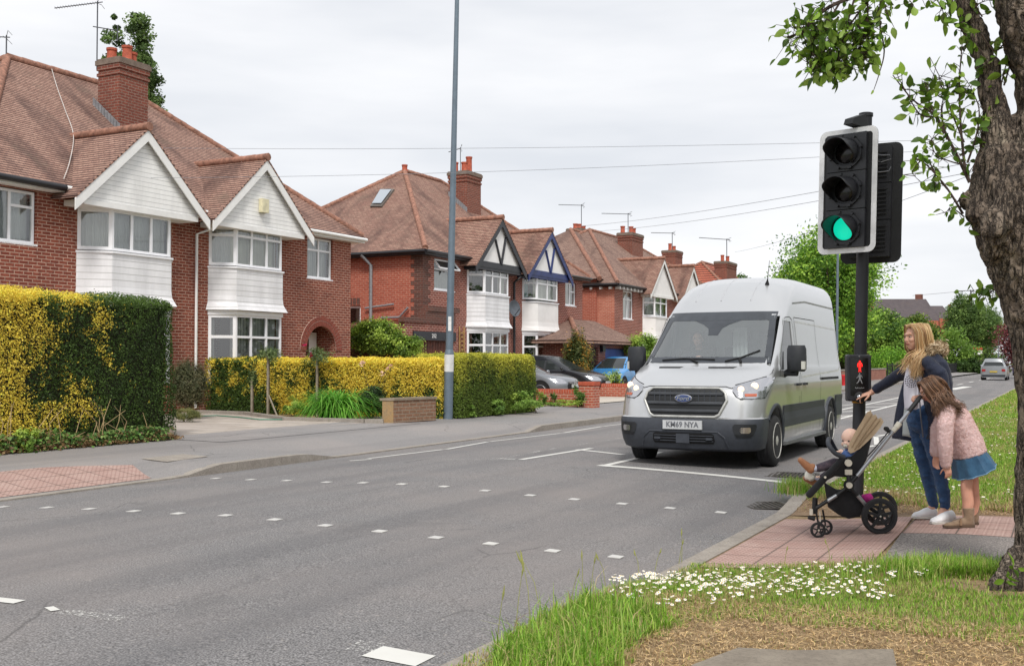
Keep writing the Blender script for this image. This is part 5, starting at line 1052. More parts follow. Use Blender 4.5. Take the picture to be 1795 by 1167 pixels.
def dense(rows, n=6):
    """resample [(z,a,b)] smoothly in z"""
    z = np.array([r[0] for r in rows]); zz = np.linspace(z[0], z[-1], n * (len(rows) - 1) + 1); zz = np.unique(np.concatenate([zz, z]))
    return [(q, float(np.interp(q, z, [r[1] for r in rows])), float(np.interp(q, z, [r[2] for r in rows]))) for q in zz]
def thick(o, t=.01, off=0):
    m = o.modifiers.new('t', 'SOLIDIFY'); m.thickness = t; m.offset = off; return o
def boolcut(o, cutters):
    col_objs = []
    for c in cutters:
        bm = bmesh.new(); bm.from_mesh(c.data); bmesh.ops.recalc_face_normals(bm, faces=bm.faces); bm.to_mesh(c.data); bm.free()
        m = o.modifiers.new('b', 'BOOLEAN'); m.operation = 'DIFFERENCE'; m.solver = 'EXACT'; m.object = c
    bpy.context.view_layer.update(); dg = bpy.context.evaluated_depsgraph_get(); me = bpy.data.meshes.new_from_object(o.evaluated_get(dg)); o.modifiers.clear(); o.data = me
    for c in cutters: bpy.data.objects.remove(c)
    return o
RUBBER = plain('tyre_rubber', (38, 38, 40), .85, 0, .15, 12, .3, 60); ALLOY = plain('wheel_silver', (150, 150, 152), .45, .5, .15, 20); BLKPL = plain('black_plastic', (44, 47, 52), .6, 0, .12, 14, .15, 200); CHROME = plain('chrome', (200, 200, 204), .15, .9, .05, 5)
DARK = plain('dark_void', (14, 14, 16), .8)
def wheel(t, c, r, w, sg, spokes=10, rimr=.66, name='wheel', cap=.0, rim=ALLOY, holes=True):
    """wheel on axis x, outer face towards sg"""
    b = MB(); x0 = -w / 2; b.lathe([(r * .72, x0), (r * .93, x0 + .01), (r * .99, x0 + w * .16), (r, x0 + w * .3), (r, x0 + w * .7), (r * .99, x0 + w * .84), (r * .93, x0 + w - .01), (r * .72, x0 + w)], c, (1, 0, 0), 40)
    for k in range(4): g_ = -w * .3 + k * w * .2; b.lathe([(r * 1.004, g_ - .012), (r * 1.008, g_ - .01), (r * 1.008, g_ + .012), (r * 1.004, g_ + .014)], c, (1, 0, 0), 40, caps=False)
    ty = b.build(name, RUBBER, t, smooth=50, world=False); xf = sg * (w / 2 - .012); q = MB()
    q.lathe([(r * rimr, 0), (r * rimr * 1.06, sg * .014), (r * rimr * 1.02, sg * .02), (r * rimr * .97, sg * .0), (r * rimr * .93, -sg * .05)], (c[0] + xf, c[1], c[2]), (1, 0, 0), 36, caps=False)
    R0, R1 = r * .16, r * rimr * .97
    for k in range(spokes):
        a = 2 * math.pi * k / spokes; d = V((0, math.cos(a), math.sin(a))); s_ = V((0, -d.z, d.y)); o = V((c[0] + xf, c[1], c[2])); wd0, wd1 = (R0 * .62, R1 * (2.5 / spokes if holes else .14))
        q.ext([o + d * R0 * .8 - s_ * wd0 * .7, o + d * R0 * .8 + s_ * wd0 * .7, o + d * R1 + s_ * wd1 + V((-sg * .01, 0, 0)), o + d * R1 - s_ * wd1 + V((-sg * .01, 0, 0))], (-sg * .02, 0, 0))
    q.lathe([(R0 * 1.3, -sg * .02), (R0 * 1.2, sg * .012), (R0 * .6, sg * .022), (.001, sg * .024)], (c[0] + xf, c[1], c[2]), (1, 0, 0), 20, caps=False)
    ro = q.build('rim', rim, None, smooth=40, world=False); ro.parent = ty; q = MB(); q.lathe([(R1 * 1.03, -sg * .05), (.01, -sg * .05)], (c[0] + xf, c[1], c[2]), (1, 0, 0), 24); dk = q.build('brake', DARK, None, world=False); dk.parent = ty; return ty
def paint(name, rgb, metal=.0, rough=.3):
    t = NT(name); v = t.coord(); a = t.noise(1.3, 4, .6, v); c = lin(rgb); sp = t.n('ShaderNodeSeparateXYZ'); t.l(t.coord(), sp.inputs[0])
    t.base(t.mix(t.math('MULTIPLY', t.ramp(sp.outputs[2], [(.35, (1, 1, 1)), (.9, (0, 0, 0))]), t.ramp(t.noise(5, 5, .7, v), [(.4, (0, 0, 0)), (.7, (.35, .35, .35))])), c, lin((118, 108, 92))))
    t.set(Metallic=metal, Roughness=rough); t.b.inputs['Coat Weight'].default_value = .6; t.b.inputs['Coat Roughness'].default_value = .06
    return t.m
CARGLASS = NT('car_glass').set(Base_Color=(.03, .035, .035, 1), Roughness=.04).m; CARGLASS.node_tree.nodes['Principled BSDF'].inputs['Specular IOR Level'].default_value = .45
LAMPG = NT('headlamp_lens').set(Base_Color=(.55, .55, .57, 1), Roughness=.1, Metallic=.9).m
def wsm():
    t = NT('windscreen_glass'); tr = t.n('ShaderNodeBsdfTransparent'); tr.inputs[0].default_value = (.8, .85, .85, 1); gl = t.n('ShaderNodeBsdfGlossy'); gl.inputs['Roughness'].default_value = .03
    df = t.n('ShaderNodeBsdfDiffuse'); df.inputs[0].default_value = (.66, .72, .75, 1)  # pale bluish reflection haze put into the glass as diffuse colour
    fr = t.n('ShaderNodeFresnel'); fr.inputs[0].default_value = 1.5; m0 = t.n('ShaderNodeMixShader'); m0.inputs[0].default_value = .16; t.l(tr.outputs[0], m0.inputs[1]); t.l(df.outputs[0], m0.inputs[2])
    m = t.n('ShaderNodeMixShader'); t.l(t.math('ADD', fr.outputs[0], .08), m.inputs[0]); t.l(m0.outputs[0], m.inputs[1]); t.l(gl.outputs[0], m.inputs[2]); t.l(m.outputs[0], t.out.inputs[0]); return t.m
WSG = wsm()
VX, VY, VZ = -4.485, 13.65, .055
van = thing('delivery_van', 'silver high-roof panel van waiting at the stop line, driver at the wheel', 'van', (VX, VY, VZ))
#        z    yc   w    bow   cr   yr
VR = [(.24, .14, .90, .10, .24, 5.75), (.27, .07, .965, .10, .27, 5.82), (.36, .03, .99, .09, .28, 5.85), (.47, .0, 1.0, .08, .28, 5.86), (.62, .005, 1.005, .08, .27, 5.86), (.665, .03, 1.0, .08, .27, 5.86), (.68, .05, .995, .08, .27, 5.86),
      (.8, .07, 1.01, .10, .32, 5.86), (.93, .09, 1.02, .13, .36, 5.86), (1.03, .12, 1.02, .16, .38, 5.86), (1.08, .16, 1.02, .17, .38, 5.86), (1.12, .24, 1.018, .17, .36, 5.86), (1.18, .38, 1.012, .15, .34, 5.86), (1.25, .56, 1.005, .12, .3, 5.86), (1.31, .74, 1.0, .10, .26, 5.86), (1.345, .86, .99, .10, .22, 5.86), (1.37, .90, .985, .12, .2, 5.86),
      (1.5, 1.06, .965, .13, .2, 5.85), (1.65, 1.24, .945, .13, .2, 5.84), (1.8, 1.42, .93, .13, .2, 5.83), (1.95, 1.59, .915, .13, .2, 5.82), (2.08, 1.74, .905, .14, .2, 5.81), (2.12, 1.79, .90, .15, .22, 5.81), (2.2, 1.87, .893, .17, .25, 5.8), (2.32, 2.0, .88, .2, .3, 5.79), (2.44, 2.17, .865, .24, .36, 5.78), (2.53, 2.33, .84, .28, .42, 5.77), (2.6, 2.5, .80, .32, .5, 5.75), (2.66, 2.72, .74, .36, .6, 5.72), (2.70, 2.95, .65, .4, .65, 5.66), (2.725, 3.25, .52, .4, .6, 5.58), (2.735, 3.7, .3, .4, .4, 5.4)]
VR = [(z, y, w * .975, b_, c_, r_) for z, y, w, b_, c_, r_ in VR]
vs_ = Shell(VR)
def vmat(c): return 1 if (c[2] < .667 and c[1] < .78) or (c[2] < .3) else 0
VP = paint('van_silver_paint', (204, 205, 206), .66, .28)
BUMP = plain('bumper_plastic', (58, 62, 70), .55, 0, .1, 20, .12, 250)
b = vs_.mesh(vmat, 16, 40)
body = b.build('body', [VP, BUMP], van, world=False)
bm = bmesh.new(); bm.from_mesh(body.data); bmesh.ops.recalc_face_normals(bm, faces=bm.faces); bm.to_mesh(body.data); bm.free()
cut = []
AX0, AX1, WR = 1.0, 4.75, .345
for ax in (AX0, AX1):
    for sg in (-1, 1):
        q = MB(); q.lathe([(.43, .0), (.43, .5)], (sg * .62 if sg > 0 else -1.12, ax, WR + .03), (1, 0, 0), 40); cut.append(q.build('c', DARK, world=False))
q = MB(); q.ext([(-.83, .5, 1.44), (.83, .5, 1.44), (.745, .5, 2.06), (-.745, .5, 2.06)], (0, 1.75, 0)); cut.append(q.build('c', DARK))
q = MB(); q.ext([(-1.2, 1.28, 1.28), (-1.2, 2.3, 1.32), (-1.2, 2.3, 1.99), (-1.2, 1.92, 1.99)], (2.4, 0, 0)); cut.append(q.build('c', DARK))
q = MB(); cav = [[(-.9, .98, 1.0), (.9, .98, 1.0), (.9, 2.42, 1.0), (-.9, 2.42, 1.0)], [(-.9, 1.03, 1.36), (.9, 1.03, 1.36), (.9, 2.42, 1.36), (-.9, 2.42, 1.36)], [(-.83, 1.85, 2.06), (.83, 1.85, 2.06), (.83, 2.42, 2.06), (-.83, 2.42, 2.06)]]; q.loft(cav); cut.append(q.build('c', DARK))
for c in cut: c.parent = None; c.location = van.location
boolcut(body, cut)
body.data.polygons.foreach_set('use_smooth', [True] * len(body.data.polygons)); body.data.set_sharp_from_angle(angle=R(32))
def split_mat(o, idx, name, m):
    bm = bmesh.new(); bm.from_mesh(o.data); d = [f for f in bm.faces if f.material_index != idx]; bmesh.ops.delete(bm, geom=d, context='FACES'); me = bpy.data.meshes.new(name); bm.to_mesh(me); bm.free(); me.materials.append(m); me.polygons.foreach_set('material_index', [0] * len(me.polygons)); n_ = bpy.data.objects.new(name, me); COL.objects.link(n_); n_.parent = o.parent
    bm = bmesh.new(); bm.from_mesh(o.data); d = [f for f in bm.faces if f.material_index == idx]; bmesh.ops.delete(bm, geom=d, context='FACES'); bm.to_mesh(o.data); bm.free(); return n_
bumper = split_mat(body, 1, 'bumper', BUMP)
# glass
ws = dense([(1.42, -.86, .86), (2.08, -.77, .77)], 8); o = vs_.front(ws, .002, 16).build('windscreen', WSG, van, world=False, smooth=60)
fr = MB()
vs_.front([(1.39, -.89, .89), (1.42, -.885, .885), (1.47, -.875, .875)], .006, 16, b=fr)
vs_.front(dense([(2.0, -.80, .80), (2.13, -.795, .795)], 4), .006, 16, b=fr)
for sg in (-1, 1): vs_.front(dense([(1.472, sg * .80, sg * .875), (1.998, sg * .72, sg * .80)], 8), .006, 4, b=fr)
vs_.front(dense([(1.78, -.07, .07), (1.88, -.1, .1), (1.94, -.19, .19), (1.998, -.34, .34)], 4), .006, 6, b=fr)
fb = fr.build('windscreen_border', plain('frit_black', (62, 66, 72), .35), o, world=False, smooth=60); 
for sg in (-1, 1):
    w_ = vs_.side(dense([(1.27, 1.24, 2.32), (2.0, 1.9, 2.32)], 4), -.012, sg, 4).build('side_window', CARGLASS, van, world=False)
    vs_.side([(1.295, 1.33, 1.48), (1.55, 1.58, 1.64)], .006, sg, 2).build('quarter_panel', BLKPL, w_, world=False)
# wipers
q = MB()
def fp(x, z, off=.02): return (x, vs_.yf(x, z) - off, z)
q.tube([fp(-.62, 1.425), fp(-.3, 1.445), fp(.15, 1.432)], .012, 6); q.tube([fp(.3, 1.41), fp(.5, 1.46), fp(.72, 1.56)], .012, 6); q.tube([fp(-.08, 1.39), fp(-.2, 1.44)], .016, 6); q.tube([fp(.52, 1.39), fp(.48, 1.455)], .02, 6); q.build('wiper', DARK, van, world=False)
# bonnet shut lines and vents
def line_front(pts, w=.006, off=.003, b=None):
    b = b or MB(); P = [V((x, vs_.yf(x, z) - off, z)) for x, z in pts]
    for a, c in zip(P[:-1], P[1:]):
        d = (c - a); nn = V((0, -1, .4)).normalized(); s_ = d.cross(nn).normalized() * w; b.poly([a - s_, c - s_, c + s_, a + s_])
    return b
b = MB()
for sg in (-1, 1):
    line_front([(sg * x, z) for x, z in ((.53, 1.075), (.6, 1.055), (.66, 1.09), (.78, 1.14), (.9, 1.2), (.96, 1.25), (.955, 1.3))], b=b)
line_front([(x, 1.078) for x in np.linspace(-.53, .53, 12)], b=b)
b.build('bonnet_shut_line', DARK, van, world=False)
for x0, x1 in ((-.62, -.25), (.1, .5)):
    v_ = vs_.front([(1.315, x0 + .02, x1 - .04), (1.336, x0, x1)], .004, 8).build('bonnet_vent', DARK, van, world=False)
# grille
def hexrow(k): # outline half width at z
    return dense([(.69, -k * .42, k * .42), (.72, -k * .47, k * .47), (.90, -k * .56, k * .56), (1.0, -k * .53, k * .53), (1.055, -k * .46, k * .46)], 5)
gr = vs_.front(hexrow(1.0), .012, 16).build('grille', plain('grille_dark', (30, 32, 35), .6), van, world=False, smooth=50)
b = MB(); hr = hexrow(1.0); L_ = [V((x0, vs_.yf(x0, z) - .02, z)) for z, x0, x1 in hr]; Rr_ = [V((x1, vs_.yf(x1, z) - .02, z)) for z, x0, x1 in hr]
loop = L_ + [V((x, vs_.yf(x, 1.058) - .02, 1.058)) for x in np.linspace(-.43, .43, 8)] + Rr_[::-1] + [V((x, vs_.yf(x, .688) - .02, .688)) for x in np.linspace(.4, -.4, 8)]; b.tube(loop + [loop[0]], .017, 8); b.build('surround', plain('grille_surround', (196, 196, 192), .35, .3), gr, world=False, smooth=60)
for z in (.765, .865, .985):
    hw = interp(z, [.69, .72, .9, 1.0, 1.055], [.42, .47, .56, .53, .46]) - .03; b = MB()
    rings = [[(x, vs_.yf(x, z) - .028 - .012 * math.cos(t), z + .02 * math.sin(t)) for t in (0, 1, 2, 3.14, 4.2, 5.2)] for x in np.linspace(-hw, hw, 14)]; b.loft(rings); b.build('grille_bar', plain('grille_bar_grey', (74, 77, 82), .5), gr, world=False, smooth=40)
b = MB()
for x in np.linspace(-.42, .42, 12): b.frame((x - .005, vs_.yf(x, .87) - .02, .71), (.01, 0, 0), (0, .01, 0), (0, .02, .32))
b.build('grille_ribs', BUMP, gr, world=False)
bc = V((0, vs_.yf(0, .925) - .045, .925)); b = MB(); b.lathe([(.12, .0), (.12, -.014), (.11, -.022), (.001, -.024)], (0, 0, 0), (0, 1, 0), 32); b.v = [(x, y, z * .46) for x, y, z in b.v]; b.v = [tuple(V(v) + bc) for v in b.v]; bo = b.build('badge', CHROME, van, world=False, smooth=40)
b = MB(); b.lathe([(.107, -.022), (.104, -.027), (.001, -.029)], (0, 0, 0), (0, 1, 0), 32); b.v = [tuple(V((x, y, z * .43)) + bc) for x, y, z in b.v]; b.build('badge_blue', plain('badge_blue', (66, 82, 128), .3), bo, world=False, smooth=40)
FY = Matrix(((1, 0, 0), (0, 0, -1), (0, 1, 0)))           # text facing -Y
def textl(par, body_, size, O, rot, m, **k):
    o = text(None, body_, size, O, rot, m, **k); o.parent = par; return o
o = textl(bo, 'Ford', .078, bc + V((0, -.031, .0)), FY, CHROME, ext=.001, sx=1.15, bold=.001)
for v in o.data.vertices: v.co.x += (v.co.z - bc.z) * .35
# number plate
b = MB(); py0 = vs_.yf(0, .58) - .03; b.frame((-.265, py0, .525), (.53, 0, 0), (0, .03, 0), (0, 0, .115)); pl = b.build('number_plate', plain('plate_white', (196, 198, 200), .45, 0, .06, 8), van, world=False)
textl(pl, 'KM69 NYA', .1, V((0, py0 - .002, .583)), FY, plain('plate_letters', (112, 114, 120), .5), sx=.92, bold=.002)
# lower intake and fog lamps
it = vs_.front(dense([(.335, -.40, .40), (.38, -.42, .42), (.46, -.41, .41), (.475, -.38, .38)], 2), .006, 12).build('lower_intake', DARK, van, world=False)
b = MB()
for z in (.37, .405, .44): b.loft([[(x, vs_.yf(x, z) - .01 - .006 * math.cos(t), z + .006 * math.sin(t)) for t in (0, 1.5, 3, 4.5)] for x in np.linspace(-.4, .4, 12)])
b.frame((-.09, vs_.yf(0, .4) - .03, .345), (.18, 0, 0), (0, .02, 0), (0, 0, .12))
for sg in (-1, 1): b.frame((sg * .35 - .04, vs_.yf(.35, .41) - .03, .39), (.08, 0, 0), (0, .03, 0), (0, 0, .03))
b.build('intake_bars', BUMP, it, world=False)
b = MB(); pts = [(-.58, .30), (-.55, .42), (-.46, .495), (.46, .495), (.55, .42), (.58, .30)]
for (a0, z0), (a1, z1) in zip(pts[:-1], pts[1:]):
    m = 8; P = [(a0 + (a1 - a0) * i / m, z0 + (z1 - z0) * i / m) for i in range(m + 1)]; b.tube([(x, vs_.yf(x, z) + .0, z) for x, z in P], .012, 6)
b.build('bumper_crease', BUMP, bumper, world=False, smooth=60)
for sg in (-1, 1):
    f = vs_.front([(z, *(sorted((sg * a0, sg * a1)))) for z, a0, a1 in dense([(.43, .70, .86), (.47, .68, .9), (.53, .66, .92), (.57, .65, .93), (.60, .68, .92)], 2)], .008, 6).build('fog_lamp', plain('fog_housing', (34, 36, 40), .5), van, world=False)
    vs_.front([(z, *(sorted((sg * a0, sg * a1)))) for z, a0, a1 in dense([(.485, .76, .85), (.505, .745, .87), (.545, .745, .87), (.56, .76, .86)], 2)], .016, 5).build('lens', LAMPG, f, world=False, smooth=60)
    h = vs_.front([(z, *(sorted((sg * a0, sg * a1)))) for z, a0, a1 in dense([(.925, .72, .975), (.96, .66, .985), (1.02, .615, .992), (1.08, .62, .996), (1.12, .70, .998), (1.16, .82, .999), (1.2, .92, .999)], 4)], .010, 14).build('headlight', LAMPG, van, world=False, smooth=60)
    b = MB()
    for (hx, hz, hr_) in ((.72, 1.045, .042), (.86, 1.085, .05)): b.lathe([(hr_, 0), (hr_ * .9, -.012), (hr_ * .5, -.02), (.001, -.022)], (sg * hx, vs_.yf(hx, hz) - .012, hz), (sg * -.3, 1, 0), 16)
    b.build('reflector', glow('headlamp_glow', (255, 226, 190), .75) , h, world=False, smooth=60)
    vs_.front([(z, *(sorted((sg * a0, sg * a1)))) for z, a0, a1 in [(.955, .78, .9), (.99, .77, .9)]], .016, 4).build('indicator', plain('amber_lens', (206, 112, 84), .25), h, world=False)
    b = MB(); P = [(.63, 1.1), (.72, 1.128), (.84, 1.172), (.93, 1.205)]; b.tube([(sg * x, vs_.yf(x, z) - .006, z) for x, z in P], .006, 5)
    P = [(.625, 1.01), (.67, .952), (.73, .918), (.85, .92), (.97, .93)]; b.tube([(sg * x, vs_.yf(x, z) - .006, z) for x, z in P], .006, 5); b.build('seal', DARK, h, world=False)
# side details (both sides)
for sg in (-1, 1):
    b = MB()
    vs_.side(dense([(.50, 1.46, 4.28), (.80, 1.40, 4.22)], 3), .012, sg, 8, b); b.v = [v for v in b.v]; pn = b.build('side_cladding', BUMP, van, world=False); thick(pn, .01)
    b = MB(); vs_.side(dense([(.50, 5.2, 5.72), (.85, 5.15, 5.74)], 3), .012, sg, 4, b); pn = b.build('side_cladding', BUMP, van, world=False); thick(pn, .01)
    b = MB()
    for ax in (AX0, AX1):
        arc = []
        for i in range(19):
            t = math.pi * (-.06 + 1.12 * i / 18); y, z = ax - math.cos(t) * .445, WR + .03 + math.sin(t) * .445; arc.append((sg * (vs_.at(max(.3, z))[1] + (.004 if y > .75 else -.004)), y, z))
        arc = [(sg * min(abs(x), vs_.at(max(.3, z))[1] + .004) if y > .7 else x, y, z) for x, y, z in arc]
        b.tube(arc[4 if ax == AX0 else 0:], .03, 8, flat=.6)
    b.build('arch_trim', BUMP, van, world=False, smooth=60)
    b = MB(); b.frame((sg * .93, 1.5, .25), (sg * .07, 0, 0), (0, 2.8, 0), (0, 0, .045)); b.build('side_step', plain('step_metal', (120, 122, 124), .5, .4), van, world=False)
    b = MB()
    def sl(p, b=b, w=.005):
        for (y0, z0), (y1, z1) in zip(p[:-1], p[1:]):
            m = 6
            for i in range(m):
                ya, za, yb_, zb_ = y0 + (y1 - y0) * i / m, z0 + (z1 - z0) * i / m, y0 + (y1 - y0) * (i + 1) / m, z0 + (z1 - z0) * (i + 1) / m; a = V((sg * (vs_.at(za)[1] + .003), ya, za)); c = V((sg * (vs_.at(zb_)[1] + .003), yb_, zb_)); d = (c - a).normalized(); s_ = d.cross(V((1, 0, 0))).normalized() * w; b.poly([a - s_, c - s_, c + s_, a + s_])
    sl([(2.42, .34), (2.42, 1.9), (2.38, 2.02), (2.25, 2.06), (1.95, 2.04), (1.3, 1.28), (1.22, 1.2)]); sl([(2.52, .34), (2.52, 2.06)]); sl([(3.92, .34), (3.92, 1.0), (3.98, 2.06), (2.52, 2.06)])
    b.build('door_shut_line', DARK, van, world=False)
    b = MB(); sl([(2.6, 1.18), (5.5, 1.26), (5.66, 1.32), (5.68, 1.96), (2.6, 2.0), (2.58, 1.2)], b, .012); b.build('body_swage', plain('swage_highlight', (226, 228, 228), .3, .2), van, world=False)
    b = MB(); sl([(2.55, 2.27), (3.4, 2.33), (5.7, 2.32)], b, .014); b.build('roof_seam', plain('seam_grey', (150, 152, 150), .4, .2), van, world=False)
    b = MB(); vs_.side([(1.12, 3.95, 5.4), (1.16, 3.95, 5.4)], .012, sg, 4, b); b.build('door_rail', DARK, van, world=False)
    b = MB(); w_ = vs_.at(1.1)[1]; b.frame((sg * w_, 2.18, 1.06), (sg * .035, 0, 0), (0, .2, 0), (0, 0, .035)); b.frame((sg * w_, 2.62, 1.06), (sg * .035, 0, 0), (0, .2, 0), (0, 0, .035)); b.build('door_handle', BLKPL, van, world=False)
    # mirror
    mx_ = sg * 1.17; b = MB(); rr = []
    for z, k in ((1.27, .8), (1.30, 1), (1.45, 1.02), (1.58, 1.0), (1.63, .85)):
        rr.append([(mx_ + sg * x * k, 1.42 + y * k, z) for x, y in ((-.12, -.05), (-.06, -.1), (.06, -.09), (.12, -.04), (.12, .06), (-.12, .08))])
    b.loft(rr); mo = b.build('mirror', BLKPL, van, world=False, smooth=50); b = MB(); b.loft([[(mx_ + sg * .121, 1.36, 1.30), (mx_ + sg * .128, 1.4, 1.30), (mx_ + sg * .128, 1.4, 1.41), (mx_ + sg * .121, 1.36, 1.41)], [(mx_ + sg * .08, 1.33, 1.30), (mx_ + sg * .09, 1.38, 1.30), (mx_ + sg * .09, 1.38, 1.41), (mx_ + sg * .08, 1.33, 1.41)]]); b.build('indicator', plain('clear_lens', (206, 206, 200), .2), mo, world=False)
    b = MB(); b.tube([(sg * .96, 1.52, 1.22), (mx_ - sg * .06, 1.44, 1.3)], .045, 8, flat=.7); b.tube([(sg * .98, 1.5, 1.24), (mx_, 1.42, 1.24), (mx_, 1.42, 1.3)], .035, 8); b.build('arm', BLKPL, mo, world=False, smooth=50)
    for ax in (AX0, AX1): wheel(van, (sg * .88, ax, WR), WR, .23, sg, 10, rim=plain('wheel_trim_grey', (196, 194, 188), .45, .2, .2, 16))
# roof ribs + aerial + rear lamps
b = MB()
for x in (-.45, -.05, .38):
    b.tube([(x, vs_.yf(x, z) - .002, z) for z in (2.3, 2.4, 2.5, 2.58, 2.64, 2.68)], .009, 5)
b.build('roof_rib', VP, van, world=False, smooth=60)
b = MB(); x, z = .5, 2.56; y = vs_.yf(x, z); b.lathe([(.035, 0), (.012, .06), (.006, .09), (.003, .36)], (x, y - .01, z), (.12, -.05, 1), 8); b.build('aerial', DARK, van, world=False, smooth=40)
b = MB(); b.frame((.86, 5.84, .9), (.07, 0, 0), (0, .05, 0), (0, 0, .5)); b.build('rear_lamp', plain('red_lens', (170, 30, 30), .3), van, world=False); b = MB(); b.frame((-.93, 5.84, .9), (.07, 0, 0), (0, .05, 0), (0, 0, .5)); b.build('rear_lamp', plain('red_lens', (170, 30, 30), .3), van, world=False)
b = MB(); b.box(-.8, .8, .4, 5.6, .3, .34); b.box(-.7, .7, 1.0, 1.06, .3, .5); b.box(-.75, .75, 4.7, 4.8, .26, .4); b.build('chassis', DARK, van, world=False)
# cab interior
INT = plain('cab_grey', (176, 180, 180), .8, 0, .1, 3); INTD = plain('cab_dark', (62, 64, 68), .8)
b = MB(); b.box(-.88, .88, 1.1, 1.5, 1.02, 1.38); b.build('dashboard', INT, van, world=False)
b = MB(); b.box(-.88, .88, 2.38, 2.4, 1.01, 2.05); b.build('bulkhead', INT, van, world=False)
for x, w_ in ((-.42, .5), (.42, .85)):
    b = MB(); b.box(x - w_ / 2, x + w_ / 2, 2.0, 2.14, 1.02, 1.62); s_ = b.build('seat', INTD, van, world=False); b = MB()
    for k in ((x,) if w_ < .6 else (x - .2, x + .2)): b = MB(); b.box(k - .12, k + .12, 2.02, 2.12, 1.64, 1.84); b.build('headrest', INTD, s_, world=False)
b = MB(); sw = [V((-.42 + .19 * math.cos(t), 1.56 + .05 * math.sin(t), 1.4 + .16 * math.sin(t))) for t in np.linspace(0, 2 * math.pi, 25)]; b.tube(sw, .016, 8); b.tube([sw[0], sw[12]], .014, 6); b.build('steering_wheel', DARK, van, world=False, smooth=60)
b = MB()
for i in range(7): x = .14 + i * .03; b.poly([(x, 1.92 + .02 * (i % 2), 1.45), (x + .03, 1.92 + .02 * ((i + 1) % 2), 1.45), (x + .02, 1.95 + .02 * ((i + 1) % 2), 1.9), (x - .01, 1.95 + .02 * (i % 2), 1.9)])
b.build('hanging_cloth', plain('pale_cloth', (196, 200, 198), .9), van, world=False)
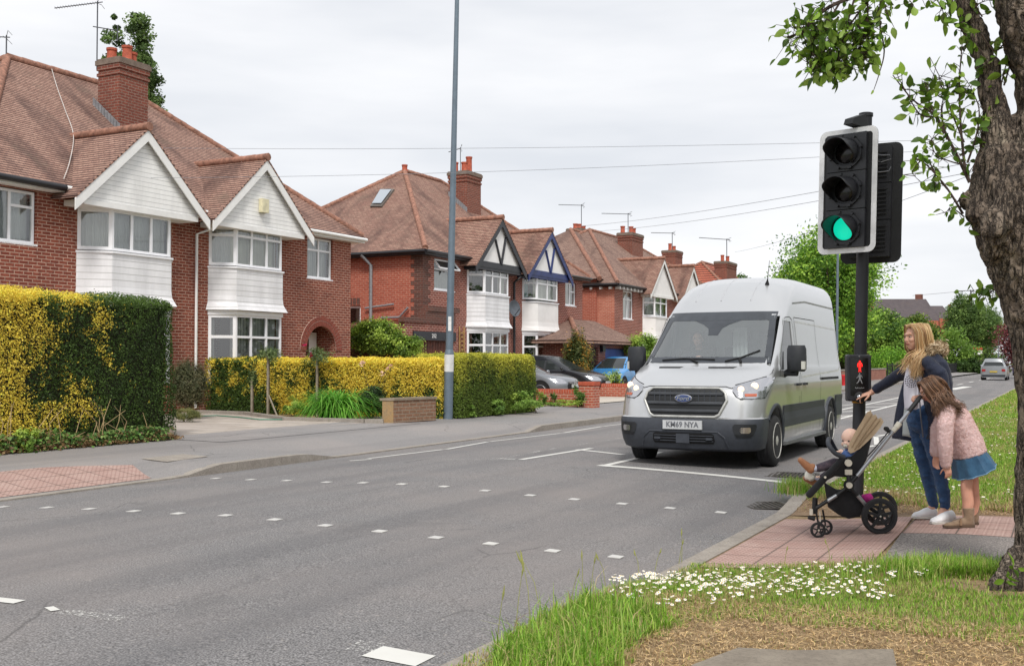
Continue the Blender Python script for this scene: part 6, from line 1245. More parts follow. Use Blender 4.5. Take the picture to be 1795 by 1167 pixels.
# ---------------------------------------------------------------- cars
def car(name, label, loc, rz, rgb, L=4.2, hw=.87, H_=1.46, kind='hatch', plate=None, rear_view=False, rim=ALLOY, metal=.3, star=False):
    t = thing(name, label, 'car', loc, rz); k = H_ / 1.46; hb_ = .92 * k
    suv = kind == 'suv'
    rows = [(.2, .16, hw - .08, .12, .2, L - .12), (.3, .05, hw - .01, .14, .28, L - .03), (.45, .0, hw, .16, .32, L), (.6, .02, hw + .005, .18, .36, L - .01), (.7, .08, hw, .2, .38, L - .02), (.76, .2, hw, .18, .36, L - .03), (.82, .42, hw - .005, .14, .3, L - .04), (.88, .7, hw - .01, .1, .25, L - .05), (hb_, 1.0, hw - .03, .1, .22, L - .07),
            (hb_ + .04, 1.1, hw - .06, .12, .2, L - .12), (hb_ + .16, 1.32, hw - .11, .13, .18, L - .22), (hb_ + .3, 1.58, hw - .17, .14, .18, L - .36), (hb_ + .40, 1.8, hw - .23, .15, .2, L - .48), (H_ - .05, 2.0, hw - .29, .18, .25, L - .6), (H_ - .015, 2.2, hw - .36, .2, .3, L - .8), (H_, 2.5, hw - .5, .2, .3, L - 1.1)]
    if suv: rows = [(z * 1.0, y * .92, w, b_, c_, (L - .04 if z < hb_ * 1.05 else L - .1 - (z - hb_) * .45)) for z, y, w, b_, c_, yr in rows]
    s = Shell(rows, rc=.18); P = paint(name + '_paint_%d_%d_%d' % rgb, rgb, metal, .3); b = s.mesh(None, 12, 24); o = b.build('body', P, t, world=False, smooth=38)
    ws_ = dense([(hb_ + .05, -hw + .13, hw - .13), (H_ - .07, -hw + .33, hw - .33)], 5); s.front(ws_, .006, 12).build('windscreen', CARGLASS, t, world=False, smooth=60)
    for sg in (-1, 1):
        s.side(dense([(hb_ + .03, 1.5, L - .55), (hb_ + .36, 2.0, L - .75)], 3), .006, sg, 6).build('side_window', CARGLASS, t, world=False)
        b = MB(); 
        for y in (2.15, ): s.side([(hb_ + .03, y, y + .07), (hb_ + .36, y, y + .07)], .012, sg, 1, b)
        b.build('pillar', BLKPL, t, world=False)
        hl = s.front([(z, *(sorted((sg * a0, sg * a1)))) for z, a0, a1 in dense([(.56, .52, hw - .06), (.62, .48, hw - .03), (.70, .55, hw - .02), (.75, .68, hw - .02)], 2)], .01, 8).build('headlight', LAMPG, t, world=False, smooth=60)
        b = MB(); b.ball((sg * (hw + .1), 1.42, hb_ + .07), (.1, .06, .07), 10, 6); b.tube([(sg * (hw - .05), 1.45, hb_), (sg * (hw + .08), 1.42, hb_ + .05)], .02, 6); b.build('mirror', P, t, world=False, smooth=60)
        for y in (.82, L - .82):
            b = MB(); b.lathe([(.36, 0), (.36, .06)], (sg * (hw - .055), y, .33), (sg, 0, 0), 28); b.v = [v if v[2] > 0 else (v[0], v[1], .0) for v in b.v]; b.build('wheel_arch', DARK, t, world=False)
            wheel(t, (sg * (hw - .09), y, .31), .31, .2, sg, 5, rim=rim, holes=False)
        rl = s.rear([(.68, sg * (hw - .34), sg * (hw - .1)), (.84, sg * (hw - .36), sg * (hw - .12))], .008, 3).build('tail_light', plain('red_lens', (170, 30, 30), .3), t, world=False)
    gr_ = s.front(dense([(.36, -.42, .42), (.5, -.46, .46), (.56, -.4, .4), (.63, -.36, .36)], 2), .008, 10).build('grille', DARK, t, world=False)
    b = MB()
    for z in (.58, .62): b.tube([(x, s.yf(x, z) - .014, z) for x in np.linspace(-.36, .36, 9)], .007, 5)
    if star:
        c0 = V((0, s.yf(0, .6) - .04, .6)); b.tube([c0 + V((.08 * math.cos(a), 0, .08 * math.sin(a))) for a in np.linspace(0, 6.29, 20)], .009, 6)
        for a in (math.pi / 2, math.pi * 7 / 6, math.pi * 11 / 6): b.tube([c0, c0 + V((.08 * math.cos(a), 0, .08 * math.sin(a)))], .008, 5)
    b.build('grille_bar', CHROME, gr_, world=False)
    for y_, facing in ((s.yf(0, .47) - .02, 1), (L + .03, -1)):
        b = MB(); b.box(-.26, .26, y_ - .006, y_ + .006, .44 if facing > 0 else .6, .55 if facing > 0 else .71); b.build('number_plate', plain('plate_white', (196, 198, 200), .45) if facing > 0 else plain('plate_yellow', (206, 176, 60), .5), t, world=False)
    s.rear(dense([(hb_ + .06, -hw + .2, hw - .2), (hb_ + .34, -hw + .32, hw - .32)], 3), .012).build('rear_window', CARGLASS, t, world=False)
    b = MB(); s.rear([(.28, -hw + .12, hw - .12), (.42, -hw + .1, hw - .1)], .012).build('rear_bumper', BLKPL, t, world=False)
    return t
car('parked_car', 'black hatchback parked nose to the road behind the low red wall', (-14.95, 36.9, .22), math.pi / 2, (34, 36, 42), 4.2, .88, 1.5)
car('parked_car', 'silver-grey saloon with a round star emblem, half hidden by the lime hedge', (onY(1003, 670, 32.0).x, 32.2, .2), math.pi / 2, (122, 126, 132), 4.4, .88, 1.36, star=True)
car('parked_car', 'bright blue hatchback parked in front of the blue garage door', (-16.9, 40.6, .22), 0, (58, 142, 206), 3.9, .84, 1.48, metal=.1)
car('moving_car', 'silver estate car driving away up the road on the right', (-5.0, 94.5, .09), math.pi, (150, 154, 158), 4.4, .92, 1.66, 'suv')
car('moving_car', 'small blue car far up the road, partly behind the silver one', (-4.2, 128, .09), math.pi, (48, 84, 156), 4.2, .88, 1.5)
car('parked_car', 'grey-blue car roof showing over the wall beyond the van tail', (-15.4, 76, .15), 0, (110, 128, 150), 4.2, .88, 1.55)
# ================================================================ signal pole, people, pushchair
RT = V((_c, _s, 0)); FW = V((-_s, _c, 0)); UP = V((0, 0, 1))
def zbase(x, y): return znear(x, y)
SD = 10.0
sb = atD(1500, 700, SD); SBX, SBY = sb.x, sb.y
sig = thing('traffic_signal', 'black pedestrian crossing signal pole showing green to traffic and a red man on its box', 'traffic light', (SBX, SBY, .1))
MBLK = plain('signal_black', (40, 41, 46), .45, 0, .12, 9, .1, 120); MBLK2 = plain('signal_black_matt', (30, 31, 34), .6, 0, .12, 9)
S = lambda px, py, v=0.0: atD(px, py, SD + v)
p0, p1 = V((SBX, SBY, .05)), S(1518, 199)
lean = (p1 - p0)
b = MB(); b.tube([p0, p0 + lean * .5, p1], .056, 24); b.lathe([(.064, 0), (.064, .03), (.05, .035)], p1 - V((0, 0, .03)), lean, 20); pole = b.build('pole', MBLK, sig, smooth=40)
def axes(ang):   # board axes: ang rotates the outward normal from straight at the camera towards image-left
    n_ = (-RT * math.sin(ang) - FW * math.cos(ang)).normalized(); u_ = (RT * math.cos(ang) - FW * math.sin(ang)).normalized(); return u_, n_
def rrect(c, u_, w_, hw, hh, r, n=5):
    pts = []
    for cx, cz, a0 in ((hw - r, hh - r, 0), (-hw + r, hh - r, 90), (-hw + r, -hh + r, 180), (hw - r, -hh + r, 270)):
        for i in range(n + 1): a = R(a0 + 90 * i / n); pts.append(c + u_ * (cx + r * math.cos(a)) + w_ * (cz + r * math.sin(a)))
    return pts
TILT = lean.normalized()
def head(px, py, v, ang, lit, tagname, front=True):
    u_, n_ = axes(ang); w_ = TILT; c = S(px, py, v); hw, hh = .275, .565; b = MB(); b.ext(rrect(c, u_, w_, hw, hh, .07), -n_ * .006); bd = b.build(tagname, MBLK2, sig)
    if front:
        b = MB(); a = rrect(c + n_ * .001, u_, w_, hw, hh, .07, 6); q = rrect(c + n_ * .001, u_, w_, hw - .048, hh - .048, .03, 6); m = len(a)
        b.add(a + q + [x + n_ * .004 for x in a] + [x + n_ * .004 for x in q], [(2 * m + i, 2 * m + (i + 1) % m, 3 * m + (i + 1) % m, 3 * m + i) for i in range(m)] + [(i, (i + 1) % m, 2 * m + (i + 1) % m, 2 * m + i) for i in range(m)] + [(m + i, 3 * m + i, 3 * m + (i + 1) % m, m + (i + 1) % m) for i in range(m)]); _child(b.build('white_border', plain('white_reflective', (238, 238, 240), .4), None), bd)
    for k, dz in enumerate((.345, 0, -.345)):
        cc = c + w_ * dz + u_ * .0; b = MB(); f = V(n_)
        b.frame(cc - u_ * .185 - w_ * .169 - n_ * .12, u_ * .37, n_ * .165, w_ * .338); hs = b.build('lamp_housing', MBLK, sig)
        if not front:
            q = MB()
            for i in range(7): q.frame(cc - u_ * .15 - w_ * (.12 - i * .038) - n_ * .124, u_ * .16, -n_ * .01, w_ * .014)
            q.frame(cc + u_ * .05 - w_ * .16 - n_ * .15, u_ * .08, n_ * .05, w_ * .31); _child(q.build('vents', MBLK2, None), hs)
            for sg in (-1, 1): q = MB(); q.frame(cc + u_ * .125 + w_ * (.075 * sg - .02) - n_ * .15, u_ * .02, n_ * .035, w_ * .045); _child(q.build('latch', DARK, None), hs)
            continue
        o = cc + n_ * .045; q = MB(); q.lathe([(.150, -.002), (.150, .02), (.125, .024), (.118, .02), (.118, .0)], o, n_, 32)
        for i in range(8): a = i * math.pi / 4 + .3; d = u_ * math.cos(a) + w_ * math.sin(a); q.frame(o + d * .138 - d.cross(n_) * .018, d * .022, d.cross(n_) * .036, n_ * .034)
        _child(q.build('lens_ring', MBLK, None, smooth=40), hs)
        lm = lit if k == 2 else None; q = MB(); q.lathe([(.105, .0), (.08, .02), (.04, .03), (.001, .033)], o, n_, 28); _child(q.build('lens', lm or plain('unlit_lens', (20, 16, 16), .2), None, smooth=60), hs)
        # cowl hood: long above, short below
        q = MB(); N_ = 32; rad = .118; inner = []; outer = []
        rows = []
        for j in range(7):
            r_ = []
            for i in range(N_ + 1):
                a = R(-58) + (R(296)) * i / N_; up_ = math.sin(a); ln = .055 + .20 * smooth(-.75, .55, up_); t = j / 6; r_.append(o + n_ * (ln * t) - w_ * (.10 * t * ln) + (u_ * math.cos(a) + w_ * math.sin(a)) * (rad * (1 + .03 * t)))
            rows.append(r_)
        nv = N_ + 1; vs = [p for r_ in rows for p in r_]; q.add(vs, [(j * nv + i, j * nv + i + 1, (j + 1) * nv + i + 1, (j + 1) * nv + i) for j in range(6) for i in range(N_)])
        ho = q.build('hood', MBLK, None, smooth=60); _child(ho, hs); thick(ho, .004)
    return bd, u_, n_, c
GREEN = glow('green_signal', (10, 184, 150), .9)
head(1485.5, 335, -.16, R(41), GREEN, 'backing_board')
head(1528, 357, .26, R(27) + math.pi, None, 'rear_backing_board', False)
b = MB(); q = S(1516, 225, .02); 
for dz, v in ((.48, -.1), (-.5, -.1), (.48, .14), (-.5, .14)): b.beam(p0 + lean * ((3.06 + dz) / 3.75) - FW * (0 if v > 0 else .16), p0 + lean * ((3.06 + dz) / 3.75) + FW * (.2 if v > 0 else 0), .06, .05)
b.build('bracket', MBLK, sig)
# detector on the pole top, with cable loops
u_, n_ = axes(R(48)); c = S(1496, 217, -.12); b = MB(); b.ext([c + u_ * .0 + n_ * .17 - UP * .035, c + n_ * .14 + UP * .02, c - n_ * .06 + UP * .085, c - n_ * .09 - UP * .045], u_ * .09); dt = b.build('vehicle_detector', MBLK2, sig); b = MB(); b.lathe([(.022, 0), (.02, .01), (.001, .012)], c + n_ * .06 + UP * .02 - u_ * .001, -u_, 12); _child(b.build('knob', plain('pale_knob', (170, 170, 168), .5), None), dt)
b = MB(); b.frame(c - u_ * .002 - n_ * .03 + UP * .02, n_ * -.0 + u_ * -.001, n_ * .06, UP * .03); _child(b.build('sticker', plain('amber_sticker', (150, 112, 60), .6), None), dt)
b = MB(); b.tube([S(1523, 268, .1), S(1545, 272, .0), S(1560, 272, 0), S(1562, 279, 0), S(1545, 284, 0), S(1527, 281, .1)], .004, 5); b.tube([S(1523, 290, .1), S(1540, 302, 0), S(1558, 300, 0), S(1562, 292, 0)], .004, 5); b.build('cable', plain('grey_cable', (120, 122, 128), .5), sig)
# push button box
PBV = -.1; c = S(1505, 662, PBV); u_, n_ = axes(R(4)); hw, hh = .108, .213; b = MB(); b.loft([rrect(c + n_ * -.06, u_, UP, hw, hh, .02), rrect(c + n_ * .02, u_, UP, hw, hh, .022), rrect(c + n_ * .032, u_, UP, hw - .012, hh - .012, .02)]); bx = b.build('push_button_box', MBLK, sig, smooth=30)
b = MB(); b.ext(rrect(c + n_ * .0325 + UP * .01, u_, UP, hw - .028, hh - .04, .012), n_ * .002); _child(b.build('display', NT('display_glass').set(Base_Color=(.006, .006, .007, 1), Roughness=.12).m, None), bx)
b = MB(); b.lathe([(.008, 0), (.007, .004), (.001, .005)], c + n_ * .032 + UP * .195, n_, 12); _child(b.build('sensor', plain('sensor_grey', (120, 120, 120), .4), None), bx)
def man(c, h, walk):
    """pictogram of a standing / walking figure as polygons (x,z in units of its height)"""
    if not walk: parts = [[(-.05, .82), (.05, .82), (.07, .89), (.05, .96), (-.05, .96), (-.07, .89)], [(-.11, .8), (.11, .8), (.17, .76), (.22, .56), (.19, .42), (.15, .43), (.17, .55), (.10, .68), (.08, .45), (-.08, .45), (-.10, .68), (-.17, .55), (-.15, .43), (-.19, .42), (-.22, .56), (-.17, .76)], [(-.085, .45), (-.012, .45), (-.05, .03), (-.13, .0), (-.14, .02), (-.08, .06)], [(.085, .45), (.012, .45), (.05, .03), (.13, .0), (.14, .02), (.08, .06)]]
    else: parts = [[(-.06, .84), (.02, .84), (.04, .91), (.02, .98), (-.06, .98), (-.08, .91)], [(-.1, .8), (.1, .8), (.08, .45), (-.08, .45)], [(-.1, .8), (-.06, .72), (-.18, .55), (-.3, .5), (-.3, .55), (-.2, .62)], [(.1, .8), (.22, .66), (.22, .5), (.18, .5), (.17, .63), (.06, .7)], [(-.08, .45), (.03, .45), (-.06, .2), (-.26, .0), (-.31, .04), (-.15, .22)], [(-.02, .45), (.08, .45), (.16, .24), (.24, .02), (.18, .0), (.08, .22)]]
    q = MB()
    for pg in parts: q.ext([c + u_ * (x * h) + UP * ((z - .5) * h) for x, z in pg], n_ * .001)
    return q
_child(man(S(1505.5, 641.5, PBV) + n_ * .0352, .105, False).build('red_man', glow('red_man_light', (255, 34, 28), 1.7), None), bx)
_child(man(S(1505.5, 662.5, PBV) + n_ * .0352, .1, True).build('green_man_unlit', plain('unlit_man', (150, 150, 152), .5), None), bx)
ROTB = Matrix((u_, UP, n_)).transposed()
for k, tx in enumerate(('Push button', 'wait for signal')): o = text(None, tx, .0165, S(1505, 679.5 + k * 4, PBV) + n_ * .0352, ROTB, plain('sign_lettering', (190, 192, 194), .5)); _child(o, bx)
b = MB(); b.lathe([(.05, 0), (.05, .012), (.035, .02), (.001, .022)], S(1505, 696, PBV) + n_ * .03, n_, 24); _child(b.build('button_surround', MBLK2, None, smooth=40), bx); b = MB(); b.lathe([(.018, 0), (.018, .012), (.012, .018), (.001, .02)], S(1503, 695, PBV) + n_ * .05, n_, 16); _child(b.build('button', CHROME, None, smooth=40), bx)
b = MB(); cc = S(1504, 704, PBV); b.frame(cc - u_ * .045 - UP * .012, u_ * .085, -n_ * .04, UP * .022); _child(b.build('amber_tab', plain('amber_tab', (206, 150, 40), .5), None), bx)
# ---------------------------------------------------------------- body toolkit
def remesh(b, name, m, base, voxel=.007, smooth_it=4, parent=None, disp=None):
    o = b.build(name, m, None)
    bm = bmesh.new(); bm.from_mesh(o.data); bmesh.ops.recalc_face_normals(bm, faces=bm.faces); bm.to_mesh(o.data); bm.free()
    r = o.modifiers.new('r', 'REMESH'); r.mode = 'VOXEL'; r.voxel_size = voxel; s_ = o.modifiers.new('s', 'SMOOTH'); s_.iterations = smooth_it; s_.factor = .5
    bpy.context.view_layer.update(); me = bpy.data.meshes.new_from_object(o.evaluated_get(bpy.context.evaluated_depsgraph_get())); o.modifiers.clear(); o.data = me
    n = len(me.vertices); co = np.zeros(n * 3); me.vertices.foreach_get('co', co); co = co.reshape(-1, 3)
    if disp is not None:
        nr = np.zeros(n * 3); me.vertices.foreach_get('normal', nr); co = co + nr.reshape(-1, 3) * disp(co)[:, None]
    co = co - np.array(base); me.vertices.foreach_set('co', co.ravel()); me.polygons.foreach_set('use_smooth', [True] * len(me.polygons)); me.update()
    if parent is not None: o.parent = parent
    else: o.location = base
    return o
def limb(b, pts, rad, n=14, flat=1.0, up=None):
    b.tube(pts, rad, n, flat=flat, up=up)
    for i, p in enumerate(pts): r = rad[i]; b.ball(tuple(p), (r * .98,) * 3, 12, 8)
def eb(b, O, X, Y, Z, c, r, n=16, m=12):   # ellipsoid in a rotated frame
    s0 = len(b.v); b.ball((0, 0, 0), r, n, m)
    for i in range(s0, len(b.v)): p = V(b.v[i]) + V(c); b.v[i] = tuple(O + X * p.x + Y * p.y + Z * p.z)
def skin_m(name, rgb):
    t = NT(name); v = t.coord(); a = t.noise(22, 4, .6, v); t.base(t.ramp(a, [(.3, lin(tuple(c * .94 for c in rgb))), (.7, lin(rgb))])); t.set(Roughness=.5); t.b.inputs['Subsurface Weight'].default_value = .12; t.b.inputs['Subsurface Radius'].default_value = (.02, .008, .004); t.b.inputs['Subsurface Scale'].default_value = .5; return t.m
SKIN = skin_m('skin', (222, 172, 148)); SKINB = skin_m('baby_skin', (240, 200, 180)); SKINC = skin_m('child_skin', (220, 164, 140))
def fabric(name, rgb, rgb2=None, sc=24, rough=.9, bump=.3, bsc=160, fold=0):
    t = NT(name); v = t.coord(); rgb2 = rgb2 or tuple(min(255, c * 1.2 + 6) for c in rgb); t.base(t.ramp(t.noise(sc, 5, .65, v), [(.3, lin(rgb)), (.7, lin(rgb2))])); t.set(Roughness=rough); t.b.inputs['Sheen Weight'].default_value = .15
    n1 = t.noise(bsc, 3, .6, v); h = t.math('ADD', n1, t.math('MULTIPLY', t.noise(14, 3, .5, v, .4), fold)) if fold else n1; t.bump(h, bump, .003 + .01 * (fold > 0)); return t.m
NAVY = fabric('navy_coat', (16, 24, 46), (26, 36, 62), 9, .75, .5, 120, 1.5); LINING = fabric('grey_fleece', (176, 182, 182), (196, 202, 200), 12, .95, .4, 200); DENIM = fabric('blue_denim', (30, 62, 104), (62, 98, 142), 11, .85, .6, 240, 2.0); DENIMS = fabric('denim_skirt', (36, 74, 106), (60, 104, 136), 14, .85, .4, 260, .8)
TEE = fabric('white_cotton', (216, 212, 224), (230, 228, 236), 10); PINKF = fabric('pink_fur', (216, 184, 184), (232, 206, 204), 40, .98, .9, 170); SUEDE = fabric('brown_suede', (122, 100, 80), (146, 124, 102), 20, .95); LEATHW = fabric('white_leather', (224, 224, 226), (238, 238, 240), 8, .45, .1); FUR = fabric('tan_fur', (176, 150, 118), (214, 196, 168), 40, .98, 1.0, 120)
def hairm(name, a, c):
    t = NT(name); v = t.coord('Object'); at = t.n('ShaderNodeAttribute'); at.attribute_name = 'leafcol'; t.base(at.outputs['Color']); t.set(Roughness=.42); t.b.inputs['Specular IOR Level'].default_value = .5; return t.m
HAIR = hairm('hair', None, None)
def hair(parent, base, strands, cols, seed=1, w=.006, k=7, spread=.01, copies=3):
    """strands: list of control polylines (world); each is copied with jitter and drawn as thin tapered tubes"""
    rs = np.random.RandomState(seed); b = MB(); cl = []
    for st in strands:
        for _ in range(copies):
            j = rs.normal(0, spread, 3); pts = []
            for i, p in enumerate(st): f = i / (len(st) - 1); pts.append(V(p) + V(j) * (.25 + f * 1.1) + V(rs.normal(0, spread, 3)) * .12)
            q = lerpc(pts, 3); rad = [w * (.55 + .45 * math.sin(math.pi * min(1, (i + 1) / len(q) * .9))) * (1 if i < len(q) - 3 else .4) for i in range(len(q))]; n0 = len(b.f); b.tube(q, rad, 5); cl += [np.array(lin(cols[rs.randint(len(cols))])[:3]) * rs.uniform(.8, 1.2)] * (len(b.f) - n0)
    o = b.build('hair', HAIR, None, smooth=80); me = o.data
    ca = me.color_attributes.new('leafcol', 'FLOAT_COLOR', 'CORNER'); dat = []
    for f, c in zip(b.f, cl): dat += [(*np.clip(c, 0, 1), 1)] * len(f)
    ca.data.foreach_set('color', np.array(dat).ravel())
    for v in me.vertices: v.co -= V(base)
    o.parent = parent; return o
def head_shape(b, O, X, Y, Z, h, baby=False):
    """O centre of the head, X forward, Z up, h = head height"""
    k = h / .225; e = lambda c, r: eb(b, O, X, Y, Z, tuple(x * k for x in c), tuple(x * k for x in r), 20, 14)
    e((-.012, 0, .022), (.092, .074, .090)); e((.028, 0, -.030), (.060, .056, .075)); e((.046, 0, -.078), (.030, .030, .026)); e((.02, 0, -.07), (.05, .048, .03))
    e((.074, 0, .028), (.018, .045, .012)); e((.088, 0, -.012), (.013, .010, .024)); e((.097, 0, -.024), (.010, .011, .009)); e((.078, 0, -.052), (.013, .022, .010))
    for s_ in (-1, 1): e((.062, s_ * .033, -.018), (.024, .022, .022)); e((-.008, s_ * .074, -.006), (.018, .009, .029))
def face_bits(par, base, O, X, Y, Z, h, lips=(186, 100, 92), brow=(140, 104, 72), closed=False):
    k = h / .225
    for s_ in (-1, 1):
        b = MB(); eb(b, O, X, Y, Z, (.0735 * k, s_ * .031 * k, .008 * k), (.0105 * k, .012 * k, .0052 * k), 12, 8); e_ = b.build('eye', plain('eye_white', (176, 164, 158), .3), None, smooth=60); _child2(e_, par, base)
        b = MB(); eb(b, O, X, Y, Z, (.0822 * k, s_ * .032 * k, .008 * k), (.0045 * k, .006 * k, .0052 * k), 10, 6); _child2(b.build('iris', plain('iris', (52, 44, 40), .2), None, smooth=60), par, base)
        b = MB(); b.tube([O + X * (.0845 * k) + Y * (s_ * .018 * k) + Z * (.027 * k), O + X * (.083 * k) + Y * (s_ * .033 * k) + Z * (.031 * k), O + X * (.070 * k) + Y * (s_ * .048 * k) + Z * (.026 * k)], [.0025 * k, .003 * k, .0015 * k], 6); _child2(b.build('eyebrow', plain('brow_%d' % brow[0], brow, .9), None), par, base)
    b = MB(); b.tube([O + X * (.083 * k) - Y * (.022 * k) - Z * (.051 * k), O + X * (.092 * k) - Z * (.049 * k), O + X * (.083 * k) + Y * (.022 * k) - Z * (.051 * k)], [.002 * k, .0055 * k, .002 * k], 8); b.tube([O + X * (.082 * k) - Y * (.018 * k) - Z * (.055 * k), O + X * (.0895 * k) - Z * (.0575 * k), O + X * (.082 * k) + Y * (.018 * k) - Z * (.055 * k)], [.002 * k, .0055 * k, .002 * k], 8); _child2(b.build('lips', plain('lips_%d' % lips[0], lips, .45), None, smooth=60), par, base)
def _child2(o, par, base):
    for v in o.data.vertices: v.co -= V(base)
    o.parent = par
def hand(b, wrist, palm_dir, nrm, size=.18, curl=(.25, .3, .35, .4), thumb=1, spread=.12, relax=None):
    """palm + five fingers; nrm points out of the back of the hand, thumb=+-1 picks its side"""
    d = V(palm_dir).normalized(); nn = V(nrm); nn = (nn - d * nn.dot(d)).normalized(); sd = d.cross(nn) * thumb; k = size / .18; w0 = V(wrist)
    b.loft([[w0 + d * t + sd * (wd * x) + nn * (th * z) for x, z in ((1, .4), (.5, 1), (-.5, 1), (-1, .4), (-1, -.5), (-.4, -1), (.4, -1), (1, -.5))] for t, wd, th in ((-.02 * k, .026 * k, .019 * k), (.02 * k, .033 * k, .016 * k), (.06 * k, .041 * k, .014 * k), (.088 * k, .040 * k, .012 * k))])
    for i, (off, ln) in enumerate(((.030, .072), (.010, .080), (-.011, .075), (-.030, .058))):
        p = w0 + d * (.082 * k) + sd * (off * k); dr = (d + sd * (spread * (1.2 - i * .8))).normalized(); pts = [p]; a = 0; L_ = ln * k
        for j, f in enumerate((.45, .32, .23)): a += curl[i] * (1, 1.2, .9)[j]; p = p + (dr * math.cos(a) - nn * math.sin(a)) * (L_ * f); pts.append(p)
        limb(b, pts, [.0095 * k, .0088 * k, .0078 * k, .0065 * k], 10)
    p = w0 + d * (.022 * k) + sd * (.03 * k); dt = (d * .55 + sd * .75 - nn * .35).normalized(); q = p + dt * (.038 * k); dt2 = (d * .85 + sd * .4 - nn * .35).normalized(); q2 = q + dt2 * (.032 * k); limb(b, [p, q, q2, q2 + dt2 * (.02 * k)], [.014 * k, .011 * k, .0095 * k, .007 * k], 10)
# ================================================================ woman
WD = 9.25
wb = atD(1638, 915, WD); base = V((wb.x, wb.y, zbase(wb.x, wb.y) + .008)); Pw = lambda px, py, v=0.0: atD(px, py, WD + v)
HX = (-RT * .96 - FW * .28).normalized(); HY_ = UP.cross(HX).normalized(); HZ = HX.cross(HY_)
HX = (HX - UP * .06).normalized(); HY_ = UP.cross(HX).normalized(); HZ = HX.cross(HY_)
HO = Pw(1605, 591, 0)
b = MB(); head_shape(b, HO, HX, HY_, HZ, .228)
limb(b, [Pw(1611, 603), Pw(1614, 622), Pw(1618, 634)], [.046, .046, .055]); limb(b, [Pw(1616, 640, -.11), Pw(1616, 640, .11)], [.055, .055]); limb(b, [Pw(1614, 650), Pw(1612, 690), Pw(1614, 722)], [.1, .088, .1])
limb(b, [Pw(1626, 735, -.07), Pw(1634, 775, -.075), Pw(1641, 805, -.08), Pw(1648, 830, -.08), Pw(1657, 890, -.08)], [.06, .05, .04, .038, .034]); limb(b, [Pw(1609, 735, .07), Pw(1614, 775, .09), Pw(1618, 802, .1), Pw(1625, 830, .11), Pw(1636, 888, .12)], [.06, .05, .04, .038, .034])
for a_, f_ in ((Pw(1656, 890, -.07), Pw(1640, 918, -.1)), (Pw(1635, 888, .12), Pw(1612, 908, .12))): limb(b, [a_, a_ + (f_ - a_) * .5 - UP * .02, f_], [.034, .035, .028])
# far arm reaches the button; near arm holds the handle
shR, elR, wrR = Pw(1606, 637, .17), Pw(1570, 660, .38), Pw(1527, 688, .57); limb(b, [shR, elR, wrR], [.05, .038, .026]); fd = (S(1505, 694, PBV) + n_ * .06 - wrR).normalized()
hand(b, wrR, fd, UP + FW * -.2, .17, (.08, .5, .65, .75), -1, .1)
shL, elL, wrL = Pw(1630, 640, -.17), Pw(1652, 683, -.2), Pw(1618, 694, -.3); limb(b, [shL, elL, wrL], [.05, .04, .027]); hand(b, wrL, (-RT + UP * -.12), UP + RT * -.25, .165, (.9, .95, 1.0, 1.0), -1, .03)
W_ = remesh(b, 'person', SKIN, base, .0062, 3); tag(W_, 'woman in navy fur-hooded parka and jeans pressing the crossing button', 'person')
face_bits(W_, base, HO, HX, HY_, HZ, .228, (178, 104, 96), (150, 116, 84))
# T-shirt, jeans
b = MB(); rings = []
for py, cx, rx, ry in ((632, 1612, .06, .09), (645, 1607, .08, .115), (665, 1604, .085, .12), (690, 1602, .08, .11), (718, 1606, .09, .12)): c = Pw(cx, py, .0); rings.append([c + RT * (rx * math.cos(t)) + FW * (ry * math.sin(t)) for t in np.linspace(0, 6.283, 25)[:-1]])
b.loft(rings); tee = remesh(b, 'tee_shirt', TEE, base, .012, 2, W_)
b = MB(); c0 = Pw(1598.5, 668, -.115); c0 = Pw(1597.5, 668, -.112); un = (RT * .75 - FW * .66).normalized(); nn = (-RT * .66 - FW * .75).normalized()
for ring, cnt, r0, r1 in ((0, 8, .008, .022), (1, 12, .026, .040), (2, 16, .044, .056)):
    for i in range(cnt):
        a = 2 * math.pi * i / cnt; da = math.pi / cnt * .7; b.ext([c0 + un * (r_ * math.cos(t)) + UP * (r_ * math.sin(t)) for r_, t in ((r0, a), ((r0 + r1) / 2, a - da), (r1, a), ((r0 + r1) / 2, a + da))], nn * .002)
_child2(b.build('shirt_print', plain('print_black', (44, 42, 56), .8), None), W_, base)
def folds(amp, sc, zs=2.2):
    return lambda co: (fnoise(co * np.array([1, 1, zs]), sc, 3) - .5) * amp
b = MB(); limb(b, [Pw(1613, 722, -.04), Pw(1613, 740, -.04)], [.095, .1]); limb(b, [Pw(1611, 722, .05), Pw(1611, 740, .05)], [.09, .1]); limb(b, [Pw(1626, 735, -.07), Pw(1634, 775, -.075), Pw(1641, 805, -.08), Pw(1648, 830, -.08), Pw(1657, 884, -.08)], [.098, .078, .062, .060, .045]); limb(b, [Pw(1609, 735, .07), Pw(1614, 775, .09), Pw(1618, 802, .1), Pw(1625, 830, .11), Pw(1636, 884, .12)], [.095, .078, .062, .060, .044])
remesh(b, 'jeans', DENIM, base, .008, 2, W_, folds(.022, 16, 2.6))
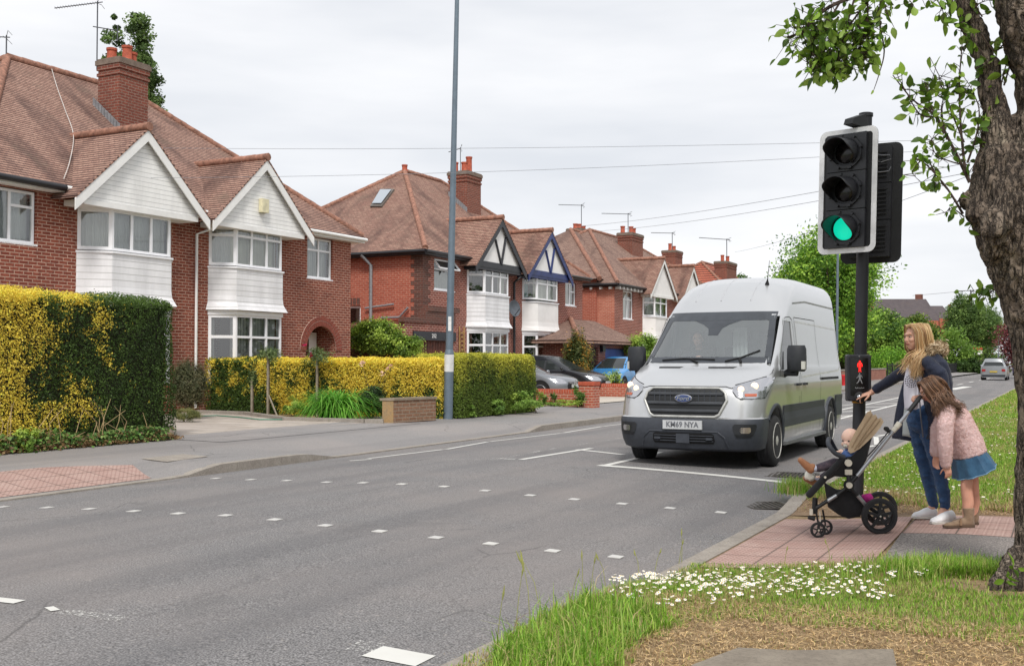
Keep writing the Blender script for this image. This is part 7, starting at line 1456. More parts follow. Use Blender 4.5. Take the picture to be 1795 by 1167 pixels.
# shoes
def shoe(par, base, heel, toe, m, h=.075, w=.042, sole=None, name='shoe', boot=None):
    d = (toe - heel); L_ = d.length; d = d.normalized(); sd = d.cross(UP).normalized(); z0 = 0; b = MB(); rings = []
    for t, ww, hh in ((0, .6, .75), (.08, .9, 1.05), (.3, .95, 1.0), (.5, 1.0, .85), (.72, 1.05, .6), (.9, .85, .5), (1.0, .35, .32)):
        c = heel + d * (L_ * t); rings.append([c + sd * (w * ww * math.cos(a)) + UP * (h * hh * .5 + h * hh * .5 * math.sin(a)) for a in np.linspace(0, 6.283, 17)[:-1]])
    b.loft(rings)
    if boot: limb(b, [heel + d * (L_ * .16) + UP * .04, heel + d * (L_ * .16) + UP * (boot * .6)], [.042, .044]); b.lathe([(.043, 0), (.047, boot * .45)], tuple(heel + d * (L_ * .16) + UP * (boot * .6)), UP, 18)
    o = remesh(b, name, m, base, .006, 2, par)
    b = MB(); b.loft([[heel + d * (L_ * t) + sd * (w * ww * x) + UP * z for x in (-1, 1)] + [heel + d * (L_ * t) + sd * (w * ww * x) + UP * (z - .018) for x in (1, -1)] for t, ww, z in ((-.02, .5, .018), (.05, .95, .018), (.5, 1.02, .018), (.75, 1.08, .018), (.92, .85, .018), (1.02, .3, .02))]); s_ = b.build('sole', sole or m, None); _child2(s_, o, base); s_.parent = o
    return o
zg = base.z
SOLE = plain('white_sole', (206, 204, 198), .6)
def gpt(px, v, d0=WD): p = atD(px, 900, d0 + v); return V((p.x, p.y, zg + .002))
s1 = shoe(W_, base, gpt(1642, .12), gpt(1599, .12), LEATHW, .1, .046, SOLE); s2 = shoe(W_, base, gpt(1672, -.13), gpt(1632, -.22), LEATHW, .1, .046, SOLE)
for s_, h_, t_ in ((s1, gpt(1642, .12), gpt(1599, .12)), (s2, gpt(1672, -.13), gpt(1632, -.22))):
    d_ = (t_ - h_); sd_ = d_.normalized().cross(UP).normalized(); b = MB()
    for k in range(4): q = h_ + d_ * (.38 + .09 * k) + UP * (.089 - .012 * k); b.tube([q - sd_ * .028 - UP * .012, q, q + sd_ * .028 - UP * .012], .0045, 5)
    lc_ = b.build('laces', plain('lace_grey', (188, 188, 190), .7), None); _child2(lc_, s_, base)
# parka: near/back shell
b = MB(); rings = []
for py, x0, x1, ry in ((622, 1606, 1640, .13), (634, 1604, 1652, .20), (660, 1606, 1660, .21), (700, 1609, 1662, .215), (735, 1611, 1664, .225), (768, 1612, 1668, .235)):
    rx = (x1 - x0) / 2 / 205; c = Pw((x0 + x1) / 2, py, 0); rings.append([c + RT * (rx * math.copysign(abs(math.cos(t)) ** .55, math.cos(t))) + FW * (ry * math.copysign(abs(math.sin(t)) ** .7, math.sin(t))) for t in np.linspace(0, 6.283, 41)[:-1]])
b.loft(rings)
limb(b, [Pw(1628, 637, -.17), Pw(1646, 655, -.235), Pw(1653, 682, -.24)], [.062, .066, .06]); limb(b, [Pw(1653, 682, -.24), Pw(1640, 690, -.27), Pw(1624, 693, -.29)], [.06, .052, .045])
limb(b, [Pw(1620, 634, -.1), Pw(1620, 634, .12)], [.05, .05])
limb(b, [Pw(1609, 640, .17), Pw(1572, 660, .37), Pw(1536, 682, .54)], [.066, .056, .043])
remesh(b, 'parka', NAVY, base, .009, 2, W_, folds(.02, 11, 1.4))
# far front panel swung open: navy outside, grey fleece inside
def cloth_sheet(rows, m, name, par, base, th=.008, sub=6):
    """rows: list of rows of points (world), smoothed across"""
    rr = [lerpc([V(p) for p in r_], 4) for r_ in rows]; cols_ = list(zip(*rr)); cc = [lerpc(list(c), sub) for c in cols_]; g_ = list(zip(*cc)); b = MB(); nx = len(g_[0]); b.add([p for r_ in g_ for p in r_], [(j * nx + i, j * nx + i + 1, (j + 1) * nx + i + 1, (j + 1) * nx + i) for j in range(len(g_) - 1) for i in range(nx - 1)]); o = b.build(name, m, None, smooth=80); _child2(o, par, base); thick(o, th); return o
lin_ = cloth_sheet([[Pw(1597, 645, .12), Pw(1602, 640, .1), Pw(1610, 640, .05)], [Pw(1589, 675, .16), Pw(1596, 672, .10), Pw(1604, 672, .04)], [Pw(1580, 720, .2), Pw(1590, 716, .10), Pw(1601, 722, .05)], [Pw(1574, 764, .22), Pw(1588, 764, .11), Pw(1602, 768, .07)]], LINING, 'fleece_lining', W_, base)
cloth_sheet([[Pw(1594, 645, .13), Pw(1600, 640, .12), Pw(1612, 640, .08)], [Pw(1582, 675, .18), Pw(1593, 673, .13), Pw(1608, 672, .07)], [Pw(1571, 720, .23), Pw(1584, 717, .15), Pw(1604, 722, .08)], [Pw(1564, 768, .26), Pw(1580, 770, .16), Pw(1607, 775, .09)]], NAVY, 'parka_front', W_, base, .012)
b = MB(); b.tube([Pw(1609, 645, -.13), Pw(1611, 690, -.17), Pw(1614, 730, -.19), Pw(1618, 766, -.2)], .006, 5); _child2(b.build('zip', plain('zip_metal', (120, 122, 130), .4, .6), None), W_, base)
# fur hood
b = MB(); hc = [Pw(1624, 620, -.1), Pw(1633, 611, -.12), Pw(1645, 610, -.06), Pw(1653, 618, .0), Pw(1650, 607, .08), Pw(1632, 607, .12)]; limb(b, [Pw(1626, 622, -.08), Pw(1640, 622, 0), Pw(1630, 624, .09)], [.06, .065, .06]); remesh(b, 'hood', NAVY, base, .012, 3, W_)
furP = []; 
for a, c in zip(hc[:-1], hc[1:]):
    for k in range(1000): furP.append(a + (c - a) * rnd.random() + V((rnd.gauss(0, .019), rnd.gauss(0, .019), rnd.gauss(0, .019))))
furP = np.array([tuple(p) for p in furP]); cc_ = np.stack([lc(206, 186, 156), lc(170, 146, 116), lc(226, 212, 190), lc(140, 116, 90)])[np.random.RandomState(4).randint(0, 4, len(furP))]
fo_ = leafmesh('fur_trim', furP - np.array(base), furP - np.array(Pw(1636, 640, 0)), .045, HAIR, col=cc_, aspect=.13, seed=9); fo_.parent = W_
# hair
BL = [(206, 172, 124), (190, 152, 106), (222, 192, 146), (168, 130, 92)]; st = []
rs = np.random.RandomState(12)
def hp(x, y, z, k=.228 / .225): return HO + HX * (x * k) + HY_ * (y * k) + HZ * (z * k)
for i in range(150):
    s_ = rs.choice([-1, 1]); a = rs.uniform(-.1, 1.0); r0 = (.062 - a * .14, s_ * rs.uniform(.0, .012), .104 - .03 * abs(a - .4))
    side = s_ * (.076 + rs.uniform(0, .012)); x1 = .035 - a * .12; p = [hp(*r0), hp(r0[0] - .008, side * .6, .100), hp(x1, side, .04), hp(x1 - .004, side * 1.02, -.04), hp(x1 - .01, side * .98, -.11)]
    f = rs.rand()
    if s_ < 0 and False: pass
    near = (HY_ * s_).dot(FW) < 0
    if f < .07: e = Pw(1582 + rs.uniform(-24, 18), 650 + rs.uniform(-8, 8), (-.1 if near else .1)); m_ = Pw(1602 + rs.uniform(-10, 8), 625 + rs.uniform(-4, 4), (-.11 if near else .1)); p += [m_, m_ * .45 + e * .55, e]
    else: e = Pw(1604 + rs.uniform(-8, 10), 650 + rs.uniform(-12, 12), (-.14 if near else .08)); p += [Pw(1609 + rs.uniform(-4, 6), 628, -.13 if near else .1), e]
    st.append(p)
for i in range(50): a = rs.uniform(-.7, .7); st.append([hp(.02, a * .05, .108), hp(-.06, a * .09, .085), hp(-.102, a * .08, .02), hp(-.098, a * .085, -.06), Pw(1616 + rs.uniform(-4, 8), 640 + rs.uniform(-4, 10), a * .12)])
hair(W_, base, st, BL, 5, .0036, spread=.012, copies=7)
b = MB(); eb(b, HO, HX, HY_, HZ, (-.022, 0, .03), (.085, .077, .086)); eb(b, HO, HX, HY_, HZ, (-.045, 0, -.02), (.055, .07, .08)); remesh(b, 'hair_cap', plain('hair_base_blonde', (178, 142, 100), .6, 0, .2, 40), base, .008, 2, W_)
# ================================================================ girl
GD = 8.85; gb_ = atD(1692, 930, GD); base = V((gb_.x, gb_.y, zbase(gb_.x, gb_.y) + .008)); zg = base.z; Pg = lambda px, py, v=0.0: atD(px, py, GD + v)
HX = (-RT * .86 + FW * .12 - UP * .5).normalized(); HY_ = UP.cross(HX).normalized(); HZ = HX.cross(HY_); HO = Pg(1632, 683, 0)
b = MB(); head_shape(b, HO, HX, HY_, HZ, .205); limb(b, [Pg(1643, 697), Pg(1655, 708)], [.04, .045]); limb(b, [Pg(1660, 716), Pg(1680, 745), Pg(1697, 790), Pg(1700, 812)], [.085, .09, .09, .095]); limb(b, [Pg(1662, 718, -.1), Pg(1662, 718, .1)], [.045, .045])
limb(b, [Pg(1696, 815, -.06), Pg(1694, 855, -.06), Pg(1697, 880, -.06), Pg(1695, 912, -.06)], [.05, .046, .046, .034]); limb(b, [Pg(1703, 815, .06), Pg(1706, 855, .07), Pg(1708, 880, .07), Pg(1705, 910, .08)], [.05, .046, .044, .034]); limb(b, [Pg(1695, 912, -.06), Pg(1672, 924, -.08)], [.03, .024])
limb(b, [Pg(1660, 722, -.13), Pg(1656, 770, -.17), Pg(1661, 816, -.15)], [.035, .03, .022]); hand(b, Pg(1661, 816, -.15), -UP + RT * .1, -FW, .13, (.3, .35, .4, .45), 1, .05); limb(b, [Pg(1655, 722, .13), Pg(1640, 765, .16), Pg(1640, 800, .14)], [.035, .03, .022]); hand(b, Pg(1640, 800, .14), -UP, FW, .13, (.3, .35, .4, .45), 1, .05)
G_ = remesh(b, 'person', SKINC, base, .0062, 3); tag(G_, 'girl in pink furry coat and denim skirt leaning over the pushchair handle', 'person'); face_bits(G_, base, HO, HX, HY_, HZ, .205, (196, 112, 104), (110, 82, 60))
b = MB(); rings = []
ax = [(1650, 704, .05, .07), (1662, 714, .095, .13), (1676, 735, .115, .15), (1686, 760, .122, .15), (1695, 782, .13, .155), (1700, 796, .128, .155)]
for i, (px, py, r1, r2) in enumerate(ax):
    c = Pg(px, py); nx_ = Pg(*ax[min(i + 1, len(ax) - 1)][:2]); pv = Pg(*ax[max(i - 1, 0)][:2]); t = (nx_ - pv).normalized(); s_ = t.cross(FW).normalized(); rings.append([c + s_ * (r1 * math.cos(a)) + FW * (r2 * math.sin(a)) for a in np.linspace(0, 6.283, 25)[:-1]])
b.loft(rings); limb(b, [Pg(1662, 720, -.13), Pg(1657, 745, -.165), Pg(1657, 780, -.175), Pg(1658, 812, -.15)], [.064, .066, .058, .044]); limb(b, [Pg(1660, 722, .13), Pg(1645, 750, .16), Pg(1641, 792, .15)], [.066, .06, .05]); limb(b, [Pg(1660, 712, -.1), Pg(1660, 712, .1)], [.055, .055])
coat = remesh(b, 'fur_coat', PINKF, base, .008, 3, G_, lambda co: (fnoise(co, 60, 3) - .5) * .012 + (fnoise(co, 9, 5) - .5) * .014)
ct = coat.data; n = len(ct.vertices); co = np.zeros(n * 3); ct.vertices.foreach_get('co', co); nr = np.zeros(n * 3); ct.vertices.foreach_get('normal', nr); idx = np.random.RandomState(3).choice(n, min(n, 11000), replace=False); co = co.reshape(-1, 3)[idx]; nr = nr.reshape(-1, 3)[idx]
fz = leafmesh('coat_fuzz', co + nr * .003, nr * .4 + np.array([0, 0, -.6]),   .011, HAIR, col=np.stack([lc(206, 172, 172), lc(214, 184, 184), lc(198, 164, 164)])[np.random.RandomState(4).randint(0, 3, len(co))], aspect=.3, seed=2); fz.parent = G_
b = MB(); rings = []; wv = lambda i: 1 + .07 * math.sin(i * 1.9)
for (cx, cy, tx, rx, ry) in ((1697, 796, -.5, .125, .15), (1703, 812, -.42, .15, .18), (1708, 826, -.40, .165, .205)):
    c = Pg(cx, cy); ax_ = (RT * 1 - UP * tx * -1 * -1).normalized(); ax_ = (RT + UP * (.42)).normalized(); rings.append([c + ax_ * (rx * math.cos(a) * wv(k)) + FW * (ry * math.sin(a) * wv(k)) for k, a in enumerate(np.linspace(0, 6.283, 33)[:-1])])
b.loft(rings, True); sk = b.build('skirt', DENIMS, None, smooth=60); _child2(sk, G_, base)
b = MB(); q = rings[-1]; b.tube([p for p in q] + [q[0]], .005, 5); hm = b.build('hem', plain('faded_denim', (112, 146, 172), .9), None); _child2(hm, G_, base); hm.parent = sk
def gpt(px, v, d0=GD): p = atD(px, 900, d0 + v); return V((p.x, p.y, zg + .002))
bt1 = shoe(G_, base, gpt(1706, -.06), gpt(1654, -.09), SUEDE, .075, .036, plain('boot_sole', (92, 74, 60), .8), 'boot', .15); bt2 = shoe(G_, base, gpt(1714, .08), gpt(1668, .10), SUEDE, .075, .036, plain('boot_sole', (92, 74, 60), .8), 'boot', .15)
b = MB(); q = Pg(1684, 914, -.115); b.lathe([(.004, .03), (.008, .024), (.006, .02), (.009, 0), (.011, -.03)], q, UP, 8); t_ = b.build('tassel', plain('tassel_suede', (146, 118, 92), .9), None); _child2(t_, G_, base); t_.parent = bt1
BRN = [(98, 68, 48), (116, 84, 60), (134, 100, 74), (80, 56, 40)]; st = []
for i in range(210):
    s_ = rs.choice([-1, 1]); a = rs.uniform(-.1, 1); kk = .205 / .225; H2 = lambda x, y, z: HO + HX * (x * kk) + HY_ * (y * kk) + HZ * (z * kk); side = s_ * (.082 + rs.uniform(0, .01)); x1 = .05 - a * .13; near = (HY_ * s_).dot(FW) < 0
    p = [H2(.06 - a * .13, s_ * .004, .106), H2(.05 - a * .13, side * .7, .092), H2(x1, side, .02), H2(x1 - .01, side * 1.05, -.05)]; vv = -.12 if near else .1
    if rs.rand() < .72: e = Pg(1672 + rs.uniform(-14, 18), 718 + rs.uniform(-10, 8), vv * 1.25 + rs.uniform(-.04, .02)); p += [Pg(1648 + rs.uniform(-6, 6), 700 + rs.uniform(-3, 4), vv * 1.1), e]
    else: e = Pg(1640 + rs.uniform(-3, 10), 722 + rs.uniform(-12, 8), vv * 1.3); p += [Pg(1638 + rs.uniform(-2, 5), 707, vv * 1.1), e]
    st.append(p)
for i in range(60): a = rs.uniform(-1, 1); st.append([H2(.0, a * .05, .108), H2(-.08, a * .075, .08), H2(-.11, a * .08, .0), Pg(1662 + rs.uniform(-4, 6), 697 + rs.uniform(-3, 5), a * .1), Pg(1686 + rs.uniform(-14, 6), 718 + rs.uniform(-6, 8), a * .1)])
hair(G_, base, st, BRN, 6, .0034, spread=.010, copies=6)
b = MB(); eb(b, HO, HX, HY_, HZ, (-.02, 0, .02), (.08, .073, .082)); eb(b, HO, HX, HY_, HZ, (-.04, 0, -.025), (.05, .068, .06)); remesh(b, 'hair_cap', plain('hair_base_brown', (88, 62, 46), .6, 0, .2, 40), base, .008, 2, G_)
# ================================================================ pushchair
CD = 8.68; cb = atD(1490, 930, CD); base = V((cb.x, cb.y, zbase(cb.x, cb.y))); Pc = lambda px, py, v=0.0: atD(px, py, CD + v)
pc = thing('pushchair', 'black and silver pushchair with beige hood and a baby in it', 'pushchair', tuple(base))
ALU = plain('brushed_aluminium', (178, 180, 184), .32, .8, .08, 20); PBK = plain('pushchair_black', (26, 27, 30), .6); FABK = fabric('black_canvas', (16, 17, 20), (26, 27, 31), 20, .9, .4, 220); BEIGE = fabric('beige_canvas', (178, 154, 126), (198, 176, 148), 10, .9, .4, 200, 1.2); CREAM = plain('cream_plastic', (204, 198, 184), .5)
def wheel2(c, r, w, name, spokes=5):
    b = MB(); ax = FW; prof = [(r * .80, -w / 2), (r * .95, -w / 2), (r, -w * .25), (r, w * .25), (r * .95, w / 2), (r * .80, w / 2)]; b.lathe(prof + [prof[0]], c, ax, 36, caps=False); wh = b.build(name, RUBBER, pc, smooth=50)
    b = MB(); b.lathe([(r * .8, -w * .4), (r * .72, -w * .45), (r * .72, w * .45), (r * .8, w * .4)], c, ax, 36, caps=False)
    for k in range(spokes):
        a = 2 * math.pi * k / spokes + .3; d = RT * math.cos(a) + UP * math.sin(a); s_ = RT * -math.sin(a) + UP * math.cos(a); b.ext([c - ax * (w * .42) + d * (r * .1) + s_ * (r * .1), c - ax * (w * .42) + d * (r * .1) - s_ * (r * .1), c - ax * (w * .42) + d * (r * .74) - s_ * (r * .07), c - ax * (w * .42) + d * (r * .74) + s_ * (r * .07)], ax * .012)
    b.lathe([(r * .18, -w * .5), (r * .16, -w * .56), (r * .16, w * .5)], c, ax, 16); rm = b.build('rim', PBK, None, smooth=40); _child(rm, wh); b = MB(); b.lathe([(.008, -w * .62), (.001, -w * .66), (.001, -w * .5)], c, ax, 10); _child(b.build('hub_cap', CREAM, None), wh); return wh
zc = base.z; rW = 31.3 * CD / 1900
for px, v in ((1541.5, 0.0), (1543, .5)): p = Pc(px, 900, v); wheel2(V((p.x, p.y, zbase(p.x, p.y) + .006 + rW)), rW, .045, 'rear_wheel')
rF = .062
for px, v in ((1434, 0.02), (1446, .16)): p = Pc(px, 915, v); wheel2(V((p.x, p.y, zbase(p.x, p.y) + .006 + rF)), rF, .03, 'front_wheel', 5)
J = (1488, 850)
for v in (0.05, .45):
    b = MB(); b.tube([Pc(*J, v), Pc(1502, 834, v)], .017, 10); b.tube([Pc(1483, 855, v), Pc(1466, 868, v)], .015, 10); b.tube([Pc(1451, 877, v), Pc(1431, 890, v)], .016, 10); b.tube([Pc(1490, 853, v), Pc(1504, 869, v)], .015, 10); b.lathe([(.04, -.02), (.04, .02)], Pc(*J, v), FW, 20); b.build('frame_joint', PBK, pc, smooth=40)
    b = MB(); b.tube([Pc(1502, 834, v), Pc(1575, 744, v)], .0165, 12); b.tube([Pc(1466, 868, v), Pc(1450, 878, v)], .0165, 10); b.tube([Pc(1503, 868, v), Pc(1517, 884, v)], .0165, 10); b.tube([Pc(1577, 741, v), Pc(1594, 720, v)], .014, 12); b.build('frame_tube', ALU, pc, smooth=40)
    b = MB(); b.lathe([(.024, -.02), (.024, .02)], Pc(*J, v - .022), FW, 16); _child(b.build('joint_cap', CREAM if v < .1 else PBK, None, smooth=40), pc)
    b = MB(); b.tube([Pc(1571, 749, v), Pc(1577, 741, v)], .024, 12); b.tube([Pc(1565, 756, v), Pc(1571, 749, v)], .021, 12); b.build('clamp', CREAM, pc, smooth=40)
    b = MB(); b.tube([Pc(1517, 884, v), Pc(1541, 901, v * .9)], .016, 8); b.build('axle_arm', PBK, pc)
b = MB(); b.tube([Pc(1594, 720, .45), Pc(1608, 702, .44), Pc(1613, 696, .36), Pc(1613, 696, .14), Pc(1608, 702, .06), Pc(1593, 721, .05)], .018, 12); b.build('handle_grip', PBK, pc, smooth=50)
b = MB(); b.tube([Pc(1553, 752, .03), Pc(1560, 756, .03)], .016, 8); b.lathe([(.017, -.02), (.017, .015)], Pc(1553.5, 751, .02), FW, 14); b.tube([Pc(1556, 758, .03), Pc(1533, 786, .03), Pc(1520, 800, .04)], .005, 6); b.build('brake_lever', PBK, pc)
b = MB(); b.tube([Pc(1541.5, 900, .02), Pc(1543, 889, .5)], .012, 8); b.build('axle', PBK, pc)
b = MB(); b.tube([Pc(1431, 890, .05), Pc(1431, 889, .42)], .014, 8); b.tube([Pc(1428, 872, .08), Pc(1427, 900, .08)], .018, 10); b.tube([Pc(1430, 872, .4), Pc(1430, 898, .4)], .016, 10)
for px, v in ((1434, .02), (1446, .16)): b.tube([Pc(px - 4, 893, v + .03), Pc(px, 915, v + .03)], .008, 6)
b.tube([Pc(1417, 906, .06), Pc(1428, 909, .06)], .016, 10); b.build('front_fork', PBK, pc, smooth=40); b = MB(); b.tube([Pc(1422, 892, .05), Pc(1422, 902, .05)], .014, 8); b.tube([Pc(1437, 896, .0), Pc(1438, 914, .0)], .004, 6); b.build('suspension', CREAM, pc)
def seatloft(rows, m, name, par=pc, sm=60):
    b = MB(); b.loft([[Pc(x, y, v) for x, y in r_] for v, r_ in rows]); o = b.build(name, m, par, smooth=sm); return o
so = [(1531, 757), (1519, 806), (1500, 833), (1480, 836), (1457, 834), (1463, 818), (1483, 806), (1503, 790), (1514, 772)]
seatloft([(v, [(1494 + (x - 1494) * k, 806 + (y - 806) * k) for x, y in so]) for v, k in ((.06, .9), (.08, 1), (.42, 1), (.44, .9))], FABK, 'seat')
b = MB(); limb(b, [Pc(1478, 803, .07), Pc(1447, 836, .08), Pc(1419, 866, .1)], [.026, .028, .03]); limb(b, [Pc(1478, 803, .42), Pc(1447, 836, .42), Pc(1419, 866, .4)], [.02, .02, .024]); limb(b, [Pc(1419, 866, .1), Pc(1419, 866, .4)], [.028, .028]); b.build('footrest', FABK, pc, smooth=60)
b = MB(); b.tube([Pc(1487, 800, .06), Pc(1488, 850, .05)], .02, 10); b.build('seat_bracket', PBK, pc); b = MB(); b.lathe([(.028, -.012), (.028, .01)], Pc(1487, 811, .03), FW, 20); b.build('seat_disc', CREAM, pc, smooth=40); b = MB(); b.frame(Pc(1482, 832, .03), Pc(1494, 832, .03) - Pc(1482, 832, .03), UP * .042, FW * .02); b.build('seat_clip', CREAM, pc)
b = MB(); b.lathe([(.01, -.01), (.009, .0)], Pc(1446, 836, .05), FW, 12); b.build('footrest_button', CREAM, pc)
seatloft([(v, [(1484 + (x - 1484) * k, 880 + (y - 880) * k) for x, y in [(1444, 844), (1451, 888), (1470, 902), (1488, 909), (1508, 905), (1517, 886), (1504, 866), (1490, 858), (1466, 857)]]) for v, k in ((.08, .9), (.1, 1), (.4, 1), (.42, .9))], FABK, 'basket')
b = MB(); b.ball(tuple(Pc(1520, 872, .2)), (.05, .04, .04), 10, 8); b.v = [tuple(V(v_) + V((0, 0, 1)) * .012 * noise.noise(V(v_) * 30)) for v_ in b.v]; tag(b.build('scarf', fabric('magenta_cloth', (156, 24, 110), (186, 44, 136))), 'scrap of magenta cloth poking out of the pushchair basket', 'cloth')
b = MB(); b.tube(lerpc([Pc(1480, 801, .06), Pc(1464, 794, .05), Pc(1453, 780, .08), Pc(1452, 772, .2), Pc(1455, 770, .32), Pc(1466, 790, .42), Pc(1480, 800, .42)], 4), .019, 10); b.build('bumper_bar', plain('grey_foam_bar', (58, 62, 70), .7), pc, smooth=60)
# folded beige hood: pleated fabric between hoops
hp_ = [((1527, 719), (1490, 777)), ((1520, 727), (1487, 783)), ((1533, 728), (1489, 788)), ((1532, 738), (1492, 791)), ((1543, 733), (1495, 792)), ((1540, 745), (1500, 790)), ((1549, 738), (1508, 786))]
rows = []
for k, (tp, bt_) in enumerate(hp_):
    r_ = []
    for t in np.linspace(0, math.pi, 17): q = math.sin(t) ** .7; r_.append(Pc(bt_[0] + (tp[0] - bt_[0]) * q, bt_[1] + (tp[1] - bt_[1]) * q, .25 - .20 * math.cos(t)))
    rows.append(r_)
b = MB(); nx = 17; b.add([p for r_ in rows for p in r_], [(j * nx + i, j * nx + i + 1, (j + 1) * nx + i + 1, (j + 1) * nx + i) for j in range(len(rows) - 1) for i in range(nx - 1)]); hd = b.build('hood', BEIGE, pc, smooth=70); thick(hd, .006)
# side cheek of the hood
b = MB(); b.loft([[Pc(x, y, v) for x, y in ((1486, 790), (1489, 776), (1499, 757), (1509, 741), (1520, 722), (1526, 719), (1530, 728), (1535, 726), (1539, 734), (1544, 731), (1549, 739), (1543, 750), (1531, 764), (1514, 780), (1498, 792), (1491, 794))] for v in (.045, .055)]); ck = b.build('hood_side', BEIGE, pc)
b = MB()
for (a, c) in (((1493, 784), (1529, 725)), ((1498, 788), (1537, 731)), ((1505, 783), (1543, 736))): b.tube(lerpc([Pc(*a, .04), Pc((a[0] + c[0]) / 2 - 1.5, (a[1] + c[1]) / 2, .03), Pc(*c, .04)], 4), .0045, 6)
b.build('hood_pleats', plain('beige_fold', (160, 136, 108), .9), pc, smooth=60)
# baby
BD = CD + .2; bb_ = Pc(1488, 808, .22); base = V(bb_); Pb = lambda px, py, v=0.0: atD(px, py, BD + v)
HX = (-RT * .72 - FW * .62 - UP * .12).normalized(); HY_ = UP.cross(HX).normalized(); HZ = HX.cross(HY_); HO = Pb(1490, 770, -.02); b = MB(); k = .165 / .225
e = lambda c, r: eb(b, HO, HX, HY_, HZ, c, r, 20, 14)
e((-.008, 0, .018), (.078, .068, .072)); e((.022, 0, -.026), (.05, .054, .046)); e((.07, 0, -.018), (.009, .010, .008)); e((.048, .03, -.03), (.022, .022, .02)); e((.048, -.03, -.03), (.022, .022, .02)); e((.055, 0, -.055), (.018, .02, .014))
for s_ in (-1, 1): e((-.01, s_ * .069, -.008), (.014, .008, .02))
limb(b, [Pb(1493, 782), Pb(1497, 792)], [.035, .04]); limb(b, [Pb(1497, 794), Pb(1494, 815)], [.07, .08])
limb(b, [Pb(1493, 795, -.08), Pb(1483, 797, -.12), Pb(1474, 791, -.12)], [.03, .026, .02]); hand(b, Pb(1474, 791, -.12), -RT - UP * .05, UP, .085, (.7, .8, .8, .8), 1, .08)
for (a_, c_, v) in (((1462, 813), (1432, 820), -.06), ((1466, 822), (1440, 838), .06)): limb(b, [Pb(1490, 818, v), Pb(*a_, v), Pb(*c_, v), Pb(c_[0] - 10, c_[1] + 1, v)], [.045, .038, .026, .022])
B_ = remesh(b, 'person', SKINB, base, .005, 3); tag(B_, 'bald baby in dark leggings sitting in the pushchair', 'person')
O_ = HO
for s_ in (-1, 1):
    q = MB(); eb(q, HO, HX, HY_, HZ, (.062, s_ * .026, -.002), (.006, .009, .006), 10, 6); _child2(q.build('eye', plain('iris', (52, 44, 40), .2), None, smooth=60), B_, base)
q = MB(); eb(q, HO, HX, HY_, HZ, (.078, 0, -.042), (.008, .022, .017), 14, 8); eb(q, HO, HX, HY_, HZ, (.086, 0, -.042), (.008, .009, .009), 10, 6); _child2(q.build('dummy', CREAM, None, smooth=60), B_, base)
b = MB(); limb(b, [Pb(1497, 794), Pb(1493, 815)], [.082, .09]); limb(b, [Pb(1494, 795, -.08), Pb(1484, 798, -.12), Pb(1478, 794, -.12)], [.038, .034, .028]); limb(b, [Pb(1494, 796, .08), Pb(1484, 800, .1), Pb(1478, 796, .1)], [.036, .032, .026]); remesh(b, 'jumper', fabric('blue_jumper', (58, 84, 138), (84, 112, 166)), base, .007, 2, B_)
b = MB()
for (a_, c_, v) in (((1462, 812), (1434, 820), -.06), ((1466, 822), (1441, 838), .06)): limb(b, [Pb(1490, 818, v), Pb(*a_, v), Pb(*c_, v)], [.056, .046, .034])
remesh(b, 'leggings', fabric('dark_leggings', (40, 40, 54), (92, 76, 84), 40), base, .007, 2, B_)
for (px, py, v) in ((1428, 820, -.06), (1432, 840, .06)): q = MB(); q.tube([Pb(px + 5, py, v), Pb(px - 5, py + 1, v)], .027, 12); _child2(q.build('sock', plain('pale_sock', (200, 204, 222), .9), None, smooth=50), B_, base)
for (h_, t_, v) in (((1421, 822), (1403, 806), -.06), ((1431, 846), (1412, 838), .06)):
    b = MB(); a_, c_ = Pb(*h_, v), Pb(*t_, v); limb(b, [a_, a_ + (c_ - a_) * .5, c_], [.036, .032, .024]); limb(b, [a_, Pb(h_[0] + 3, h_[1] - 4, v)], [.034, .03]); remesh(b, 'shoe', fabric('tan_leather', (146, 96, 62), (170, 118, 82), 14, .6), base, .006, 2, B_)
b = MB(); b.ball(tuple(Pb(1420, 834, .0)), (.045, .05, .04), 14, 10); b.v = [tuple(V(v_) * 1.0 + UP * .02 * noise.noise(V(v_) * 25)) for v_ in b.v]; mu = b.build('muslin_cloth', fabric('white_muslin', (222, 220, 206), (238, 236, 226)), smooth=70); tag(mu, 'crumpled white cloth between the feet of the baby', 'cloth')
# ================================================================ van driver
DDp = V((VX - .40, VY + 1.97, 0)); base = V((DDp.x, DDp.y, 1.2)); HX = V((.12, -1, -.05)).normalized(); HY_ = UP.cross(HX).normalized(); HZ = HX.cross(HY_); HO = V((DDp.x, DDp.y - .02, 1.79))
b = MB(); head_shape(b, HO, HX, HY_, HZ, .225); Q = lambda x, y, z: V((DDp.x + x, DDp.y + y, z)); limb(b, [Q(0, .02, 1.72), Q(0, .04, 1.62)], [.05, .055]); limb(b, [Q(0, .05, 1.52), Q(0, .05, 1.2)], [.12, .13]); limb(b, [Q(-.15, .04, 1.54), Q(.15, .04, 1.54)], [.06, .06])
for sg in (-1, 1):
    w_ = Q(sg * .15, -.36, 1.47 + (.02 if sg > 0 else 0)); limb(b, [Q(sg * .19, .04, 1.54), Q(sg * .24, -.1, 1.3), w_], [.05, .042, .028]); hand(b, w_, V((-sg * .15, -.6, .5)), V((0, .5, .8)), .17, (.7, .8, .8, .8), -sg, .04)
D_ = remesh(b, 'person', SKIN, base, .008, 3); tag(D_, 'van driver in dark polo shirt with hands on the steering wheel', 'person'); face_bits(D_, base, HO, HX, HY_, HZ, .225, (176, 112, 100), (100, 78, 60))
b = MB(); limb(b, [Q(0, .05, 1.52), Q(0, .05, 1.2)], [.14, .145]); limb(b, [Q(-.16, .04, 1.545), Q(.16, .04, 1.545)], [.072, .072])
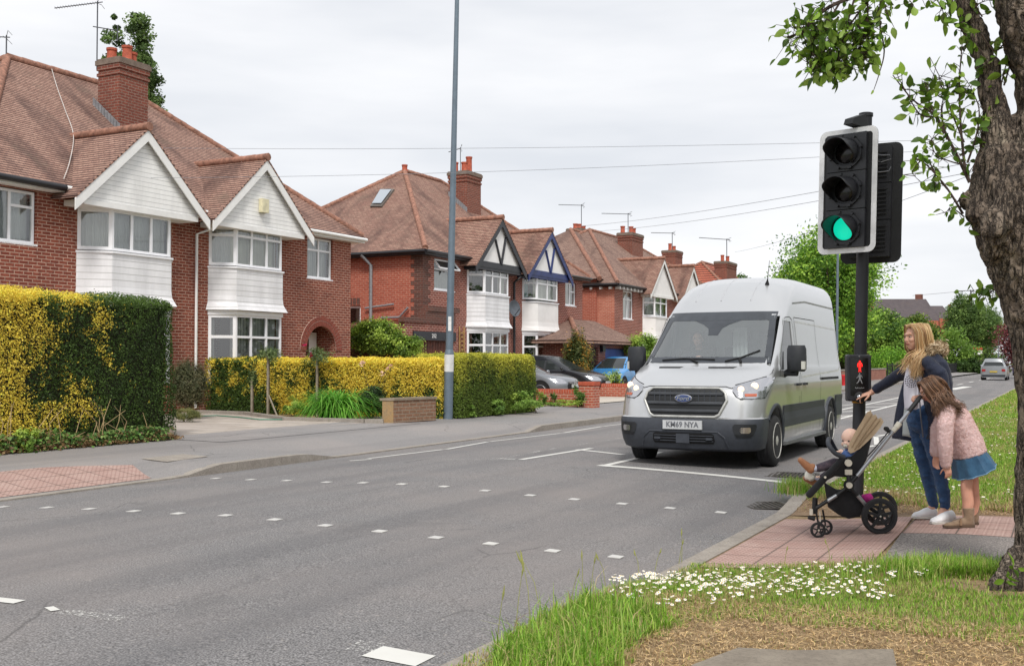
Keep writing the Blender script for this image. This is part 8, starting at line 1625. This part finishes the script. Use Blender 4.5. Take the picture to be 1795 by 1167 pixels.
for sg in (-1, 1): limb(b, [Q(sg * .19, .04, 1.54), Q(sg * .235, -.06, 1.38)], [.066, .056])
remesh(b, 'polo_shirt', fabric('dark_polo', (38, 40, 48)), base, .01, 2, D_)
b = MB(); eb(b, HO, HX, HY_, HZ, (-.025, 0, .035), (.088, .08, .088)); remesh(b, 'short_hair', plain('hair_short_brown', (92, 70, 52), .8, 0, .2, 60), base, .008, 2, D_)
# ================================================================ near tree, verge grass, daisies, posts, wires
def bark_m():
    t = NT('tree_bark'); v1 = t.coord('Object', (1, 1, .2)); v2 = t.coord('Object', (1, 1, 1.1)); v = t.coord()
    n1, n2 = t.noise(20, 4, .6, v1, .5), t.noise(13, 4, .6, v2, .6); r1 = t.math('ABSOLUTE', t.math('SUBTRACT', n1, .5)); r2 = t.math('ABSOLUTE', t.math('SUBTRACT', n2, .5))
    ck = t.math('MINIMUM', r1, t.math('MULTIPLY', r2, 3.2)); crack = t.ramp(ck, [(.0, (1, 1, 1)), (.012, (.8, .8, .8)), (.045, (0, 0, 0))])
    plate = t.ramp(t.noise(5, 6, .7, v), [(.3, lin((92, 80, 70))), (.5, lin((124, 110, 97))), (.72, lin((156, 143, 128)))]); c = t.mix(crack, plate, lin((34, 27, 23)))
    c = t.mix(t.ramp(t.noise(2.5, 5, .7, v), [(.58, (0, 0, 0)), (.75, (.4, .4, .4))]), c, lin((96, 96, 62))); t.base(t.mix(t.ramp(t.noise(70, 4, .7, v), [(.3, (.35, .35, .35)), (.5, (0, 0, 0))]), c, lin((62, 52, 44)))); t.set(Roughness=.95)
    h = t.math('ADD', t.ramp(ck, [(0, (0, 0, 0)), (.08, (1, 1, 1))]), t.math('MULTIPLY', t.noise(50, 4, .7, v), .4)); t.bump(h, 1.0, .018); return t.m
BARK = bark_m(); TD = 6.6; tb_ = atD(1846, 1060, TD); base = V((tb_.x, tb_.y, .09)); T = lambda px, py, v=0.0: atD(px, py, TD + v)
b = MB()
limb(b, [T(1850, 1075), T(1842, 1000), T(1838, 900), T(1840, 800), T(1838, 700), T(1832, 620), T(1822, 560), T(1808, 500), T(1793, 440), T(1781, 380), T(1772, 330), T(1766, 295)], [.30, .24, .19, .18, .182, .188, .192, .205, .235, .265, .25, .2], 28)
limb(b, [T(1768, 320, .02), T(1752, 245, .03), T(1743, 190, .05), T(1728, 110, .08), T(1700, 30, .1), T(1680, -60, .12), T(1655, -220, .2)], [.19, .12, .086, .076, .076, .072, .05], 18)
limb(b, [T(1795, 350, -.02), T(1828, 260, -.05), T(1836, 190, -.05), T(1820, 110, -.05), T(1800, 40, -.08), T(1782, -40, -.1), T(1765, -240, -.1)], [.25, .19, .165, .16, .165, .16, .12], 22)
limb(b, [T(1800, 300, -.08), T(1775, 345, -.14), T(1745, 400, -.17), T(1738, 450, -.12)], [.1, .11, .1, .05], 14)
b.ball(tuple(T(1694, 350, 0)), (.055, .06, .07), 12, 8); b.ball(tuple(T(1712, 372, -.06)), (.07, .07, .08), 12, 8)
for a, r_ in ((1752, .09), (1775, .1), (1805, .1)): limb(b, [T(a + 40, 985, -.12), T(a + 6, 1020, -.15), T(a - 12, 1046, -.2)], [.1, r_, .05], 12)
def barkd(co):
    w = co * np.array([1, 1, .2]); n1 = fnoise(w, 22, 3); r = 1 - np.abs(n1 - .5) * 4; return (np.clip(r, 0, 1) ** 2) * -.028 + (fnoise(co, 5, 8) - .5) * .045 + (hashn(w, 55, 4) - .5) * .01
nt_ = remesh(b, 'roadside_tree', BARK, base, .013, 2, None, barkd); tag(nt_, 'old rough-barked tree with two limbs at the right edge of the verge', 'tree')
nt_.name = 'trunk'; tree_ = thing('roadside_tree', 'old rough-barked tree with two limbs at the right edge of the verge', 'tree', tuple(base))
for k_ in ('label', 'category'): del nt_[k_]
nt_.parent = tree_; nt_.location = (0, 0, 0)
# leaves as pointed ovals, folded on the midrib and bent
def oval_leaves(name, P, D, size, cols, seed, parent, base):
    rs = np.random.RandomState(seed); vs = []; fs = []; C = []
    prof = [(.0, .0), (.18, .17), (.42, .27), (.68, .22), (.88, .10), (1.0, .0)]
    for p, d in zip(P, D):
        d = V(d).normalized(); q = V(rs.normal(size=3)); s_ = (q - d * q.dot(d)).normalized(); n = d.cross(s_); L = size * rs.uniform(.6, 1.25); o = len(vs); bend = rs.uniform(.0, .35); fold = rs.uniform(.15, .5)
        for t, w in prof: c = V(p) + d * (L * t) - n * (bend * L * t * t); vs += [c - s_ * (w * L) + n * (fold * w * L), c, c + s_ * (w * L) + n * (fold * w * L)]
        col = cols[rs.randint(len(cols))] * rs.uniform(.7, 1.3)
        for j in range(5):
            a = o + 3 * j; fs += [(a, a + 1, a + 4, a + 3), (a + 1, a + 2, a + 5, a + 4)]; C += [col, col]
    me = bpy.data.meshes.new(name); me.from_pydata([tuple(v - V(base)) for v in vs], [], fs); me.materials.append(LEAF); ca = me.color_attributes.new('leafcol', 'FLOAT_COLOR', 'CORNER'); c4 = np.ones((len(fs), 4)); c4[:, :3] = np.clip(C, 0, 1); ca.data.foreach_set('color', np.repeat(c4, 4, axis=0).ravel()); me.polygons.foreach_set('use_smooth', [True] * len(fs)); o = bpy.data.objects.new(name, me); COL.objects.link(o); o.parent = parent; return o
tw = MB(); LP, LD = [], []; rs = np.random.RandomState(17)
def shoot(pts, r0=.008, n=14, spread=.06, start=.15, side=2):
    q = lerpc([T(*p) for p in pts], 5); tw.tube(q, [r0 * (1 - .75 * i / (len(q) - 1)) for i in range(len(q))], 6)
    for _ in range(n):
        f = start + (1 - start) * rs.rand(); i = min(len(q) - 2, int(f * (len(q) - 1))); p = q[i] + (q[i + 1] - q[i]) * rs.rand(); t = (q[i + 1] - q[i]).normalized(); d = V(rs.normal(size=3)) * .8 + t * .5 + V((0, 0, -.55)); e = p + V(rs.normal(0, spread * .5, 3))
        if (e - p).length > .015: tw.tube([p, e], [.0025, .0015], 4)
        LP.append(e); LD.append(d)
shoot([(1700, 320), (1672, 262), (1640, 205), (1600, 175), (1565, 132)], .011, 34, .09)
shoot([(1640, 205), (1612, 200), (1585, 155), (1572, 130)], .006, 16, .07); shoot([(1655, 235), (1625, 165), (1640, 135)], .006, 22, .09); shoot([(1660, 245), (1650, 190), (1668, 140)], .006, 22, .09)
shoot([(1692, 300), (1684, 220), (1682, 140), (1688, 62)], .009, 40, .08); shoot([(1690, 250), (1665, 190), (1650, 150), (1645, 130)], .006, 24, .09); shoot([(1696, 285), (1712, 235), (1716, 190), (1700, 150)], .007, 30, .1)
shoot([(1688, 375), (1660, 330), (1625, 290), (1600, 275)], .009, 22, .06); shoot([(1640, 305), (1622, 278), (1600, 300), (1612, 318)], .005, 12, .06); shoot([(1690, 380), (1668, 365), (1655, 378)], .005, 8, .04); shoot([(1676, 352), (1650, 322), (1636, 330)], .005, 10, .05)
shoot([(1700, 290), (1672, 285), (1640, 270), (1632, 240)], .006, 24, .09); shoot([(1705, 300), (1715, 270), (1722, 245), (1712, 215)], .006, 22, .08); shoot([(1700, 345), (1698, 380), (1703, 395)], .004, 6, .03)
# overhead bough at the top left, with hanging twigs
shoot([(1720, -60), (1640, -50), (1570, -30), (1510, -10), (1450, 15), (1405, 55), (1380, 66)], .022, 70, .14)
for p in ([(1540, -20), (1500, 30), (1470, 70), (1430, 110), (1417, 128)], [(1520, -15), (1520, 40), (1505, 90), (1512, 105)], [(1500, -10), (1480, 60), (1470, 100), (1466, 128)], [(1475, 0), (1445, 50), (1425, 80), (1420, 118)], [(1455, 10), (1430, 30), (1410, 55), (1395, 70)], [(1490, 40), (1462, 85), (1448, 108), (1440, 100)], [(1560, -25), (1535, 30), (1520, 60), (1492, 75)], [(1500, 40), (1522, 75), (1518, 95), (1480, 120)], [(1470, 30), (1450, 60), (1440, 90), (1470, 110)]): shoot(p, .007, 62, .1)
shoot([(1545, -15), (1542, 40), (1550, 90), (1541, 130), (1531, 160)], .007, 3, .02, .1); shoot([(1548, 0), (1556, 25), (1568, 50)], .005, 3, .02)
for p in ([(1600, -40), (1590, -10), (1600, 8)], [(1640, -45), (1640, -10), (1655, 25)], [(1680, -20), (1665, 15), (1668, 40)], [(1690, 0), (1682, 40), (1690, 62)]): shoot(p, .006, 18, .07)
for p in ([(1720, 60), (1745, 90), (1770, 60), (1778, 40)], [(1722, 30), (1712, 10), (1735, 0)], [(1745, 190), (1762, 120), (1775, 80)], [(1735, 120), (1720, 90), (1700, 70)], [(1760, 150), (1770, 110), (1762, 90)]): shoot(p, .006, 14, .06)
shoot([(1770, 470, -.05), (1745, 505, .3), (1725, 515, .5), (1700, 508, .6)], .006, 34, .1, .35)
shoot([(1760, 1030, -.35), (1765, 1010, -.4), (1778, 1000, -.42)], .004, 10, .03)
tw.build('twigs', plain('twig_bark', (74, 60, 52), .9, 0, .3, 40), tree_)
LC = [lc(112, 146, 48), lc(92, 126, 42), lc(134, 166, 64), lc(74, 104, 38), lc(150, 178, 84)]
oval_leaves('leaves', LP, LD, .07, LC, 8, tree_, base)
Pk = np.array([tuple(T(1700 + rs.normal(0, 260), -330 + rs.normal(0, 110), rs.normal(.4, 1.3))) for _ in range(6000)]); Pk = Pk[Pk[:, 2] > 4.9]
cr_ = leafmesh('crown', Pk - np.array(base), None, .11, LEAF, col=np.stack(LC)[rs.randint(0, 5, len(Pk))], aspect=.5, seed=5); cr_.parent = tree_
# roadside planting opposite, beyond the right edge: seen only as reflections in the van and window glass
Pm = np.stack([rs.uniform(6.5, 9.5, 26000), rs.uniform(2, 60, 26000), rs.uniform(0, 1, 26000) ** .8 * 6.5], 1); Pm[:, 2] *= .55 + .6 * hashn(Pm * np.array([1, 1, 0]), .35, 4)
tag(leafmesh('roadside_planting', Pm, None, .34, LEAF, col=np.stack([G1, G2, G4])[rs.randint(0, 3, len(Pm))], aspect=.7, seed=6), 'dense belt of shrubs and trees along the near side of the road', 'planting', kind='stuff')
# ---------------------------------------------------------------- verge surfaces: which ground is green, dry or bare
def inpoly(x, y, poly):
    c = np.zeros(len(x), bool); j = len(poly) - 1
    for i in range(len(poly)):
        (xi, yi), (xj, yj) = poly[i], poly[j]; m = ((yi > y) != (yj > y)) & (x < (xj - xi) * (y - yi) / (yj - yi + 1e-12) + xi); c ^= m; j = i
    return c
def wp(pts, z=.1): return [tuple(onZ(x, y, z).xy) for x, y in pts]
BROWN = wp([(1080, 1190), (1120, 1135), (1200, 1098), (1290, 1088), (1400, 1100), (1560, 1112), (1640, 1118), (1720, 1128), (1800, 1140), (1850, 1200), (1080, 1260)])
DIRT_T = wp([(1625, 1020), (1660, 1014), (1720, 1016), (1850, 1010), (1850, 1050), (1740, 1050), (1690, 1036)])
LUSH = wp([(850, 1200), (880, 1130), (960, 1085), (1030, 1050), (1080, 1055), (1170, 1085), (1180, 1100), (1110, 1130), (1075, 1200)])
DAISY = wp([(1060, 1025), (1110, 998), (1200, 990), (1400, 990), (1560, 1000), (1640, 1018), (1560, 1030), (1570, 1062), (1400, 1060), (1250, 1075), (1150, 1078), (1075, 1060)])
SLABP = [(-1.47, 4.3), (-1.47, 4.6), (-1.37, 4.97), (-1.15, 5.03), (-.73, 5.27), (-.66, 4.9), (-.6, 4.3)]
def grass(name, label, x, y, hgt, wid, col, seed, lean=.5, zf=znear):
    """numpy blades: root, bend, tip as two quads"""
    rs = np.random.RandomState(seed); n = len(x); z = np.array([zf(a, c) for a, c in zip(x, y)]); a = rs.uniform(0, 6.283, n); o = np.stack([np.cos(a), np.sin(a), np.zeros(n)], 1); sd = np.stack([-np.sin(a), np.cos(a), np.zeros(n)], 1); ln = (rs.rand(n) * lean)[:, None]; h = hgt[:, None]; w = wid[:, None]
    r = np.stack([x, y, z - .01], 1); m = r + o * h * ln * .35 + np.array([0, 0, 1]) * h * (.58 - .1 * ln); t = r + o * h * ln * 1.1 + np.array([0, 0, 1]) * h * (1 - .42 * ln)
    v = np.stack([r - sd * w, r + sd * w, m + sd * w * .8, m - sd * w * .8, t + sd * w * .12, t - sd * w * .12], 1).reshape(-1, 3); me = bpy.data.meshes.new(name); me.vertices.add(6 * n); me.vertices.foreach_set('co', v.ravel()); i = np.arange(n)[:, None] * 6; L_ = np.concatenate([i + np.array([0, 1, 2, 3]), i + np.array([3, 2, 4, 5])], 1).ravel(); me.loops.add(8 * n); me.loops.foreach_set('vertex_index', L_); me.polygons.add(2 * n); me.polygons.foreach_set('loop_start', np.arange(0, 8 * n, 4)); me.polygons.foreach_set('loop_total', np.full(2 * n, 4)); me.materials.append(LEAF)
    ca = me.color_attributes.new('leafcol', 'FLOAT_COLOR', 'CORNER'); c4 = np.ones((n, 4)); c4[:, :3] = np.clip(col, 0, 1); ca.data.foreach_set('color', np.repeat(c4, 8, axis=0).ravel()); me.update(calc_edges=True); ob = bpy.data.objects.new(name, me); COL.objects.link(ob); return tag(ob, label, 'grass', kind='stuff')
GG = lc(136, 178, 58), lc(108, 152, 46), lc(170, 196, 92), lc(176, 178, 104), lc(204, 180, 140), lc(172, 144, 108)
def colmix(n, dry, lushv, rs):
    c = np.where((rs.rand(n) < .5)[:, None], GG[0], GG[1]); c = np.where((rs.rand(n) < .28)[:, None], GG[2], c); c = np.where((rs.rand(n) < .16 + .5 * dry * (1 - lushv))[:, None], GG[3], c); c = np.where((rs.rand(n) < dry)[:, None], np.where((rs.rand(n) < .6)[:, None], GG[4], GG[5]), c); return c * rs.uniform(.7, 1.3, (n, 1))
rs = np.random.RandomState(31); n = 190000; x, y = rs.uniform(-2.62, 1.4, n), rs.uniform(3.5, 7.72, n); P3 = np.stack([x, y, 0 * x], 1); nz_ = fnoise(P3, 2.6, 3); nf = fnoise(P3, 9, 5); xj, yj = x + (nf - .5) * .3, y + (nz_ - .5) * .35
br, dt_, lu, sl_ = inpoly(xj, yj, BROWN), inpoly(xj, yj, DIRT_T), inpoly(x + (nf - .5) * .12, yj, LUSH), inpoly(x, y, SLABP)
keep = ~sl_ & (x > -2.36 - .20 * lu - .05 * nf - (y < 6.8) * .06 * rs.rand(n)) & ~(dt_ & (rs.rand(n) < .9)) & ~(br & (rs.rand(n) < .55)) & (lu | br | (rs.rand(n) < .45 + nz_ * .7)) & (y < 7.45 + (x + 2.3) * .18 + nf * .1)
x, y, br, lu, nz_, nf = x[keep], y[keep], br[keep], lu[keep], nz_[keep], nf[keep]; n = len(x); dry = np.clip(np.where(br, .93, np.where(lu, .05, .12 + (nz_ - .45) * .8 + (y < 6.1) * .28)), 0, 1)
hg = np.where(br, .02, np.where(lu, .07, .036)) * rs.uniform(.5, 1.5, n) * (.6 + nz_ * .8); hg = np.where(lu & (rs.rand(n) < .04), hg * 2.4, hg); wd = np.where(lu, .0032, .0026) * rs.uniform(.6, 1.3, n)
grass('verge_grass', 'long and short grass on the near verge', x, y, hg, wd, colmix(n, dry, lu.astype(float), rs), 3, .9)
# dark thatch between blades is the soil sheet; a tuft around the tree foot
n = 9000; q = onZ(1690, 1010, .1); x, y = q.x + rs.normal(0, .26, n), q.y + rs.normal(0, .16, n); kp = ~inpoly(x, y, DIRT_T); x, y = x[kp], y[kp]; n = len(x); grass('grass_tuft', 'bright tuft of grass in front of the path beside the tree foot', x, y, rs.uniform(.05, .14, n), rs.uniform(.002, .0035, n), colmix(n, np.full(n, .05), np.ones(n), rs), 5, .9)
n = 150000; x, y = rs.uniform(-2.4, .9, n), 10.45 + 18 * rs.rand(n) ** 1.35; P3 = np.stack([x, y, 0 * x], 1); nz_ = fnoise(P3, 1.3, 13); nf = fnoise(P3, 5, 15); bare = (y - 10.35) < .62 * (nf + .35) * (1.2 - .35 * (x + 2.3)); keep = ~(bare & (rs.rand(n) < .86)) & (x < -.02 * y + 1.1) & (x > -2.33); x, y, nz_, bare = x[keep], y[keep], nz_[keep], bare[keep]; n = len(x)
dry = np.clip(.1 + (nz_ - .5) * 1.1 + bare * .7 + np.exp(-(y - 11) / .8) * .4, 0, .95); grass('verge_grass', 'mown daisy grass on the verge behind the people', x, y, (.035 + .035 * nz_) * rs.uniform(.6, 1.5, n) * np.where(bare, .6, 1), rs.uniform(.0025, .0045, n) * (.8 + y / 22), colmix(n, dry, np.full(n, .3), rs), 7, .8)
n = 60000; x, y = rs.uniform(-2.33, 3, n), 28 + 60 * rs.rand(n) ** 1.4; nz_ = fnoise(np.stack([x, y * .4, 0 * x], 1), 1.0, 23); dry = np.clip(.1 + (nz_ - .5), 0, .8); grass('verge_grass', 'far mown grass of the verge running up the road', x, y, rs.uniform(.05, .09, n), rs.uniform(.008, .016, n), colmix(n, dry, np.full(n, .3), rs), 8, .6)
# grass wisp growing at the end of the dropped kerb
n = 1500; q = onZ(1395, 868, .08); x, y = q.x + rs.normal(0, .10, n), q.y + rs.normal(0, .13, n) + .1; grass('grass_tuft', 'ragged tuft of grass at the kerb by the pushchair footrest', x, y, rs.uniform(.06, .2, n), rs.uniform(.002, .0035, n), colmix(n, np.full(n, .15), np.ones(n), rs), 9, 1.0)
# tall seed-head stalks
b = MB(); st_ = plain('seed_stalk', (150, 152, 84), .9)
for (px, py0, h, dx) in ((930, 1120, .42, -.05), (905, 1090, .3, .04), (1020, 1045, .26, .0), (1035, 1040, .22, .03), (1195, 985, .22, .0), (1190, 988, .16, .03), (1120, 1010, .16, -.03), (950, 1085, .34, -.14), (1000, 1060, .2, .05), (1148, 1000, .14, .04), (1455, 985, .15, -.03), (1375, 990, .12, .02), (1062, 1030, .2, -.06), (870, 1140, .3, .04)):
    q = onZ(px, py0, .1); e = q + V((dx, 0, h)); b.tube([q, q + V((dx * .35, .01, h * .55)), e], [.0022, .0018, .0012], 4); b.tube([e - V((dx * .2, 0, h * .2)), e - V((dx * .05, 0, h * .1)), e + V((dx * .1, 0, .01))], [.002, .0055, .001], 5)
tag(b.build('seed_stalks', st_), 'tall grass seed stalks standing above the verge', 'grass', kind='stuff')
def daisies(name, label, x, y, r, seed, zf=znear, hh=.05):
    rs = np.random.RandomState(seed); b = MB()
    for a, c in zip(x, y):
        z = zf(a, c) + hh * rs.uniform(.6, 1.4); tl = V((rs.normal(0, .25), rs.normal(0, .25) - .15, 1)).normalized(); u_ = tl.cross(V((1, 0, 0))).normalized(); w_ = tl.cross(u_); p = V((a, c, z)); k = 9; R_ = r * rs.uniform(.7, 1.25); ring = [p + (u_ * math.cos(t) + w_ * math.sin(t)) * (R_ * (1 if i % 2 else .8)) + tl * R_ * .12 for i, t in enumerate(np.linspace(0, 6.283, 2 * k + 1)[:-1])]; b.poly(ring, 0)
        b.poly([p + tl * (R_ * .3) + (u_ * math.cos(t) + w_ * math.sin(t)) * R_ * .36 for t in np.linspace(0, 6.283, 7)[:-1]], 1)
        if r < .02: b.tube([(a, c, z - hh), p], .0009, 3, mi=2)
    return tag(b.build(name, [plain('daisy_petals', (236, 232, 226), .8, 0, .02), plain('daisy_centre', (222, 186, 60), .8), plain('daisy_stem', (120, 150, 60), .8)]), label, 'flowers', kind='stuff')
n = 2100; x, y = rs.uniform(-2.5, .3, n), rs.uniform(5.2, 7.6, n); P3 = np.stack([x, y, 0 * x], 1); w = inpoly(x, y, DAISY) & (fnoise(P3, 3.5, 9) + .12 * (x < -1.2) - .13 * (x > -1.1) > .37) & (rs.rand(n) < .85); daisies('daisies', 'white daisies scattered through the near verge', x[w], y[w], .0125, 3)
n = 1000; x, y = rs.uniform(-2.3, .5, n), 11.2 + 26 * rs.rand(n) ** 1.3; w = fnoise(np.stack([x, y, 0 * x], 1), .9, 19) > .42; daisies('daisies', 'small white daisies over the verge behind the people', x[w], y[w], .013, 4)
# dry grass strands on the bare patch and grit on the gutter
def litter(name, label, poly_or_box, n, L, cols, seed, zf=znear, cat='debris'):
    rs = np.random.RandomState(seed); b = MB(); P = []
    while len(P) < n: x, y = rs.uniform(poly_or_box[0], poly_or_box[1]), rs.uniform(poly_or_box[2], poly_or_box[3]); P.append((x, y, zf(x, y) + .006 + rs.rand() * .012))
    P = np.array(P); A = np.tile([0, 0, 1.], (n, 1)); o = leafmesh(name, P, A * 3, L, LEAF, col=np.stack(cols)[rs.randint(0, len(cols), n)] * rs.uniform(.6, 1.3, (n, 1)), aspect=.12, seed=seed, fold=0); return tag(o, label, cat, kind='stuff')
litter('dry_thatch', 'dry straw lying over the bare patch round the slab', (-2.1, .6, 3.9, 6.0), 18000, .038, [GG[4], GG[5], lc(214, 184, 130)], 11)
litter('dry_thatch', 'dry straw and soil along the back edge of the paving', (-2.3, .5, 10.4, 11.0), 4500, .04, [GG[4], GG[5], lc(120, 96, 70)], 12)
litter('gutter_grit', 'pale grit and straw along the near kerb', (-2.75, -2.3, 3.6, 12.5), 1400, .022, [lc(176, 160, 136), lc(140, 124, 104), lc(110, 100, 90)], 13, lambda x, y: zroad(x) if x < -2.48 else knear(y) + .004)
tag(sheet('soil_patch', [-2.32, -1.5, -.6, .3, 1.2], [10.25, 10.6, 10.9, 11.2], lambda x, y: znear(x, y) + .001 - .02 * (y > 11), stone_m('bare_soil', (120, 96, 72), (152, 128, 100), (84, 66, 50))), kind='structure')
# ---------------------------------------------------------------- posts
LPG = plain('lamp_post_grey', (112, 126, 138), .45, .3, .08, 5)
def lamppost(label, px, py, X, pxt, pyt, r=.1, band=True, H2=None):
    q = onX(px, py, X); d = -q.x * _s + q.y * _c; top = atD(pxt, pyt, d); bs = V((q.x, q.y, .2)); t = thing('lamp_post', label, 'lamp post', tuple(bs)); dr = top - bs; b = MB(); k = 1.45 / max(.01, dr.z)
    b.tube([bs - V((0, 0, .3)), bs + dr * k], r, 20); b.tube([bs + dr * k, bs + dr * (k * 1.06)], [r, r * .8], 20); b.tube([bs + dr * (k * 1.06), top], [r * .8, r * .45], 20); b.build('post', LPG, t, smooth=40)
    if band: b = MB(); b.tube([bs + dr * (k * .72), bs + dr * (k * .985)], r * 1.03, 20); b.build('white_sleeve', plain('white_sleeve', (222, 222, 220), .6), t, smooth=40); b = MB(); p = bs + dr * (1.95 / dr.z); b.frame(p - RT * .03 - FW * (r * .82), RT * .07, -FW * .004, UP * .32); b.build('number_label', plain('white_label', (226, 226, 224), .6), t)
    b = MB(); b.tube([top, top + V((.5, 0, .12)), top + V((1.0, 0, .15))], .035, 8); b.lathe([(.02, -.0), (.1, .1), (.12, .35), (.03, .55)], top + V((.95, 0, .15)), (1, 0, .05), 10); b.build('lantern', LPG, t, smooth=40); return t
lamppost('tall grey lamp post with a white sleeve in front of the golden hedge', 785, 733, -12.35, 802, -40, .105)
lamppost('distant grey lamp post seen behind the signal heads and van tail', 1466, 690, -10.9, 1470, 330, .1, False)
lamppost('thin far lamp post beside the birches at the right', 1751, 655, -9.8, 1750, 562, .1, False)
t = thing('bus_stop_sign', 'bus stop pole with red and white flag near the birches', 'sign', tuple(onX(1706, 645, -11.2).xy) + (.15,)); p = V(t.location); b = MB(); b.tube([p, p + UP * 3.3], .05, 8); b.build('pole', plain('sign_pole', (150, 150, 150), .5), t); b = MB(); b.frame(p + UP * 2.35 + RT * .05, RT * 1.2, FW * .05, UP * .55); b.build('flag', REND, t); b = MB(); b.frame(p + UP * 2.9 + RT * .05, RT * 1.2, FW * .05, UP * .38); b.build('flag_top', plain('sign_red', (206, 40, 52), .5), t)
q = onX(1479, 672, -11.2); t = thing('litter_bin', 'small red bin by the wall beyond the van tail', 'bin', (q.x, q.y, .15)); b = MB(); b.lathe([(.16, 0), (.18, .5), (.19, .52), (.19, .58), (.15, .6), (.14, .3)], t.location, UP, 14); b.build('body', plain('bin_red', (206, 40, 44), .5), t, smooth=40)
WIRE = plain('wire_grey', (140, 142, 148), .6)
def wire(p, q, sag, label, r=.010):
    pts = [p + (q - p) * (i / 24) - UP * (sag * 4 * (i / 24) * (1 - i / 24)) for i in range(25)]; b = MB(); b.tube(pts, r, 5); tag(b.build('telephone_wire', WIRE), label, 'wire')
E_ = atD(1900, 236, 22); 
wire(atD(215, 259, 27.5), atD(1900, 238, 22), .12, 'upper telephone wire from the nearest house across the sky', .0045); wire(atD(152, 312, 25.5), atD(1900, 246, 22), .2, 'lower telephone wire from the nearest house across the sky', .0045)
wire(atD(1010, 397, 60), atD(1900, 244, 22), .25, 'telephone wire rising from the twin-hipped roof to the right', .008); wire(atD(1052, 405, 62), atD(1900, 262, 22), .25, 'telephone wire from the white-gabled roof to the right', .008); wire(atD(1288, 442, 92), atD(1900, 232, 22), .3, 'telephone wire from the last chimney to the right', .009); wire(atD(1600, 518, 190), atD(1900, 485, 150), .2, 'faint wire above the slate-roofed house', .03)
b = MB(); b.tube(lerpc(pcab, 6), .010, 5); tag(b.build('roof_cable', plain('white_cable', (206, 200, 194), .6)), 'pale cable running down the tiles left of the nearest gable', 'cable')
